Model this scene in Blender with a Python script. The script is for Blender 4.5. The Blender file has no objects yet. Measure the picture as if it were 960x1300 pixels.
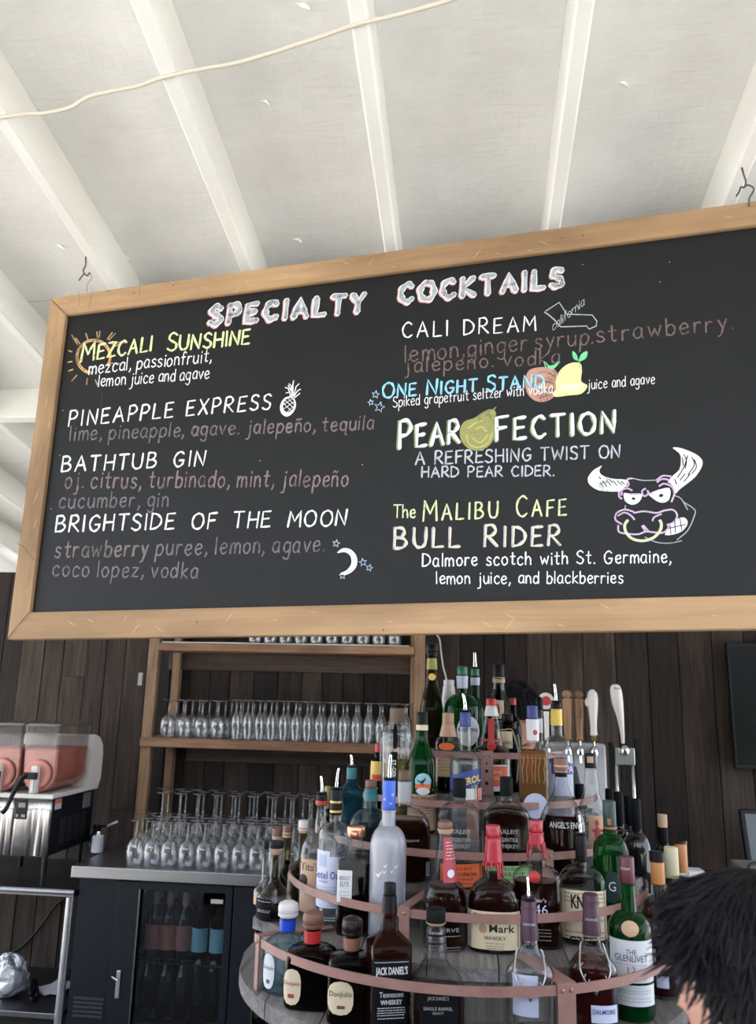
import bpy, bmesh, math, random
from mathutils import Vector, Matrix, noise
random.seed(7)
SC = bpy.context.scene
COL = SC.collection
# ---------------------------------------------------------------- camera
FPX, CX, CY = 1035.0, 480.0, 640.0
PITCH, ROLL, YAW = math.radians(13.1184), math.radians(1.316), math.radians(6.5519)
EYE = Vector((0, 0, 1.65))
_F = Vector((-math.sin(YAW) * math.cos(PITCH), math.cos(YAW) * math.cos(PITCH), math.sin(PITCH)))
_R0 = Vector((math.cos(YAW), math.sin(YAW), 0))
_U0 = _R0.cross(_F)
_R = _R0 * math.cos(ROLL) + _U0 * math.sin(ROLL)
_U = _U0 * math.cos(ROLL) - _R0 * math.sin(ROLL)
cam_data = bpy.data.cameras.new('camera')
cam = bpy.data.objects.new('camera', cam_data)
COL.objects.link(cam)
M = Matrix.Identity(4)
for i in range(3):
    M[i][0], M[i][1], M[i][2], M[i][3] = _R[i], _U[i], -_F[i], EYE[i]
cam.matrix_world = M
cam_data.sensor_fit = 'HORIZONTAL'
cam_data.sensor_width = 36
cam_data.lens = FPX * 36 / 960
cam_data.shift_y = -10 / 960
cam_data.clip_start = 0.05
SC.camera = cam
cam_data.dof.use_dof = True
cam_data.dof.focus_distance = 2.0
cam_data.dof.aperture_fstop = 8.5


def ray(px, py):
    return _F * FPX + _R * (px - CX) - _U * (py - CY)


def at(px, py, D):
    """world point on the plane y = D seen at a pixel of the 960x1300 photograph"""
    v = ray(px, py)
    return EYE + v * (D / v.y)


def on_z(px, py, z):
    v = ray(px, py)
    return EYE + v * ((z - EYE.z) / v.z)


def proj(P):
    d = Vector(P) - EYE
    z = d.dot(_F)
    return CX + FPX * d.dot(_R) / z, CY - FPX * d.dot(_U) / z


# ---------------------------------------------------------------- world, sun, exposure
W = bpy.data.worlds.new('sky')
SC.world = W
W.use_nodes = True
nt = W.node_tree
nt.nodes.clear()
wo = nt.nodes.new('ShaderNodeOutputWorld')
bg = nt.nodes.new('ShaderNodeBackground')
tc = nt.nodes.new('ShaderNodeTexCoord')
sx = nt.nodes.new('ShaderNodeSeparateXYZ')
cr = nt.nodes.new('ShaderNodeValToRGB')
cr.color_ramp.elements[0].position = 0.0
cr.color_ramp.elements[0].color = (0.86, 0.90, 0.97, 1)
cr.color_ramp.elements[1].position = 0.9
cr.color_ramp.elements[1].color = (0.42, 0.60, 0.95, 1)
nt.links.new(tc.outputs['Generated'], sx.inputs[0])
nt.links.new(sx.outputs['Z'], cr.inputs[0])
nt.links.new(cr.outputs[0], bg.inputs[0])
bg.inputs[1].default_value = 3.6
nt.links.new(bg.outputs[0], wo.inputs[0])
sun_d = bpy.data.lights.new('sun', 'SUN')
sun_d.energy = 16.0
sun_d.color = (1.0, 0.95, 0.86)
sun_d.angle = math.radians(0.6)
sun = bpy.data.objects.new('sun', sun_d)
COL.objects.link(sun)
sun.rotation_euler = Vector((0.34, 0.24, -0.90)).to_track_quat('-Z', 'Y').to_euler()
sun.location = (-3, -4, 8)
SC.view_settings.view_transform = 'Standard'
SC.view_settings.look = 'None'
SC.view_settings.gamma = 1
SC.view_settings.use_curve_mapping = False
SC.view_settings.exposure = 0.22
SC.cycles.max_bounces = 10
SC.cycles.diffuse_bounces = 5
SC.cycles.glossy_bounces = 4
SC.cycles.transmission_bounces = 8
SC.cycles.transparent_max_bounces = 48
SC.cycles.caustics_reflective = False
SC.cycles.caustics_refractive = False
SC.cycles.sample_clamp_indirect = 6.0

# ---------------------------------------------------------------- object helpers
GROUPS = {}


def mk(name, V, F, mat=None, parent=None, smooth=False):
    me = bpy.data.meshes.new(name)
    me.from_pydata([tuple(v) for v in V], [], [tuple(f) for f in F])
    me.validate(clean_customdata=False)
    if mat:
        me.materials.append(mat)
    if smooth:
        me.shade_smooth()
    me.update()
    o = bpy.data.objects.new(name, me)
    COL.objects.link(o)
    if parent:
        o.parent = parent
    return o


def tag(o, label, cat, group=None):
    o['label'] = label
    o['category'] = cat
    if group:
        o['group'] = group
    return o


def thing(name, label, cat, loc=(0, 0, 0), rz=0.0, group=None):
    o = bpy.data.objects.new(name, None)
    o.empty_display_size = 0.05
    COL.objects.link(o)
    o.location = loc
    o.rotation_euler = (0, 0, rz)
    return tag(o, label, cat, group)


def struct(o):
    o['kind'] = 'structure'
    return o


def dup(root, loc, rz, label, group=None):
    r = root.copy()
    COL.objects.link(r)
    r.location = loc
    r.rotation_euler = (0, 0, rz)
    r['label'] = label
    if group:
        r['group'] = group
    for ch in list(root.children):
        c = ch.copy()
        COL.objects.link(c)
        c.parent = r
        for g in list(ch.children):
            d = g.copy()
            COL.objects.link(d)
            d.parent = c
    return r


ORD = ['first', 'second', 'third', 'fourth', 'fifth', 'sixth', 'seventh', 'eighth', 'ninth', 'tenth', 'eleventh',
       'twelfth', 'thirteenth', 'fourteenth', 'fifteenth', 'sixteenth', 'seventeenth', 'eighteenth', 'nineteenth',
       'twentieth']


def shade(o, angle=40):
    me = o.data
    me.shade_smooth()
    try:
        me.set_sharp_from_angle(angle=math.radians(angle))
    except Exception:
        pass
    return o


class G:
    """collects shapes into one mesh"""

    def __init__(s):
        s.V = []
        s.F = []

    def add(s, V, F):
        n = len(s.V)
        s.V += [tuple(v) for v in V]
        s.F += [tuple(i + n for i in f) for f in F]
        return s

    def box(s, x0, x1, y0, y1, z0, z1, bev=0.0, mat=None):
        if bev > 0:
            b = bev
            bm = bmesh.new()
            bmesh.ops.create_cube(bm, size=1)
            for v in bm.verts:
                v.co = Vector(((x0 + x1) / 2 + v.co.x * (x1 - x0), (y0 + y1) / 2 + v.co.y * (y1 - y0),
                               (z0 + z1) / 2 + v.co.z * (z1 - z0)))
            bmesh.ops.bevel(bm, geom=bm.edges[:], offset=b, segments=2, affect='EDGES', profile=0.5)
            V = [v.co.copy() for v in bm.verts]
            bm.verts.index_update()
            F = [[v.index for v in f.verts] for f in bm.faces]
            bm.free()
        else:
            V = [(x0, y0, z0), (x1, y0, z0), (x1, y1, z0), (x0, y1, z0), (x0, y0, z1), (x1, y0, z1), (x1, y1, z1),
                 (x0, y1, z1)]
            F = [(0, 3, 2, 1), (4, 5, 6, 7), (0, 1, 5, 4), (1, 2, 6, 5), (2, 3, 7, 6), (3, 0, 4, 7)]
        if mat is not None:
            V = [mat @ Vector(v) for v in V]
        return s.add(V, F)

    def tube(s, pts, r, seg=8, caps=True):
        pts = [Vector(p) for p in pts]
        n = len(pts)
        rs = r if isinstance(r, (list, tuple)) else [r] * n
        V, F = [], []
        up = None
        for i in range(n):
            t = (pts[min(i + 1, n - 1)] - pts[max(i - 1, 0)])
            if t.length < 1e-9:
                t = Vector((0, 0, 1))
            t.normalize()
            if up is None:
                up = Vector((0, 0, 1)) if abs(t.z) < 0.9 else Vector((1, 0, 0))
            a = (up - t * up.dot(t))
            if a.length < 1e-6:
                a = t.orthogonal()
            a.normalize()
            up = a
            b = t.cross(a)
            for k in range(seg):
                th = 2 * math.pi * k / seg
                V.append(pts[i] + (a * math.cos(th) + b * math.sin(th)) * rs[i])
        for i in range(n - 1):
            for k in range(seg):
                k2 = (k + 1) % seg
                F.append((i * seg + k, i * seg + k2, (i + 1) * seg + k2, (i + 1) * seg + k))
        if caps:
            F.append(tuple(range(seg - 1, -1, -1)))
            F.append(tuple((n - 1) * seg + k for k in range(seg)))
        return s.add(V, F)

    def loft(s, rings, seg=28, cap0=True, cap1=True, mat=None):
        """rings: (z, r, aspect, exponent) or (z, r)"""
        V, F = [], []
        for rg in rings:
            z, r = rg[0], rg[1]
            k = rg[2] if len(rg) > 2 else 1.0
            n = rg[3] if len(rg) > 3 else 2.0
            ox = rg[4] if len(rg) > 4 else 0.0
            for i in range(seg):
                t = 2 * math.pi * (i + 0.5) / seg
                x, y = sup(t, r, k, n)
                V.append((x + ox, y, z))
        m = len(rings)
        for i in range(m - 1):
            for k in range(seg):
                k2 = (k + 1) % seg
                F.append((i * seg + k, i * seg + k2, (i + 1) * seg + k2, (i + 1) * seg + k))
        if cap0:
            F.append(tuple(range(seg - 1, -1, -1)))
        if cap1:
            F.append(tuple((m - 1) * seg + k for k in range(seg)))
        if mat is not None:
            V = [mat @ Vector(v) for v in V]
        return s.add(V, F)

    def build(s, name, mat, parent=None, smooth=False, angle=None):
        o = mk(name, s.V, s.F, mat, parent, smooth)
        if angle:
            shade(o, angle)
        return o


def sup(t, r, k=1.0, n=2.0):
    c, q = math.cos(t), math.sin(t)
    if n == 2.0:
        return r * c, r * k * q
    return (r * math.copysign(abs(c) ** (2 / n), c), r * k * math.copysign(abs(q) ** (2 / n), q))


def smooth_path(pts, sub=6, closed=False):
    pts = [Vector(p) for p in pts]
    n = len(pts)
    if n < 3:
        return pts
    out = []
    rng = n if closed else n - 1
    for i in range(rng):
        p0 = pts[(i - 1) % n] if closed or i > 0 else pts[0] * 2 - pts[1]
        p1 = pts[i]
        p2 = pts[(i + 1) % n]
        p3 = pts[(i + 2) % n] if closed or i + 2 < n else pts[-1] * 2 - pts[-2]
        for j in range(sub):
            t = j / sub
            out.append(0.5 * ((2 * p1) + (p2 - p0) * t + (2 * p0 - 5 * p1 + 4 * p2 - p3) * t * t
                              + (3 * p1 - p0 - 3 * p2 + p3) * t ** 3))
    out.append(pts[0] if closed else pts[-1])
    return out


# ---------------------------------------------------------------- materials
MATS = {}


def pmat(name, col, rough=0.5, metal=0.0, spec=0.5, noise_amt=0.0, scale=20.0, bump=0.0, stretch=(1, 1, 1), col2=None,
         emit=None, coat=0.0, space='Object', rand=0.0):
    if name in MATS:
        return MATS[name]
    m = bpy.data.materials.new(name)
    MATS[name] = m
    m.use_nodes = True
    t = m.node_tree
    b = t.nodes['Principled BSDF']
    b.inputs['Base Color'].default_value = (*col, 1)
    b.inputs['Roughness'].default_value = rough
    b.inputs['Metallic'].default_value = metal
    b.inputs['Specular IOR Level'].default_value = spec
    b.inputs['Coat Weight'].default_value = coat
    if emit:
        b.inputs['Emission Color'].default_value = (*emit[0], 1)
        b.inputs['Emission Strength'].default_value = emit[1]
    if noise_amt > 0 or bump > 0 or rand > 0:
        c = t.nodes.new('ShaderNodeTexCoord')
        mp = t.nodes.new('ShaderNodeMapping')
        mp.inputs['Scale'].default_value = stretch
        nz = t.nodes.new('ShaderNodeTexNoise')
        nz.inputs['Scale'].default_value = scale
        nz.inputs['Detail'].default_value = 5
        nz.inputs['Roughness'].default_value = 0.6
        t.links.new(c.outputs[space], mp.inputs[0])
        t.links.new(mp.outputs[0], nz.inputs[0])
        last = None
        if noise_amt > 0:
            r = t.nodes.new('ShaderNodeValToRGB')
            r.color_ramp.elements[0].position = 0.32
            r.color_ramp.elements[1].position = 0.68
            c2 = col2 if col2 else tuple(x * (1 - noise_amt) for x in col)
            r.color_ramp.elements[0].color = (*c2, 1)
            r.color_ramp.elements[1].color = (*col, 1)
            t.links.new(nz.outputs[0], r.inputs[0])
            t.links.new(r.outputs[0], b.inputs['Base Color'])
            last = r.outputs[0]
        if rand > 0:
            oi = t.nodes.new('ShaderNodeObjectInfo')
            mr = t.nodes.new('ShaderNodeMapRange')
            mr.inputs[3].default_value = 1 - rand
            mr.inputs[4].default_value = 1 + rand
            vm = t.nodes.new('ShaderNodeVectorMath')
            vm.operation = 'SCALE'
            t.links.new(oi.outputs['Random'], mr.inputs[0])
            t.links.new(mr.outputs[0], vm.inputs['Scale'])
            if last:
                t.links.new(last, vm.inputs[0])
            else:
                vm.inputs[0].default_value = col
            t.links.new(vm.outputs[0], b.inputs['Base Color'])
            # shift the grain from piece to piece
            ad = t.nodes.new('ShaderNodeVectorMath')
            ad.operation = 'MULTIPLY_ADD'
            ad.inputs[1].default_value = (17, 13, 11)
            t.links.new(oi.outputs['Random'], ad.inputs[0])
            t.links.new(c.outputs[space], ad.inputs[2])
            t.links.new(ad.outputs[0], mp.inputs[0])
        if bump > 0:
            bp = t.nodes.new('ShaderNodeBump')
            bp.inputs['Strength'].default_value = min(1.0, bump)
            bp.inputs['Distance'].default_value = 0.004
            t.links.new(nz.outputs[0], bp.inputs['Height'])
            t.links.new(bp.outputs[0], b.inputs['Normal'])
    return m


def wood(name, c1, c2, axis='Z', rough=0.7, scale=9.0, rand=0.25, bump=0.5, knots=True):
    """stretched-noise grain running along one axis, with darker figure and knots"""
    if name in MATS:
        return MATS[name]
    m = bpy.data.materials.new(name)
    MATS[name] = m
    m.use_nodes = True
    t = m.node_tree
    N, L = t.nodes, t.links
    b = N['Principled BSDF']
    b.inputs['Roughness'].default_value = rough
    b.inputs['Specular IOR Level'].default_value = 0.3
    c = N.new('ShaderNodeTexCoord')
    oi = N.new('ShaderNodeObjectInfo')
    ad = N.new('ShaderNodeVectorMath')
    ad.operation = 'MULTIPLY_ADD'
    ad.inputs[1].default_value = (7, 5, 9)
    L.new(oi.outputs['Random'], ad.inputs[0])
    L.new(c.outputs['Object'], ad.inputs[2])
    mp = N.new('ShaderNodeMapping')
    st = {'X': (0.05, 1, 1), 'Y': (1, 0.05, 1), 'Z': (1, 1, 0.05)}[axis]
    mp.inputs['Scale'].default_value = st
    L.new(ad.outputs[0], mp.inputs[0])
    n1 = N.new('ShaderNodeTexNoise')
    n1.inputs['Scale'].default_value = scale * 9
    n1.inputs['Detail'].default_value = 6
    n1.inputs['Roughness'].default_value = 0.65
    n1.inputs['Distortion'].default_value = 0.6
    L.new(mp.outputs[0], n1.inputs[0])
    n2 = N.new('ShaderNodeTexNoise')
    n2.inputs['Scale'].default_value = scale * 0.9
    n2.inputs['Detail'].default_value = 4
    mp2 = N.new('ShaderNodeMapping')
    mp2.inputs['Scale'].default_value = {'X': (0.3, 1, 1), 'Y': (1, 0.3, 1), 'Z': (1, 1, 0.3)}[axis]
    L.new(ad.outputs[0], mp2.inputs[0])
    L.new(mp2.outputs[0], n2.inputs[0])
    r = N.new('ShaderNodeValToRGB')
    r.color_ramp.elements[0].position = 0.33
    r.color_ramp.elements[1].position = 0.66
    r.color_ramp.elements[0].color = (*c2, 1)
    r.color_ramp.elements[1].color = (*c1, 1)
    L.new(n1.outputs[0], r.inputs[0])
    mx = N.new('ShaderNodeMix')
    mx.data_type = 'RGBA'
    mx.blend_type = 'MULTIPLY'
    mx.inputs[0].default_value = 0.8
    r2 = N.new('ShaderNodeValToRGB')
    r2.color_ramp.elements[0].position = 0.36
    r2.color_ramp.elements[1].position = 0.58
    r2.color_ramp.elements[0].color = (0.45, 0.42, 0.40, 1)
    r2.color_ramp.elements[1].color = (1, 1, 1, 1)
    L.new(n2.outputs[0], r2.inputs[0])
    L.new(r.outputs[0], mx.inputs[6])
    L.new(r2.outputs[0], mx.inputs[7])
    last = mx.outputs[2]
    if knots:
        vo = N.new('ShaderNodeTexVoronoi')
        vo.inputs['Scale'].default_value = 3.2
        mp3 = N.new('ShaderNodeMapping')
        mp3.inputs['Scale'].default_value = {'X': (0.6, 1, 1), 'Y': (1, 0.6, 1), 'Z': (1, 1, 0.6)}[axis]
        L.new(ad.outputs[0], mp3.inputs[0])
        L.new(mp3.outputs[0], vo.inputs[0])
        r3 = N.new('ShaderNodeValToRGB')
        r3.color_ramp.elements[0].position = 0.04
        r3.color_ramp.elements[1].position = 0.11
        r3.color_ramp.elements[0].color = (0.35, 0.3, 0.27, 1)
        r3.color_ramp.elements[1].color = (1, 1, 1, 1)
        L.new(vo.outputs['Distance'], r3.inputs[0])
        mk_ = N.new('ShaderNodeMix')
        mk_.data_type = 'RGBA'
        mk_.blend_type = 'MULTIPLY'
        mk_.inputs[0].default_value = 0.8
        L.new(last, mk_.inputs[6])
        L.new(r3.outputs[0], mk_.inputs[7])
        last = mk_.outputs[2]
    mr = N.new('ShaderNodeMapRange')
    mr.inputs[3].default_value = 1 - rand
    mr.inputs[4].default_value = 1 + rand
    L.new(oi.outputs['Random'], mr.inputs[0])
    vm = N.new('ShaderNodeVectorMath')
    vm.operation = 'SCALE'
    L.new(last, vm.inputs[0])
    L.new(mr.outputs[0], vm.inputs['Scale'])
    L.new(vm.outputs[0], b.inputs['Base Color'])
    bp = N.new('ShaderNodeBump')
    bp.inputs['Strength'].default_value = bump
    bp.inputs['Distance'].default_value = 0.003
    L.new(n1.outputs[0], bp.inputs['Height'])
    L.new(bp.outputs[0], b.inputs['Normal'])
    return m


def thin_glass(name, tint=(1, 1, 1), edge=(0.55, 0.6, 0.6), rough=0.02, base=0.03, diffuse=0.0, dcol=(1, 1, 1),
               power=3.5):
    """bottle glass as a thin wall: tinted see-through, darker and mirror-like towards its edges"""
    if name in MATS:
        return MATS[name]
    m = bpy.data.materials.new(name)
    MATS[name] = m
    m.use_nodes = True
    t = m.node_tree
    N, L = t.nodes, t.links
    N.clear()
    out = N.new('ShaderNodeOutputMaterial')
    lw = N.new('ShaderNodeLayerWeight')
    lw.inputs[0].default_value = 0.5
    tr = N.new('ShaderNodeBsdfTransparent')
    mc = N.new('ShaderNodeMix')
    mc.data_type = 'RGBA'
    mc.inputs[6].default_value = (*tint, 1)
    mc.inputs[7].default_value = (*edge, 1)
    pe = N.new('ShaderNodeMath')
    pe.operation = 'POWER'
    pe.inputs[1].default_value = 1.6
    L.new(lw.outputs['Facing'], pe.inputs[0])
    L.new(pe.outputs[0], mc.inputs[0])
    L.new(mc.outputs[2], tr.inputs[0])
    gl = N.new('ShaderNodeBsdfGlossy')
    gl.inputs['Roughness'].default_value = rough
    pw = N.new('ShaderNodeMath')
    pw.operation = 'POWER'
    pw.inputs[1].default_value = power
    L.new(lw.outputs['Facing'], pw.inputs[0])
    ma = N.new('ShaderNodeMath')
    ma.operation = 'MULTIPLY_ADD'
    ma.inputs[1].default_value = 0.75
    ma.inputs[2].default_value = base
    L.new(pw.outputs[0], ma.inputs[0])
    first = tr.outputs[0]
    if diffuse > 0:
        df = N.new('ShaderNodeBsdfDiffuse')
        df.inputs[0].default_value = (*dcol, 1)
        md = N.new('ShaderNodeMixShader')
        md.inputs[0].default_value = diffuse
        L.new(tr.outputs[0], md.inputs[1])
        L.new(df.outputs[0], md.inputs[2])
        first = md.outputs[0]
    mx = N.new('ShaderNodeMixShader')
    L.new(ma.outputs[0], mx.inputs[0])
    L.new(first, mx.inputs[1])
    L.new(gl.outputs[0], mx.inputs[2])
    L.new(mx.outputs[0], out.inputs[0])
    return m
# ---------------------------------------------------------------- materials of the place
M_ceil = pmat('white_painted_plywood', (0.80, 0.80, 0.77), 0.38, spec=0.5, noise_amt=0.10, scale=7, bump=0.0)
t_ = M_ceil.node_tree
_c = t_.nodes.new('ShaderNodeTexCoord')
_last = None
for (sc_, strx, dist, rot) in ((38, (0.22, 1, 1), 0.0024, 0.5), (30, (1, 0.2, 1), 0.0018, -0.4), (5, (1, 1, 1), 0.004, 0)):
    _m = t_.nodes.new('ShaderNodeMapping')
    _m.inputs['Scale'].default_value = strx
    _m.inputs['Rotation'].default_value = (0, 0, rot)
    _n = t_.nodes.new('ShaderNodeTexNoise')
    _n.inputs['Scale'].default_value = sc_
    _n.inputs['Detail'].default_value = 5
    _n.inputs['Distortion'].default_value = 1.2
    _b = t_.nodes.new('ShaderNodeBump')
    _b.inputs['Strength'].default_value = 0.55
    _b.inputs['Distance'].default_value = dist
    t_.links.new(_c.outputs['Object'], _m.inputs[0])
    t_.links.new(_m.outputs[0], _n.inputs[0])
    t_.links.new(_n.outputs[0], _b.inputs['Height'])
    if _last:
        t_.links.new(_last, _b.inputs['Normal'])
    _last = _b.outputs[0]
t_.links.new(_last, t_.nodes['Principled BSDF'].inputs['Normal'])
M_white = pmat('white_gloss_paint', (0.86, 0.85, 0.80), 0.35, noise_amt=0.08, scale=12, bump=0.25, stretch=(1, 0.1, 1))
M_flake = pmat('peeled_paint_flake', (0.95, 0.95, 0.9), 0.5)
M_plank = wood('dark_reclaimed_planks', (0.052, 0.034, 0.025), (0.013, 0.009, 0.0075), 'Z', 0.75, 7, 0.35, 0.8)
M_plankg = wood('grey_weathered_planks', (0.080, 0.059, 0.044), (0.027, 0.021, 0.017), 'Z', 0.8, 7, 0.2, 0.8)
M_plankr = wood('red_brown_planks', (0.037, 0.021, 0.016), (0.012, 0.008, 0.007), 'Z', 0.75, 7, 0.3, 0.8)
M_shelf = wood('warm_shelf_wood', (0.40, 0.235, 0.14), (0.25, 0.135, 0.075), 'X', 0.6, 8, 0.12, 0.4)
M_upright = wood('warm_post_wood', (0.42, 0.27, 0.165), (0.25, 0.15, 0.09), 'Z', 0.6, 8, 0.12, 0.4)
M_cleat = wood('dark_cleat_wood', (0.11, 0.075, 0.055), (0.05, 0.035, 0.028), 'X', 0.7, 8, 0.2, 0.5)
M_gap = pmat('dark_gap', (0.008, 0.007, 0.006), 0.9)
M_floor = pmat('worn_concrete_floor', (0.22, 0.20, 0.18), 0.7, noise_amt=0.3, scale=4, bump=0.3)
M_ground = pmat('pale_sunlit_ground', (0.58, 0.55, 0.50), 0.9, noise_amt=0.15, scale=2)
M_plankd = wood('near_black_planks', (0.026, 0.018, 0.015), (0.010, 0.0075, 0.0065), 'Z', 0.75, 7, 0.3, 0.8)  # darkest plank tone, picked more often towards the left
M_nail = pmat('rusty_nail', (0.05, 0.035, 0.03), 0.5, 0.7)
M_cord = pmat('off_white_cable', (0.62, 0.57, 0.47), 0.5)
M_iron = pmat('grey_hook_iron', (0.13, 0.12, 0.12), 0.45, 0.8)
M_rust = pmat('rusted_screw', (0.22, 0.09, 0.05), 0.6, 0.4)
M_brass = pmat('brass_wire', (0.45, 0.30, 0.12), 0.35, 0.9)

SL = 0.146                      # the roof falls away from the viewer
ROOF0 = 3.05                    # underside of the rafters straight above the viewer
PLY0 = ROOF0 + 0.118
WALLY = 4.80
X0, X1 = -3.9, 3.6
YF, YB = -1.25, 6.6

# ground, floor
struct(G().box(-40, 40, -40, 40, -0.22, -0.12).build('ground', M_ground))
struct(G().box(X0 - .2, X1 + .2, -1.6, 5.2, -0.12, 0.0).build('floor', M_floor))

# leafy hedge added unseen behind the viewer to block low frontal sky
M_backdrop = pmat('backdrop_leaves', (0.05, 0.085, 0.03), 0.8, noise_amt=0.6, scale=30, bump=0.6)
g = G()
V, F = [], []
nu, nv = 60, 8
for j in range(nv + 1):
    for i in range(nu + 1):
        x = -16 + 32 * i / nu
        z = 3.6 * j / nv
        V.append((x, -9 + .35 * noise.noise(Vector((x * 1.3, z * 1.3, 0))) - (.25 if j == nv else 0), z - .12 + (.2 * noise.noise(Vector((x, 3, 1))) if j == nv else 0)))
for j in range(nv):
    for i in range(nu):
        a = j * (nu + 1) + i
        F.append((a, a + 1, a + nu + 2, a + nu + 1))
b0 = len(V)
V += [(x, -10.2, z) for x, y, z in V]
F += [tuple(b0 + i for i in f[::-1]) for f in F[:nu * nv]]
for i in range(nu):
    a = nv * (nu + 1) + i
    F.append((a, a + 1, a + 1 + b0, a + b0))
tag(mk('backdrop', V, F, M_backdrop), 'unseen green hedge across the yard behind the viewer', 'backdrop')

# ceiling: sheets of plywood on the rafters
ceil = struct(mk('ceiling', *(lambda g: (g.V, g.F))(G().box(X0, X1, YF, YB, 0.016, 0.05)), M_ceil))
for v in ceil.data.vertices:
    v.co.z += PLY0 - SL * v.co.y
seamY = 1.02
xs = [X0, -2.62, -1.412, -0.2, 1.015, 2.23, X1]
for i in range(len(xs) - 1):
    for j in range(-2, 5):
        ya, yb = max(YF, seamY + 1.22 * j), min(YB, seamY + 1.22 * (j + 1))
        if yb - ya < 0.05:
            continue
        g = G().box(xs[i] + .0015, xs[i + 1] - .0015, ya + .0025, yb - .0025, 0.0, 0.016)
        g.V = [(x, y, z + PLY0 - SL * y) for x, y, z in g.V]
        g.build('plywood_sheet', M_ceil, ceil)
# rafters
RX = [-3.435, -3.03, -2.625, -2.22, -1.815, -1.41, -1.005, -0.60, -0.20, 0.21, 0.61, 1.015, 1.42, 1.825, 2.23, 2.64, 3.04]
for rx in RX:
    g = G()
    w = 0.0175
    prof = [(-w, 0.118), (-w, 0.006), (-w + .005, 0.0), (w - .005, 0.0), (w, 0.006), (w, 0.118)]
    V, F = [], []
    ys = [YF + 0.02 + k * (YB - YF - .04) / 6 for k in range(7)]
    for y in ys:
        for (a, b) in prof:
            V.append((rx + a, y, ROOF0 - SL * y + b - 0.0005))
    for k in range(6):
        for q in range(6):
            q2 = (q + 1) % 6
            F.append((k * 6 + q, k * 6 + q2, (k + 1) * 6 + q2, (k + 1) * 6 + q))
    F += [tuple(range(5, -1, -1)), tuple(36 + q for q in range(6))]
    g.add(V, F).build('rafter', M_white, ceil, angle=35)
# blocking between the rafters
for a, b in zip(RX[:-1], RX[1:]):
    y = 2.78
    g = G().box(a + .018, b - .018, y, y + .038, 0, 0.117)
    g.V = [(x, yy, z + ROOF0 - SL * yy) for x, yy, z in g.V]
    g.build('blocking', M_white, ceil)
# header beam on the wall, fascia at the open edge
g = G().box(X0, X1, YF - .03, YF, -.02, .17)
g.V = [(x, y, z + ROOF0 - SL * y) for x, y, z in g.V]
struct(g.build('trim_1', M_white))
# small peeled flakes hanging from the sheets
for (px, py) in ((338, 128), (378, 303), (793, 104), (77, 311), (160, 325), (386, 5)):
    v = ray(px, py)
    tt = (PLY0 - EYE.z) / (v.z + SL * v.y)
    P = EYE + v * tt
    V = []
    k = 9
    for i in range(k):
        th = i * 2 * math.pi / k
        rr = 0.009 * (0.6 + 0.7 * random.random())
        V.append(P + Vector((math.cos(th) * rr * 1.5, math.sin(th) * rr * 0.7, -0.002 - 0.012 * max(0, math.cos(th)))))
    V += [v_ + Vector((0, 0, 0.0015)) for v_ in V]
    F = [tuple(range(k)), tuple(range(2 * k - 1, k - 1, -1))] + [(i, (i + 1) % k, k + (i + 1) % k, k + i) for i in range(k)]
    mk('paint_flake', V, F, M_flake, ceil)

# posts of the open sides (outside the frame, carrying the roof)
for (px_, py_) in ((X0 + .1, YF + .1), (X1 - .1, YF + .1), (X0 + .1, 2.4), (X1 - .1, 2.4)):
    struct(G().box(px_ - .045, px_ + .045, py_ - .045, py_ + .045, 0, ROOF0 - SL * py_ - .002).build('trim_2', M_white))

# ---------------------------------------------------------------- back wall of planks
top = lambda y: ROOF0 - SL * y - 0.004
wall = struct(G().box(X0, X1, WALLY + .02, WALLY + .06, 0, top(WALLY + .06)).build('wall_back', M_gap))
x = X0
rw = random.Random(11)
nails = G()
while x < X1 - .02:
    w = rw.uniform(0.115, 0.150) if x < 0.4 else rw.uniform(0.135, 0.185)
    w = min(w, X1 - x)
    cuts = [0.0]
    z = rw.uniform(0.6, 3.4)
    while z < top(WALLY) - .2:
        cuts.append(z)
        z += rw.uniform(1.6, 3.0)
    cuts.append(top(WALLY))
    for a, b in zip(cuts[:-1], cuts[1:]):
        dy = rw.uniform(-.004, .004)
        if -2.75 < x < -2.40:
            m = M_plankg
        else:
            m = rw.choices([M_plank, M_plankr, M_plankg, M_plankd], [4, 2, .2, 6] if x < -1.2 else ([4, 3, .5, 3] if x < .6 else [5, 3, 1.8, 1]))[0]
        G().box(x + .002, x + w - .002, WALLY + dy - .004, WALLY + .02, a + .001, b - .001, bev=0.0018).build('plank', m, wall)
        for zz in (a + .05, b - .05):
            for xx in (x + .03, x + w - .03):
                nails.tube([(xx, WALLY + dy - .0055, zz), (xx, WALLY + .005, zz)], .0038, 6)
    x += w
n_ = nails.build('nail_heads', M_nail, wall)
n_['kind'] = 'stuff'

# ---------------------------------------------------------------- shelf unit on the wall
M_cordw = pmat('white_cord', (0.7, 0.7, 0.68), 0.5)
SHF = 4.50
shelf = thing('wall_shelf', 'brown timber shelf unit of uprights and boards on the dark plank wall', 'shelf', (0, 0, 0))
zs2 = at(192, 936, SHF).z
zs1 = at(200, 816, SHF).z
xl = at(190, 815, SHF).x
xr0, xr1 = at(526, 880, SHF).x, at(539, 880, SHF).x
ctz = 1.65 - .2075 * 3.94
SHT = 2.28
for (a, b, ya, yb, nm) in ((xl - .005, xl + .055, SHF + .005, SHF + .045, 'upright'), (xl + .057, xl + .10, WALLY - .06, WALLY - .006, 'upright'),
                           (xr0, xr1, SHF + .005, SHF + .045, 'upright'), (xr0 - .04, xr0 - .005, WALLY - .06, WALLY - .006, 'upright')):
    G().box(a, b, ya, yb, ctz + .001, SHT, bev=.003).build(nm, M_upright, shelf)
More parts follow.
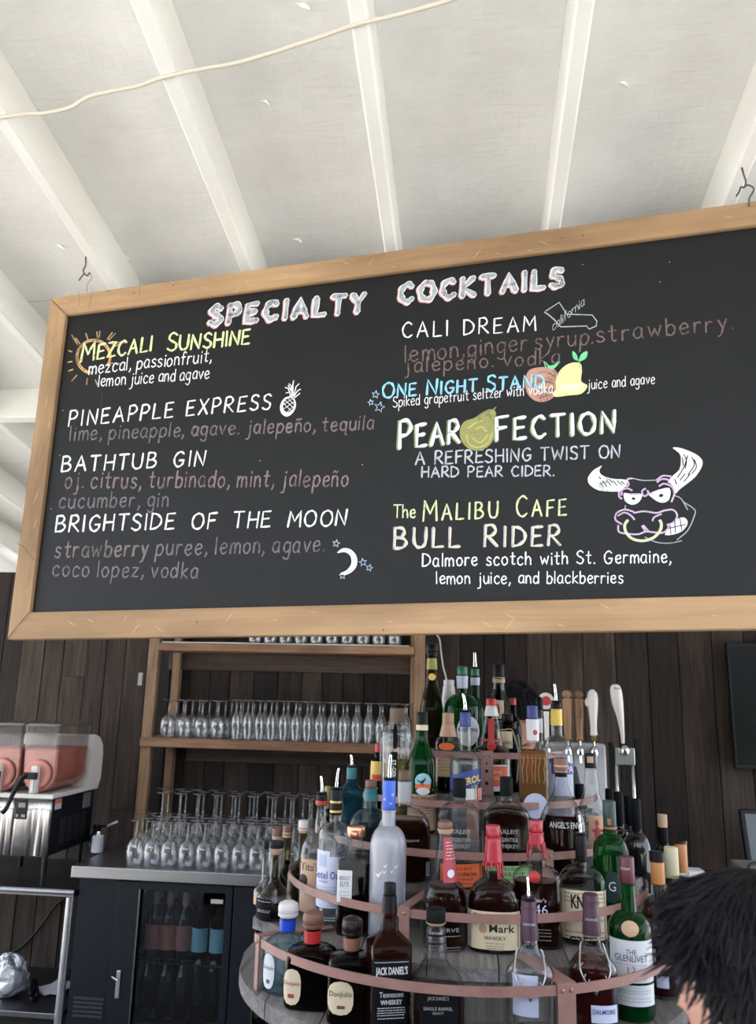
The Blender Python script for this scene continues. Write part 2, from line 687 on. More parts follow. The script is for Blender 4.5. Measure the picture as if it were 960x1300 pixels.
for zz, nm, xa in ((zs2, 'shelf_board', xl + .002), (zs1, 'shelf_board', xl + .058), (zs1 + .40, 'shelf_board', xl + .058)):
    yf = SHF - .012 if zz == zs2 else SHF + .0
    if zz == zs2:
        G().box(xa, xr0 - .002, SHF - .025, WALLY - .062, zz - .048, zz, bev=.003).build(nm, M_shelf, shelf)
    else:
        G().box(xa, xr0 - .002, SHF - .005, WALLY - .062, zz - .042, zz, bev=.003).build(nm, M_shelf, shelf)
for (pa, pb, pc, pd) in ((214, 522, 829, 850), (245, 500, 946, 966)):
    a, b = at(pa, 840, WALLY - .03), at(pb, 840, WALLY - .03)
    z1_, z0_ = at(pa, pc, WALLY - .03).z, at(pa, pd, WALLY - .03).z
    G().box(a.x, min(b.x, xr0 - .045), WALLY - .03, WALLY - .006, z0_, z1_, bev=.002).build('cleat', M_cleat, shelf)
b_ = at(178, 862, SHF)
G().box(b_.x - .012, b_.x + .012, SHF - .001, SHF + .005, b_.z - .035, b_.z + .035).build('steel_plate', pmat('dull_steel_plate', (.25, .24, .23), .4, .8), shelf)
for k in range(3):
    pass
# white cord lying along the top shelf edge
cp = [at(px, py, SHF + .01) for px, py in ((206, 813), (235, 815), (270, 813), (300, 816), (330, 817), (360, 818), (400, 819), (470, 820), (520, 822))]
cp = [Vector((p.x, SHF + .012 + .01 * math.sin(i * 1.7), zs1 + .005)) for i, p in enumerate(cp)]
tag(G().tube(smooth_path(cp), .004, 8).build('shelf_edge_wire', M_cordw, smooth=True), 'white cord lying along the front edge of the top shelf', 'cord')
# cord hanging down the wall right of the shelf
cp = [at(px, py, 4.62) for px, py in ((548, 715), (550, 760), (553, 800), (558, 812), (560, 828), (563, 848), (567, 866), (566, 900), (560, 940), (562, 1010))]
tag(G().tube(smooth_path(cp), .0042, 8).build('hanging_cord', M_cordw, smooth=True), 'thin pale cord hanging down in front of the wall beside the right shelf post', 'cord')

# ---------------------------------------------------------------- cable and hooks
def roofpt(px, py, dz=0.0):
    v = ray(px, py)
    return EYE + v * ((ROOF0 - dz - EYE.z) / (v.z + SL * v.y))


cb = [(-900, 150), (-500, 190), (-250, 172), (-60, 156), (0, 149), (30, 145), (60, 143), (90, 136), (112, 123), (140, 116), (175, 109), (208, 98), (260, 87), (300, 80), (345, 67), (400, 49),
      (450, 32), (500, 20), (545, 8), (590, -6), (680, -38)]
tag(G().tube(smooth_path([roofpt(a, b, .0055) for a, b in cb], 4), .0042, 8).build('ceiling_cable', M_cord, smooth=True),
    'off-white cable strung loosely across under the white rafters', 'cable')
hk = thing('ceiling_hook', 'bent dark wire hook at the left end of the menu board', 'hook', at(109, 328, 1.94))
o_ = hk.location.copy()
loc = lambda px, py, D=1.94: at(px, py, D) - o_
G().tube(smooth_path([loc(109, 326), loc(109, 334), loc(108, 339), loc(106, 342), loc(107, 347), loc(111, 350), loc(113, 347), loc(115, 347)]), .0022, 8).build('wire', M_iron, hk, True)
G().tube(smooth_path([loc(107, 347), loc(104, 351), loc(100, 356.5)]), [.002] * 12 + [.0012], 8).build('wire', M_iron, hk, True)
G().tube(smooth_path([loc(114, 347), loc(116.5, 352), loc(114, 357), loc(111, 361), loc(110.5, 371)]), .0011, 6).build('thin_wire', M_brass, hk, True)
hk = thing('ceiling_hook', 'bent wire hook with a rusty screw at the right end of the menu board', 'hook', at(943, 214, 1.66))
o_ = hk.location.copy()
loc = lambda px, py, D=1.66: at(px, py, D) - o_
G().tube([loc(942, 213), loc(944.5, 222), loc(946, 226)], .0022, 8).build('screw', M_rust, hk, True)
G().tube(smooth_path([loc(946, 226), loc(947, 232), loc(945, 238), loc(941, 237.5), loc(939, 243), loc(935, 249)]), .0021, 8).build('wire', M_iron, hk, True)
G().tube(smooth_path([loc(945, 238), loc(950, 235), loc(957, 239), loc(955, 246), loc(951.5, 251.5), loc(951, 262)]), .0020, 8).build('wire', M_iron, hk, True)
# ---------------------------------------------------------------- the menu board
BO = EYE + Vector((-1.14155893, 1.94, 1.04039081))          # outer top left corner of the frame front
_ys, _ts, _rs = -0.15474678, 0.02510362, 0.01643234
BH = 0.930
_ex = Vector((math.cos(_ys), math.sin(_ys), 0))
_n = Vector((-math.sin(_ys), math.cos(_ys), 0))
_uz = Vector((0, 0, 1)) * math.cos(_ts) + _n * math.sin(_ts)
BE = _ex * math.cos(_rs) + _uz * math.sin(_rs)               # along the board
BU = _uz * math.cos(_rs) - _ex * math.sin(_rs)               # up the board
BN = BE.cross(BU)                                            # towards the viewer is BN
if BN.dot(EYE - BO) < 0:
    BN = -BN
BW = 1.90
Minv = Matrix((BE, BU, BN)).transposed().to_4x4()
Minv.translation = BO
board = thing('menu_board', 'large chalkboard cocktail menu in a light timber frame hung from the rafters', 'sign', (0, 0, 0))
board.matrix_world = Minv
board.location = BO


def uv(px, py, off=0.0):
    """board coordinates (u along, v up, from the outer top left corner) of a pixel"""
    d = ray(px, py)
    P0 = BO + BN * off
    t = (P0 - EYE).dot(BN) / d.dot(BN)
    q = EYE + d * t - BO
    return q.dot(BE), q.dot(BU)


M_frame = wood('light_fir_frame', (0.46, 0.300, 0.165), (0.38, 0.232, 0.122), 'X', 0.55, 6, 0.06, 0.35)
M_framev = wood('light_fir_frame_upright', (0.45, 0.292, 0.160), (0.37, 0.225, 0.118), 'Y', 0.55, 6, 0.06, 0.35)
M_black = pmat('blackboard_paint', (0.0062, 0.0065, 0.0072), 0.50, spec=0.30, noise_amt=0.18, scale=9, bump=0.12)
M_nick = pmat('pale_wood_nick', (0.62, 0.42, 0.24), 0.6)
M_crack = pmat('dark_wood_crack', (0.13, 0.07, 0.04), 0.8)
PD = -0.010                                                  # panel face, behind the frame face
u0, v0 = uv(88, 402, PD)
u1, v1 = uv(40, 778, PD)
fl = (u0 + u1) / 2
ft = -v0
fb = BH + v1
TH = 0.035


def prism(poly, z0, z1):
    n = len(poly)
    V = [(a, b, z0) for a, b in poly] + [(a, b, z1) for a, b in poly]
    F = [tuple(range(n - 1, -1, -1)), tuple(range(n, 2 * n))] + [(i, (i + 1) % n, n + (i + 1) % n, n + i) for i in range(n)]
    return V, F


e = .0006
for poly, m, nm in (([(0, 0), (fl, -ft), (BW - fl, -ft), (BW, 0)], M_frame, 'frame_rail'),
                    ([(0, -BH), (BW, -BH), (BW - fl, -BH + fb), (fl, -BH + fb)], M_frame, 'frame_rail'),
                    ([(0, -e), (0, -BH + e), (fl - e, -BH + fb + e), (fl - e, -ft - e)], M_framev, 'frame_stile'),
                    ([(BW, -e), (BW - fl + e, -ft - e), (BW - fl + e, -BH + fb + e), (BW, -BH + e)], M_framev, 'frame_stile')):
    if poly[1][1] < poly[0][1] and poly[0][0] == 0 and nm == 'frame_rail' and False:
        pass
    # counter-clockwise seen from the front
    A = sum(poly[i][0] * poly[(i + 1) % 4][1] - poly[(i + 1) % 4][0] * poly[i][1] for i in range(4))
    if A < 0:
        poly = poly[::-1]
    bm = bmesh.new()
    V, F = prism(poly, -TH, 0)
    bv = [bm.verts.new(v) for v in V]
    for f_ in F:
        bm.faces.new([bv[i] for i in f_])
    bmesh.ops.bevel(bm, geom=bm.edges[:], offset=.0016, segments=2, affect='EDGES')
    me = bpy.data.meshes.new(nm)
    bm.to_mesh(me)
    bm.free()
    me.materials.append(m)
    o = bpy.data.objects.new(nm, me)
    COL.objects.link(o)
    o.parent = board
    shade(o, 40)
G().box(fl - .006, BW - fl + .006, -BH + fb - .006, -ft + .006, -TH + .004, PD).build('board_panel', M_black, board)


# nicks, cracks and nail holes on the frame (real grooves are too fine: thin raised splinters and dark slits)
def ribbon(pts, w, z, taper=False, wv=None):
    """flat ribbon along 2-D board points"""
    V, F = [], []
    n = len(pts)
    if n < 2:
        return V, F
    for i in range(n):
        a = pts[max(i - 1, 0)]
        b = pts[min(i + 1, n - 1)]
        dx, dy = b[0] - a[0], b[1] - a[1]
        l = math.hypot(dx, dy) or 1e-6
        nx, ny = -dy / l, dx / l
        ww = w / 2
        if taper:
            ww *= 0.25 + 0.75 * math.sin(math.pi * i / (n - 1))
        if wv:
            ww *= wv(i, n)
        V += [(pts[i][0] + nx * ww, pts[i][1] + ny * ww, z), (pts[i][0] - nx * ww, pts[i][1] - ny * ww, z)]
    for i in range(n - 1):
        F.append((2 * i, 2 * i + 1, 2 * i + 3, 2 * i + 2))
    return V, F


def disc(c, r, z, k=10, sx=1.0, sy=1.0):
    V = [(c[0] + r * sx * math.cos(2 * math.pi * i / k), c[1] + r * sy * math.sin(2 * math.pi * i / k), z) for i in range(k)]
    return V, [tuple(range(k))]


rn = random.Random(5)
gn, gc = G(), G()
for i in range(30):
    u = rn.uniform(.03, BW - .03)
    v = -BH + rn.uniform(.010, fb - .012) if i % 2 else -rn.uniform(.010, ft - .01)
    L_ = rn.uniform(.012, .03)
    s_ = rn.choice((-1, -1, 1))
    pts = [(u + L_ * t * .8, v + s_ * L_ * t * .7 + .003 * math.sin(3 * t)) for t in (-.5, -.25, 0, .25, .5)]
    gn.add(*ribbon(pts, .0012, .0004, True))
for i in range(12):
    v = -rn.uniform(.1, BH - .1)
    u = rn.uniform(.012, fl - .012)
    pts = [(u + rn.uniform(-.003, .003) + t * .006, v + .03 * t) for t in (-.5, -.2, .1, .5)]
    (gn if i % 3 else gc).add(*ribbon(pts, .0012, .0004, True))
for (px, py) in ((170, 372), (220, 362), (713, 302), (740, 299), (138, 370), (115, 445), (120, 451), (107, 470), (250, 790), (487, 800)):
    gc.add(*disc(uv(px, py), .0022, .0004))
for seg in (((22, 690), (30, 694), (37, 703), (46, 713)), ((66, 383), (80, 394), (88, 401)), ((8, 812), (25, 797), (40, 779)),
            ((101, 371), (100, 388)), ((118, 368), (113, 392)), ((178, 360), (177, 378)), ((130, 500), (128, 520))):
    gc.add(*ribbon([uv(*p) for p in seg], .0016 if seg[0][0] == 22 else .0009, .0005))
gn.build('nicks', M_nick, board)['kind'] = 'stuff'
gc.build('cracks', M_crack, board)['kind'] = 'stuff'

# ---------------------------------------------------------------- chalk
def chalkmat(name, col, cover=0.85, scale=260.0):
    m = bpy.data.materials.new(name)
    m.use_nodes = True
    t = m.node_tree
    b = t.nodes['Principled BSDF']
    b.inputs['Roughness'].default_value = 0.95
    b.inputs['Specular IOR Level'].default_value = 0.1
    c = t.nodes.new('ShaderNodeTexCoord')
    n = t.nodes.new('ShaderNodeTexNoise')
    n.inputs['Scale'].default_value = scale
    n.inputs['Detail'].default_value = 3
    t.links.new(c.outputs['Object'], n.inputs[0])
    n2 = t.nodes.new('ShaderNodeTexNoise')
    n2.inputs['Scale'].default_value = scale / 9
    t.links.new(c.outputs['Object'], n2.inputs[0])
    ad = t.nodes.new('ShaderNodeMath')
    ad.operation = 'MULTIPLY_ADD'
    ad.inputs[1].default_value = 0.55
    t.links.new(n2.outputs[0], ad.inputs[0])
    mm = t.nodes.new('ShaderNodeMath')
    mm.operation = 'MULTIPLY'
    mm.inputs[1].default_value = 0.45
    t.links.new(n.outputs[0], mm.inputs[0])
    t.links.new(mm.outputs[0], ad.inputs[2])
    r = t.nodes.new('ShaderNodeValToRGB')
    lo = 0.62 - 0.30 * cover
    r.color_ramp.elements[0].position = lo - .06
    r.color_ramp.elements[1].position = lo + .10
    dark = tuple(0.03 + 0.28 * cover * x for x in col)
    r.color_ramp.elements[0].color = (*dark, 1)
    r.color_ramp.elements[1].color = (*col, 1)
    t.links.new(ad.outputs[0], r.inputs[0])
    t.links.new(r.outputs[0], b.inputs['Base Color'])
    return m


CH = {
    'white': chalkmat('chalk_white', (0.80, 0.81, 0.84), 0.95),
    'pen': chalkmat('chalk_pen_white', (0.86, 0.87, 0.90), 1.2),
    'grey': chalkmat('chalk_grey', (0.40, 0.43, 0.46), 0.8),
    'mid': chalkmat('chalk_grey_blue', (0.50, 0.53, 0.60), 0.85),
    'dim': chalkmat('chalk_faded_grey', (0.19, 0.175, 0.185), 0.75),
    'dimpink': chalkmat('chalk_faded_pink', (0.26, 0.19, 0.20), 0.7),
    'brown': chalkmat('chalk_faded_brown', (0.19, 0.135, 0.125), 0.7),
    'pink': chalkmat('chalk_pink', (0.78, 0.45, 0.42), 0.8),
    'yellow': chalkmat('chalk_yellow_green', (0.74, 0.78, 0.38), 0.9),
    'green': chalkmat('chalk_pale_green', (0.64, 0.76, 0.45), 0.9),
    'leaf': chalkmat('chalk_leaf_green', (0.18, 0.60, 0.30), 1.0),
    'dkgreen': chalkmat('chalk_olive_shade', (0.22, 0.30, 0.15), 0.9),
    'blue': chalkmat('chalk_sky_blue', (0.28, 0.60, 0.85), 1.0),
    'pale': chalkmat('chalk_ice_blue', (0.50, 0.66, 0.85), 0.9),
    'orange': chalkmat('chalk_orange', (0.72, 0.42, 0.17), 0.75),
    'tan': chalkmat('chalk_tan', (0.45, 0.30, 0.17), 0.6),
    'lilac': chalkmat('chalk_lilac', (0.56, 0.42, 0.60), 0.9),
    'peach': chalkmat('chalk_peach', (0.50, 0.27, 0.21), 0.75),
    'lemon': chalkmat('chalk_lemon', (0.80, 0.78, 0.34), 0.9),
    'olive': chalkmat('chalk_olive', (0.30, 0.30, 0.12), 0.85),
    'olive2': chalkmat('chalk_gold_olive', (0.50, 0.44, 0.16), 0.8),
    'ring': chalkmat('chalk_ring_green', (0.55, 0.62, 0.42), 1.0),
    'black': M_black,
}
# single-stroke letters: width; strokes; 'c' = curved stroke. y 0 baseline, 10 cap height
GL = {
    'A': (7, '0 0 3.4 10 7 0|1.4 3.6 5.8 3.9'),
    'B': (6, '0 0 0.3 10|c0.2 10 3.8 9.9 5 7.8 3.4 5.6 0.5 5.2|c0.5 5.2 4.2 5 6 2.8 4 0.4 0 0'),
    'C': (6.3, 'c6.2 8.6 4.2 10 1.6 8.4 0.3 4.8 1.6 1.2 4 0 6.3 1.4'),
    'D': (6.6, '0 0 0.3 10|c0 10 3.6 9.4 6.4 6.6 6.2 3.2 3.6 0.8 0 0'),
    'E': (5.4, '5.2 10 0.3 9.7 0 0 5.4 0.3|0.2 5.1 4.4 5.4'),
    'F': (5.2, '5.4 10 0.4 9.6 0.2 0|0.3 5 4.4 5.4'),
    'G': (6.8, 'c6.2 8.6 4.2 10 1.4 8.4 0.2 4.8 1.4 1.2 3.8 0 6 1.6 6.6 3.8|3.8 4.2 6.8 4.2'),
    'H': (6.2, '0 0 0.2 10|6 0 6.2 10|0.2 5 6 5.2'),
    'I': (1.0, '0.5 0 0.6 10'),
    'J': (5, 'c4.6 10 4.6 4 3.6 0.6 1.6 0 0.2 2'),
    'K': (6.2, '0 0 0.3 10|5.8 10 0.4 4.6 6.2 0'),
    'L': (5.2, '0.4 10 0 0 5.2 0.3'),
    'M': (8, '0 0 0.8 10 4 3.4 7.4 10 8 0'),
    'N': (6.6, '0 0 0.4 10 6 0 6.6 10'),
    'O': (7.4, 'c3.8 10 1.2 8.6 0 5 1.2 1.2 3.7 0 6.3 1.3 7.4 5 6.2 8.7 3.8 10'),
    'P': (5.6, '0 0 0.4 10|c0.3 10 3.8 10.2 5.6 7.6 3.8 5 0.5 4.6'),
    'R': (6.2, '0 0 0.4 10|c0.3 10 3.8 10.2 5.4 7.6 3.6 5.2 0.5 4.8|1.6 4.9 6.2 0'),
    'S': (5.6, 'c5.4 8.8 3.4 10.1 1 9 0.8 6.6 3 5.2 5.2 3.6 5 1 2.6 -0.1 0 1.2'),
    'T': (6.4, '0 9.9 6.4 10.1|3.2 9.9 3 0'),
    'U': (6.6, 'c0.2 10 0.2 3.4 1.6 0.6 3.6 0 5.6 1 6.4 4 6.6 10'),
    'V': (6.4, '0 10 3.2 0 6.4 10'),
    'W': (9, '0 10 2.2 0 4.5 7.5 6.8 0 9 10'),
    'X': (6.2, '0 0 6 10|0.2 10 6.2 0'),
    'Y': (6.2, '0 10 3.2 5 6.2 10|3.2 5 3 0'),
    'Z': (6, '0.4 9.8 6 10 0 0 6 0.4'),
    'a': (4.8, 'c4.4 5.6 2.4 6.6 0.4 4.6 0.3 1.4 2 0 3.8 1.2 4.4 3.4|4.5 6 4.3 1.2 4.9 0'),
    'b': (4.8, '0.3 10 0.2 0|c0.3 4 1.8 6.2 4 5.6 4.7 3 3.6 0.4 1.8 -0.1 0.2 1.4'),
    'c': (4.4, 'c4.3 5.2 2.6 6.5 0.6 5 0.1 2.6 1 0.4 2.8 -0.1 4.4 1'),
    'd': (4.8, 'c4.3 4.4 2.6 6.4 0.5 5 0.2 1.6 2 -0.1 4.3 1.8|4.6 10 4.5 0'),
    'e': (4.6, 'c0.4 3 2.4 3.3 4.4 4 3.6 6.1 1.6 6 0.2 3.6 1 0.6 2.8 -0.1 4.6 1'),
    'f': (3.8, 'c4 9 2.8 10.2 1.6 8.8 1.5 5 1.4 0|0 5.8 3.4 6'),
    'g': (4.8, 'c4.3 5.4 2.4 6.5 0.4 4.8 0.5 1.4 2.4 0.4 4.3 2|c4.6 6.2 4.5 1 4.2 -2.8 2.4 -4 0.4 -2.8'),
    'h': (4.6, '0.3 10 0.2 0|c0.3 3.8 2 6.2 3.8 5.6 4.4 3.4 4.5 0'),
    'i': (1.0, '0.5 6 0.5 0|0.5 8.2 0.6 8.9'),
    '!': (1.0, '0.5 6 0.5 0'),
    'j': (3, 'c2.4 6 2.5 0 2 -3.2 0 -3.8|2.5 8.2 2.6 8.9'),
    'J2': (3, 'c2.4 6 2.5 0 2 -3.2 0 -3.8'),
    'k': (4.4, '0.3 10 0.2 0|4 6.2 0.4 3 4.4 0'),
    'l': (1.0, '0.5 10 0.5 0'),
    'm': (7, '0.2 6.2 0.2 0|c0.2 3.8 1.6 6.3 3 5.6 3.4 3 3.4 0|c3.4 3.6 4.8 6.3 6.4 5.6 6.9 3 7 0'),
    'n': (4.4, '0.2 6.2 0.2 0|c0.2 3.8 1.8 6.3 3.6 5.6 4.2 3 4.3 0'),
    '~': (4.4, '0.2 6.2 0.2 0|c0.2 3.8 1.8 6.3 3.6 5.6 4.2 3 4.3 0|c0.4 8.4 1.4 9.2 2.6 8.4 3.8 9.2'),
    'o': (4.8, 'c2.4 6.3 0.6 5 0.1 2.8 1 0.5 2.6 -0.1 4.2 1.2 4.7 3.4 3.9 5.5 2.4 6.3'),
    'p': (4.8, '0.3 6.2 0 -4|c0.3 4 2 6.4 4.2 5.6 4.8 3 3.4 0.4 1.6 0 0.2 1.6'),
    'q': (4.8, 'c4.3 5.2 2.4 6.5 0.4 4.8 0.5 1.2 2.4 0 4.3 1.8|4.6 6 4.4 -3.6 5.4 -3'),
    'r': (3.6, '0.3 6.2 0.2 0|c0.3 3.6 1.6 6 3.6 5.8'),
    's': (4, 'c3.8 5.4 2.2 6.4 0.6 5.4 1 3.8 3 2.8 3.8 1.2 2 -0.1 0 0.8'),
    't': (3.8, '1.8 9.4 1.6 1 2.6 0 3.6 0.6|0 6.3 3.8 6.5'),
    'u': (4.6, 'c0.2 6.2 0.2 2 1.2 0.2 2.8 0 4.2 2.2|4.4 6.2 4.5 0'),
    'v': (4.4, '0 6.2 2.2 0 4.4 6.4'),
    'w': (6.6, '0 6.2 1.6 0 3.3 5 5 0 6.6 6.4'),
    'x': (4.4, '0 0 4.2 6.2|0.2 6.2 4.4 0'),
    'y': (4.6, '0.2 6.2 2.4 1|c4.4 6.4 2.6 1 1.2 -3 0 -3.6'),
    'z': (4.4, '0.2 6 4.2 6.2 0.2 0.2 4.4 0.4'),
    ',': (1.4, 'c0.9 1 1.1 0 0.2 -1.8'),
    '.': (1.2, '0.4 0.2 0.8 0.7'),
    ' ': (3.6, ''),
    '6': (5, 'c4.4 9 2 8 0.4 4 0.8 0.8 2.6 0 4.6 1.4 4.4 4 2.4 5 0.6 3.4'),
}
SPACE = 2.0


def glyph_strokes(ch):
    w, s = GL[ch]
    out = []
    for st in s.split('|'):
        if not st:
            continue
        cv = st[0] == 'c'
        v = [float(q) for q in st.lstrip('c').split()]
        pts = [Vector((v[i], v[i + 1], 0)) for i in range(0, len(v), 2)]
        if cv:
            pts = smooth_path(pts, 4)
        else:
            q = []
            for a, b in zip(pts[:-1], pts[1:]):
                q += [a, a.lerp(b, .5)]
            q.append(pts[-1])
            pts = q
        out.append(pts)
    return w, out


rc = random.Random(21)


def write(g, text, p0, p1, h, wpx, z, dpx=(0, 0), jit=0.25, caps=1.0, space=3.4, gap=SPACE):
    """hand lettering on a baseline p0..p1 (pixels of the photograph), letter height h px, stroke wpx px.
    caps < 1: small capitals, the first letter of a word stays full height"""
    items = []
    cur = 0.0
    start = True
    i = 0
    text = text.replace('ñ', '~')
    for ch in text:
        if ch == ' ':
            cur += space
            start = True
            continue
        w, st = glyph_strokes(ch)
        k = 1.0 if (start or caps == 1.0) else caps
        items.append((cur, k, st))
        cur += w * k + gap
        start = False
    total = cur - gap
    a, b = Vector((*p0, 0)), Vector((*p1, 0))
    # up direction of the board at this place, in pixels
    P = uv(*p0, PD)
    q0 = proj(BO + BE * P[0] + BU * P[1])
    q1 = proj(BO + BE * P[0] + BU * (P[1] + .05))
    up = Vector((q1[0] - q0[0], q1[1] - q0[1], 0)).normalized()
    ex = (b - a) / total
    pos = []
    for (c, k, st) in items:
        jx, jy = rc.uniform(-jit, jit), rc.uniform(-jit, jit)
        sl = rc.uniform(-.02, .02)
        for pts in st:
            row = []
            for p in pts:
                q = a + ex * (c + (p.x + jx + sl * p.y) * k) + up * (h * (p.y + jy) / 10 * k)
                row.append(uv(q.x + dpx[0], q.y + dpx[1], PD))
            pxm = 1.0 / 560
            ph = rc.uniform(0, 6)
            # pixel size in metres on the board here
            s0 = uv(q.x, q.y, PD)
            s1 = uv(q.x + 1, q.y, PD)
            pxm = math.hypot(s1[0] - s0[0], s1[1] - s0[1])
            g.add(*ribbon(row, wpx * pxm, z, wv=lambda i, n, ph=ph: 0.82 + .2 * math.sin(ph + i * 1.1)))
            # blunt chalk ends
            g.add(*disc(row[0], wpx * pxm * .40, z, 6))
            g.add(*disc(row[-1], wpx * pxm * .40, z, 6))


ZC = PD + .0004
Z2 = PD + .0007
Z3 = PD + .0010


def line(text, p0, p1, h, w, col, z=ZC, extra=None, name='chalk_lettering', **k):
    st = rc.getstate()
    g = G()
    write(g, text, p0, p1, h, w, z, **k)
    o = g.build(name, CH[col], board)
    if extra:
        for (col2, w2, d) in extra:
            end = rc.getstate()
            rc.setstate(st)
            g = G()
            z += .0003
            write(g, text, p0, p1, h, w2, z, dpx=d, **k)
            g.build(name, CH[col2], board)
    return o


# title, block letters: pinkish edge, white border, grey fill
for txt, a, b in (('SPECIALTY', (262, 414), (463, 396)), ('COCKTAILS', (503, 386), (716, 364))):
    line(txt, (a[0] + 4, a[1] - 1), (b[0] - 3, b[1]), 22, 10.2, 'pink', jit=.1, gap=4.4,
         extra=[('white', 9.0, (1.2, -1.0)), ('grey', 6.2, (1.5, -1.2))])
# left column
line('MEZCALI', (103, 460), (192, 445), 24, 3.0, 'yellow', caps=.78, z=Z3, extra=[('green', 1.2, (1.2, 0))])
line('SUNSHINE', (212, 446), (316, 437), 22, 3.0, 'yellow', caps=.84, extra=[('green', 1.2, (1.2, 0))])
line('mezcal, passionfruit,', (113, 475), (268, 459), 16, 1.7, 'pen', z=Z2, jit=.4)
line('lemon juice and agave', (124, 491), (265, 480), 15, 1.6, 'white', z=Z2, jit=.4)
line('PINEAPPLE EXPRESS', (87, 541), (343, 519), 19, 2.6, 'white', gap=3.4, space=6.5)
line('lime, pineapple, agave. jalepeño, tequila', (88, 559), (474, 545), 18, 2.2, 'dim', jit=.3, gap=2.4)
line('agave. jalepeño, tequila', (243, 553), (474, 545), 18, 1.4, 'dimpink', jit=.3, gap=2.4, z=Z2)
line('BATHTUB GIN', (78, 599), (259, 591), 19, 2.6, 'white', gap=3.2, space=9)
line('oj. citrus, turbinado, mint, jalepeño', (82, 620), (441, 617), 21, 2.4, 'dimpink', jit=.3, gap=2.6)
line('cucumber, gin', (75, 645), (213, 643), 19, 2.2, 'dim', jit=.3, gap=2.6)
line('BRIGHTSIDE OF THE MOON', (70, 675), (439, 667), 20, 2.7, 'white', gap=3.0, space=9)
line('strawberry puree, lemon, agave.', (70, 708), (412, 700), 21, 2.3, 'dim', jit=.3, gap=2.6)
line('strawberry', (70, 708), (186, 706), 21, 1.3, 'dimpink', jit=.3, gap=2.6, z=Z2)
line('coco lopez, vodka', (67, 731), (250, 734), 20, 2.2, 'dim', jit=.3, gap=2.6)
# right column
line('CALI DREAM', (511, 429), (680, 420), 19, 2.5, 'white', gap=3.6, space=7)
line('lemon,ginger syrup.', (514, 460), (754, 436), 21, 2.3, 'brown', jit=.3, gap=2.2, space=2.5)
line('strawberry.', (758, 435), (932, 418), 21, 2.6, 'brown', jit=.3, gap=2.8)
line('jalepeño. vodka', (514, 473), (710, 461), 18, 2.2, 'brown', jit=.3, gap=2.6)
line('ONE NIGHT STAND', (486, 505), (690, 491), 19, 3.2, 'blue', caps=.82, z=Z3, gap=2.4, space=4.5)
line('Spiked grapefruit seltzer with vodka, lemon juice and agave', (499, 517), (831, 487), 13, 1.25, 'pen', z=Z3, jit=.3, space=4.5)
line('PEAR', (506, 570), (582, 562), 34, 6.2, 'dkgreen', caps=.82, extra=[('white', 5.0, (1.5, -.6))], gap=2.6, jit=.1)
line('FECTION', (629, 560), (780, 549), 30, 6.0, 'dkgreen', caps=.9, extra=[('white', 4.8, (1.5, -.6))], gap=3.0, jit=.1)
line('A REFRESHING TWIST ON', (528, 590), (787, 581), 16, 2.6, 'mid', gap=2.4, space=6)
line('HARD PEAR CIDER.', (536, 606), (704, 604), 13, 2.4, 'mid', gap=2.4, space=6)
line('The', (500, 657), (527, 657), 16, 2.4, 'green', jit=.2)
line('MALIBU CAFE', (537, 661), (719, 654), 26, 2.9, 'green', caps=.78, gap=3.2, space=8, extra=[('yellow', 1.0, (1, 0))])
line('BULL RIDER', (501, 696), (711, 692), 26, 4.6, 'lilac', caps=.94, gap=3.4, space=9, extra=[('green', 2.6, (1.2, .3))])
line('Dalmore scotch with St. Germaine,', (537, 719), (852, 714), 16, 2.1, 'pen', jit=.3, gap=2.3, space=6)
line('lemon juice, and blackberries', (554, 741), (791, 740), 15, 1.9, 'pen', jit=.3, gap=2.1, space=5)


# ---- drawings
def draw(col, strokes, w, z=ZC, name='chalk_drawing', closed=False, sub=4):
    g = G()
    for s in strokes:
        pts = smooth_path([Vector((a, b, 0)) for a, b in s], sub) if len(s) > 2 and sub else [Vector((a, b, 0)) for a, b in s]
        row = [uv(p.x, p.y, PD) for p in pts]
        g.add(*ribbon(row, w / 560, z))
    return g.build(name, CH[col], board)


def fill(col, poly, z=ZC, name='chalk_drawing', sub=4):
    pts = smooth_path([Vector((a, b, 0)) for a, b in poly], sub, True)[:-1] if sub else [Vector((a, b, 0)) for a, b in poly]
    V = [(*uv(p.x, p.y, PD), z) for p in pts]
    bm = bmesh.new()
    f_ = bm.faces.new([bm.verts.new(v) for v in V])
    bmesh.ops.triangulate(bm, faces=[f_])
    bm.verts.index_update()
    V = [v.co.copy() for v in bm.verts]
    F = [[v.index for v in q.verts] for q in bm.faces]
    bm.free()
    g = G()
    g.add(V, F)
    return g.build(name, CH[col], board)


def circ(cx, cy, r, a0=0, a1=360, n=16, sy=1.0):
    return [(cx + r * math.cos(math.radians(a0 + (a1 - a0) * i / n)), cy + sy * r * math.sin(math.radians(a0 + (a1 - a0) * i / n))) for i in range(n + 1)]


# sun
draw('orange', [circ(119, 453, 21, 100, 395, 20)], 4.6)
draw('tan', [circ(119, 453, 21, 120, 330, 20)], 2.2, Z2)
draw('tan', [[(91, 425), (99, 438)], [(96, 429), (102, 437)], [(109, 423), (112, 432)], [(123, 421), (124, 430)], [(127, 420), (126, 429)],
             [(143, 422), (136, 431)], [(147, 423), (138, 432)], [(160, 433), (142, 437)], [(152, 462), (138, 461)], [(91, 484), (98, 476)],
             [(110, 489), (111, 480)], [(121, 482), (124, 489)], [(158, 435), (145, 440)], [(134, 466), (124, 470)]], 2.2)
draw('orange', [[(87, 445), (92, 447)], [(86, 460), (92, 459)], [(87, 471), (93, 469)]], 2)
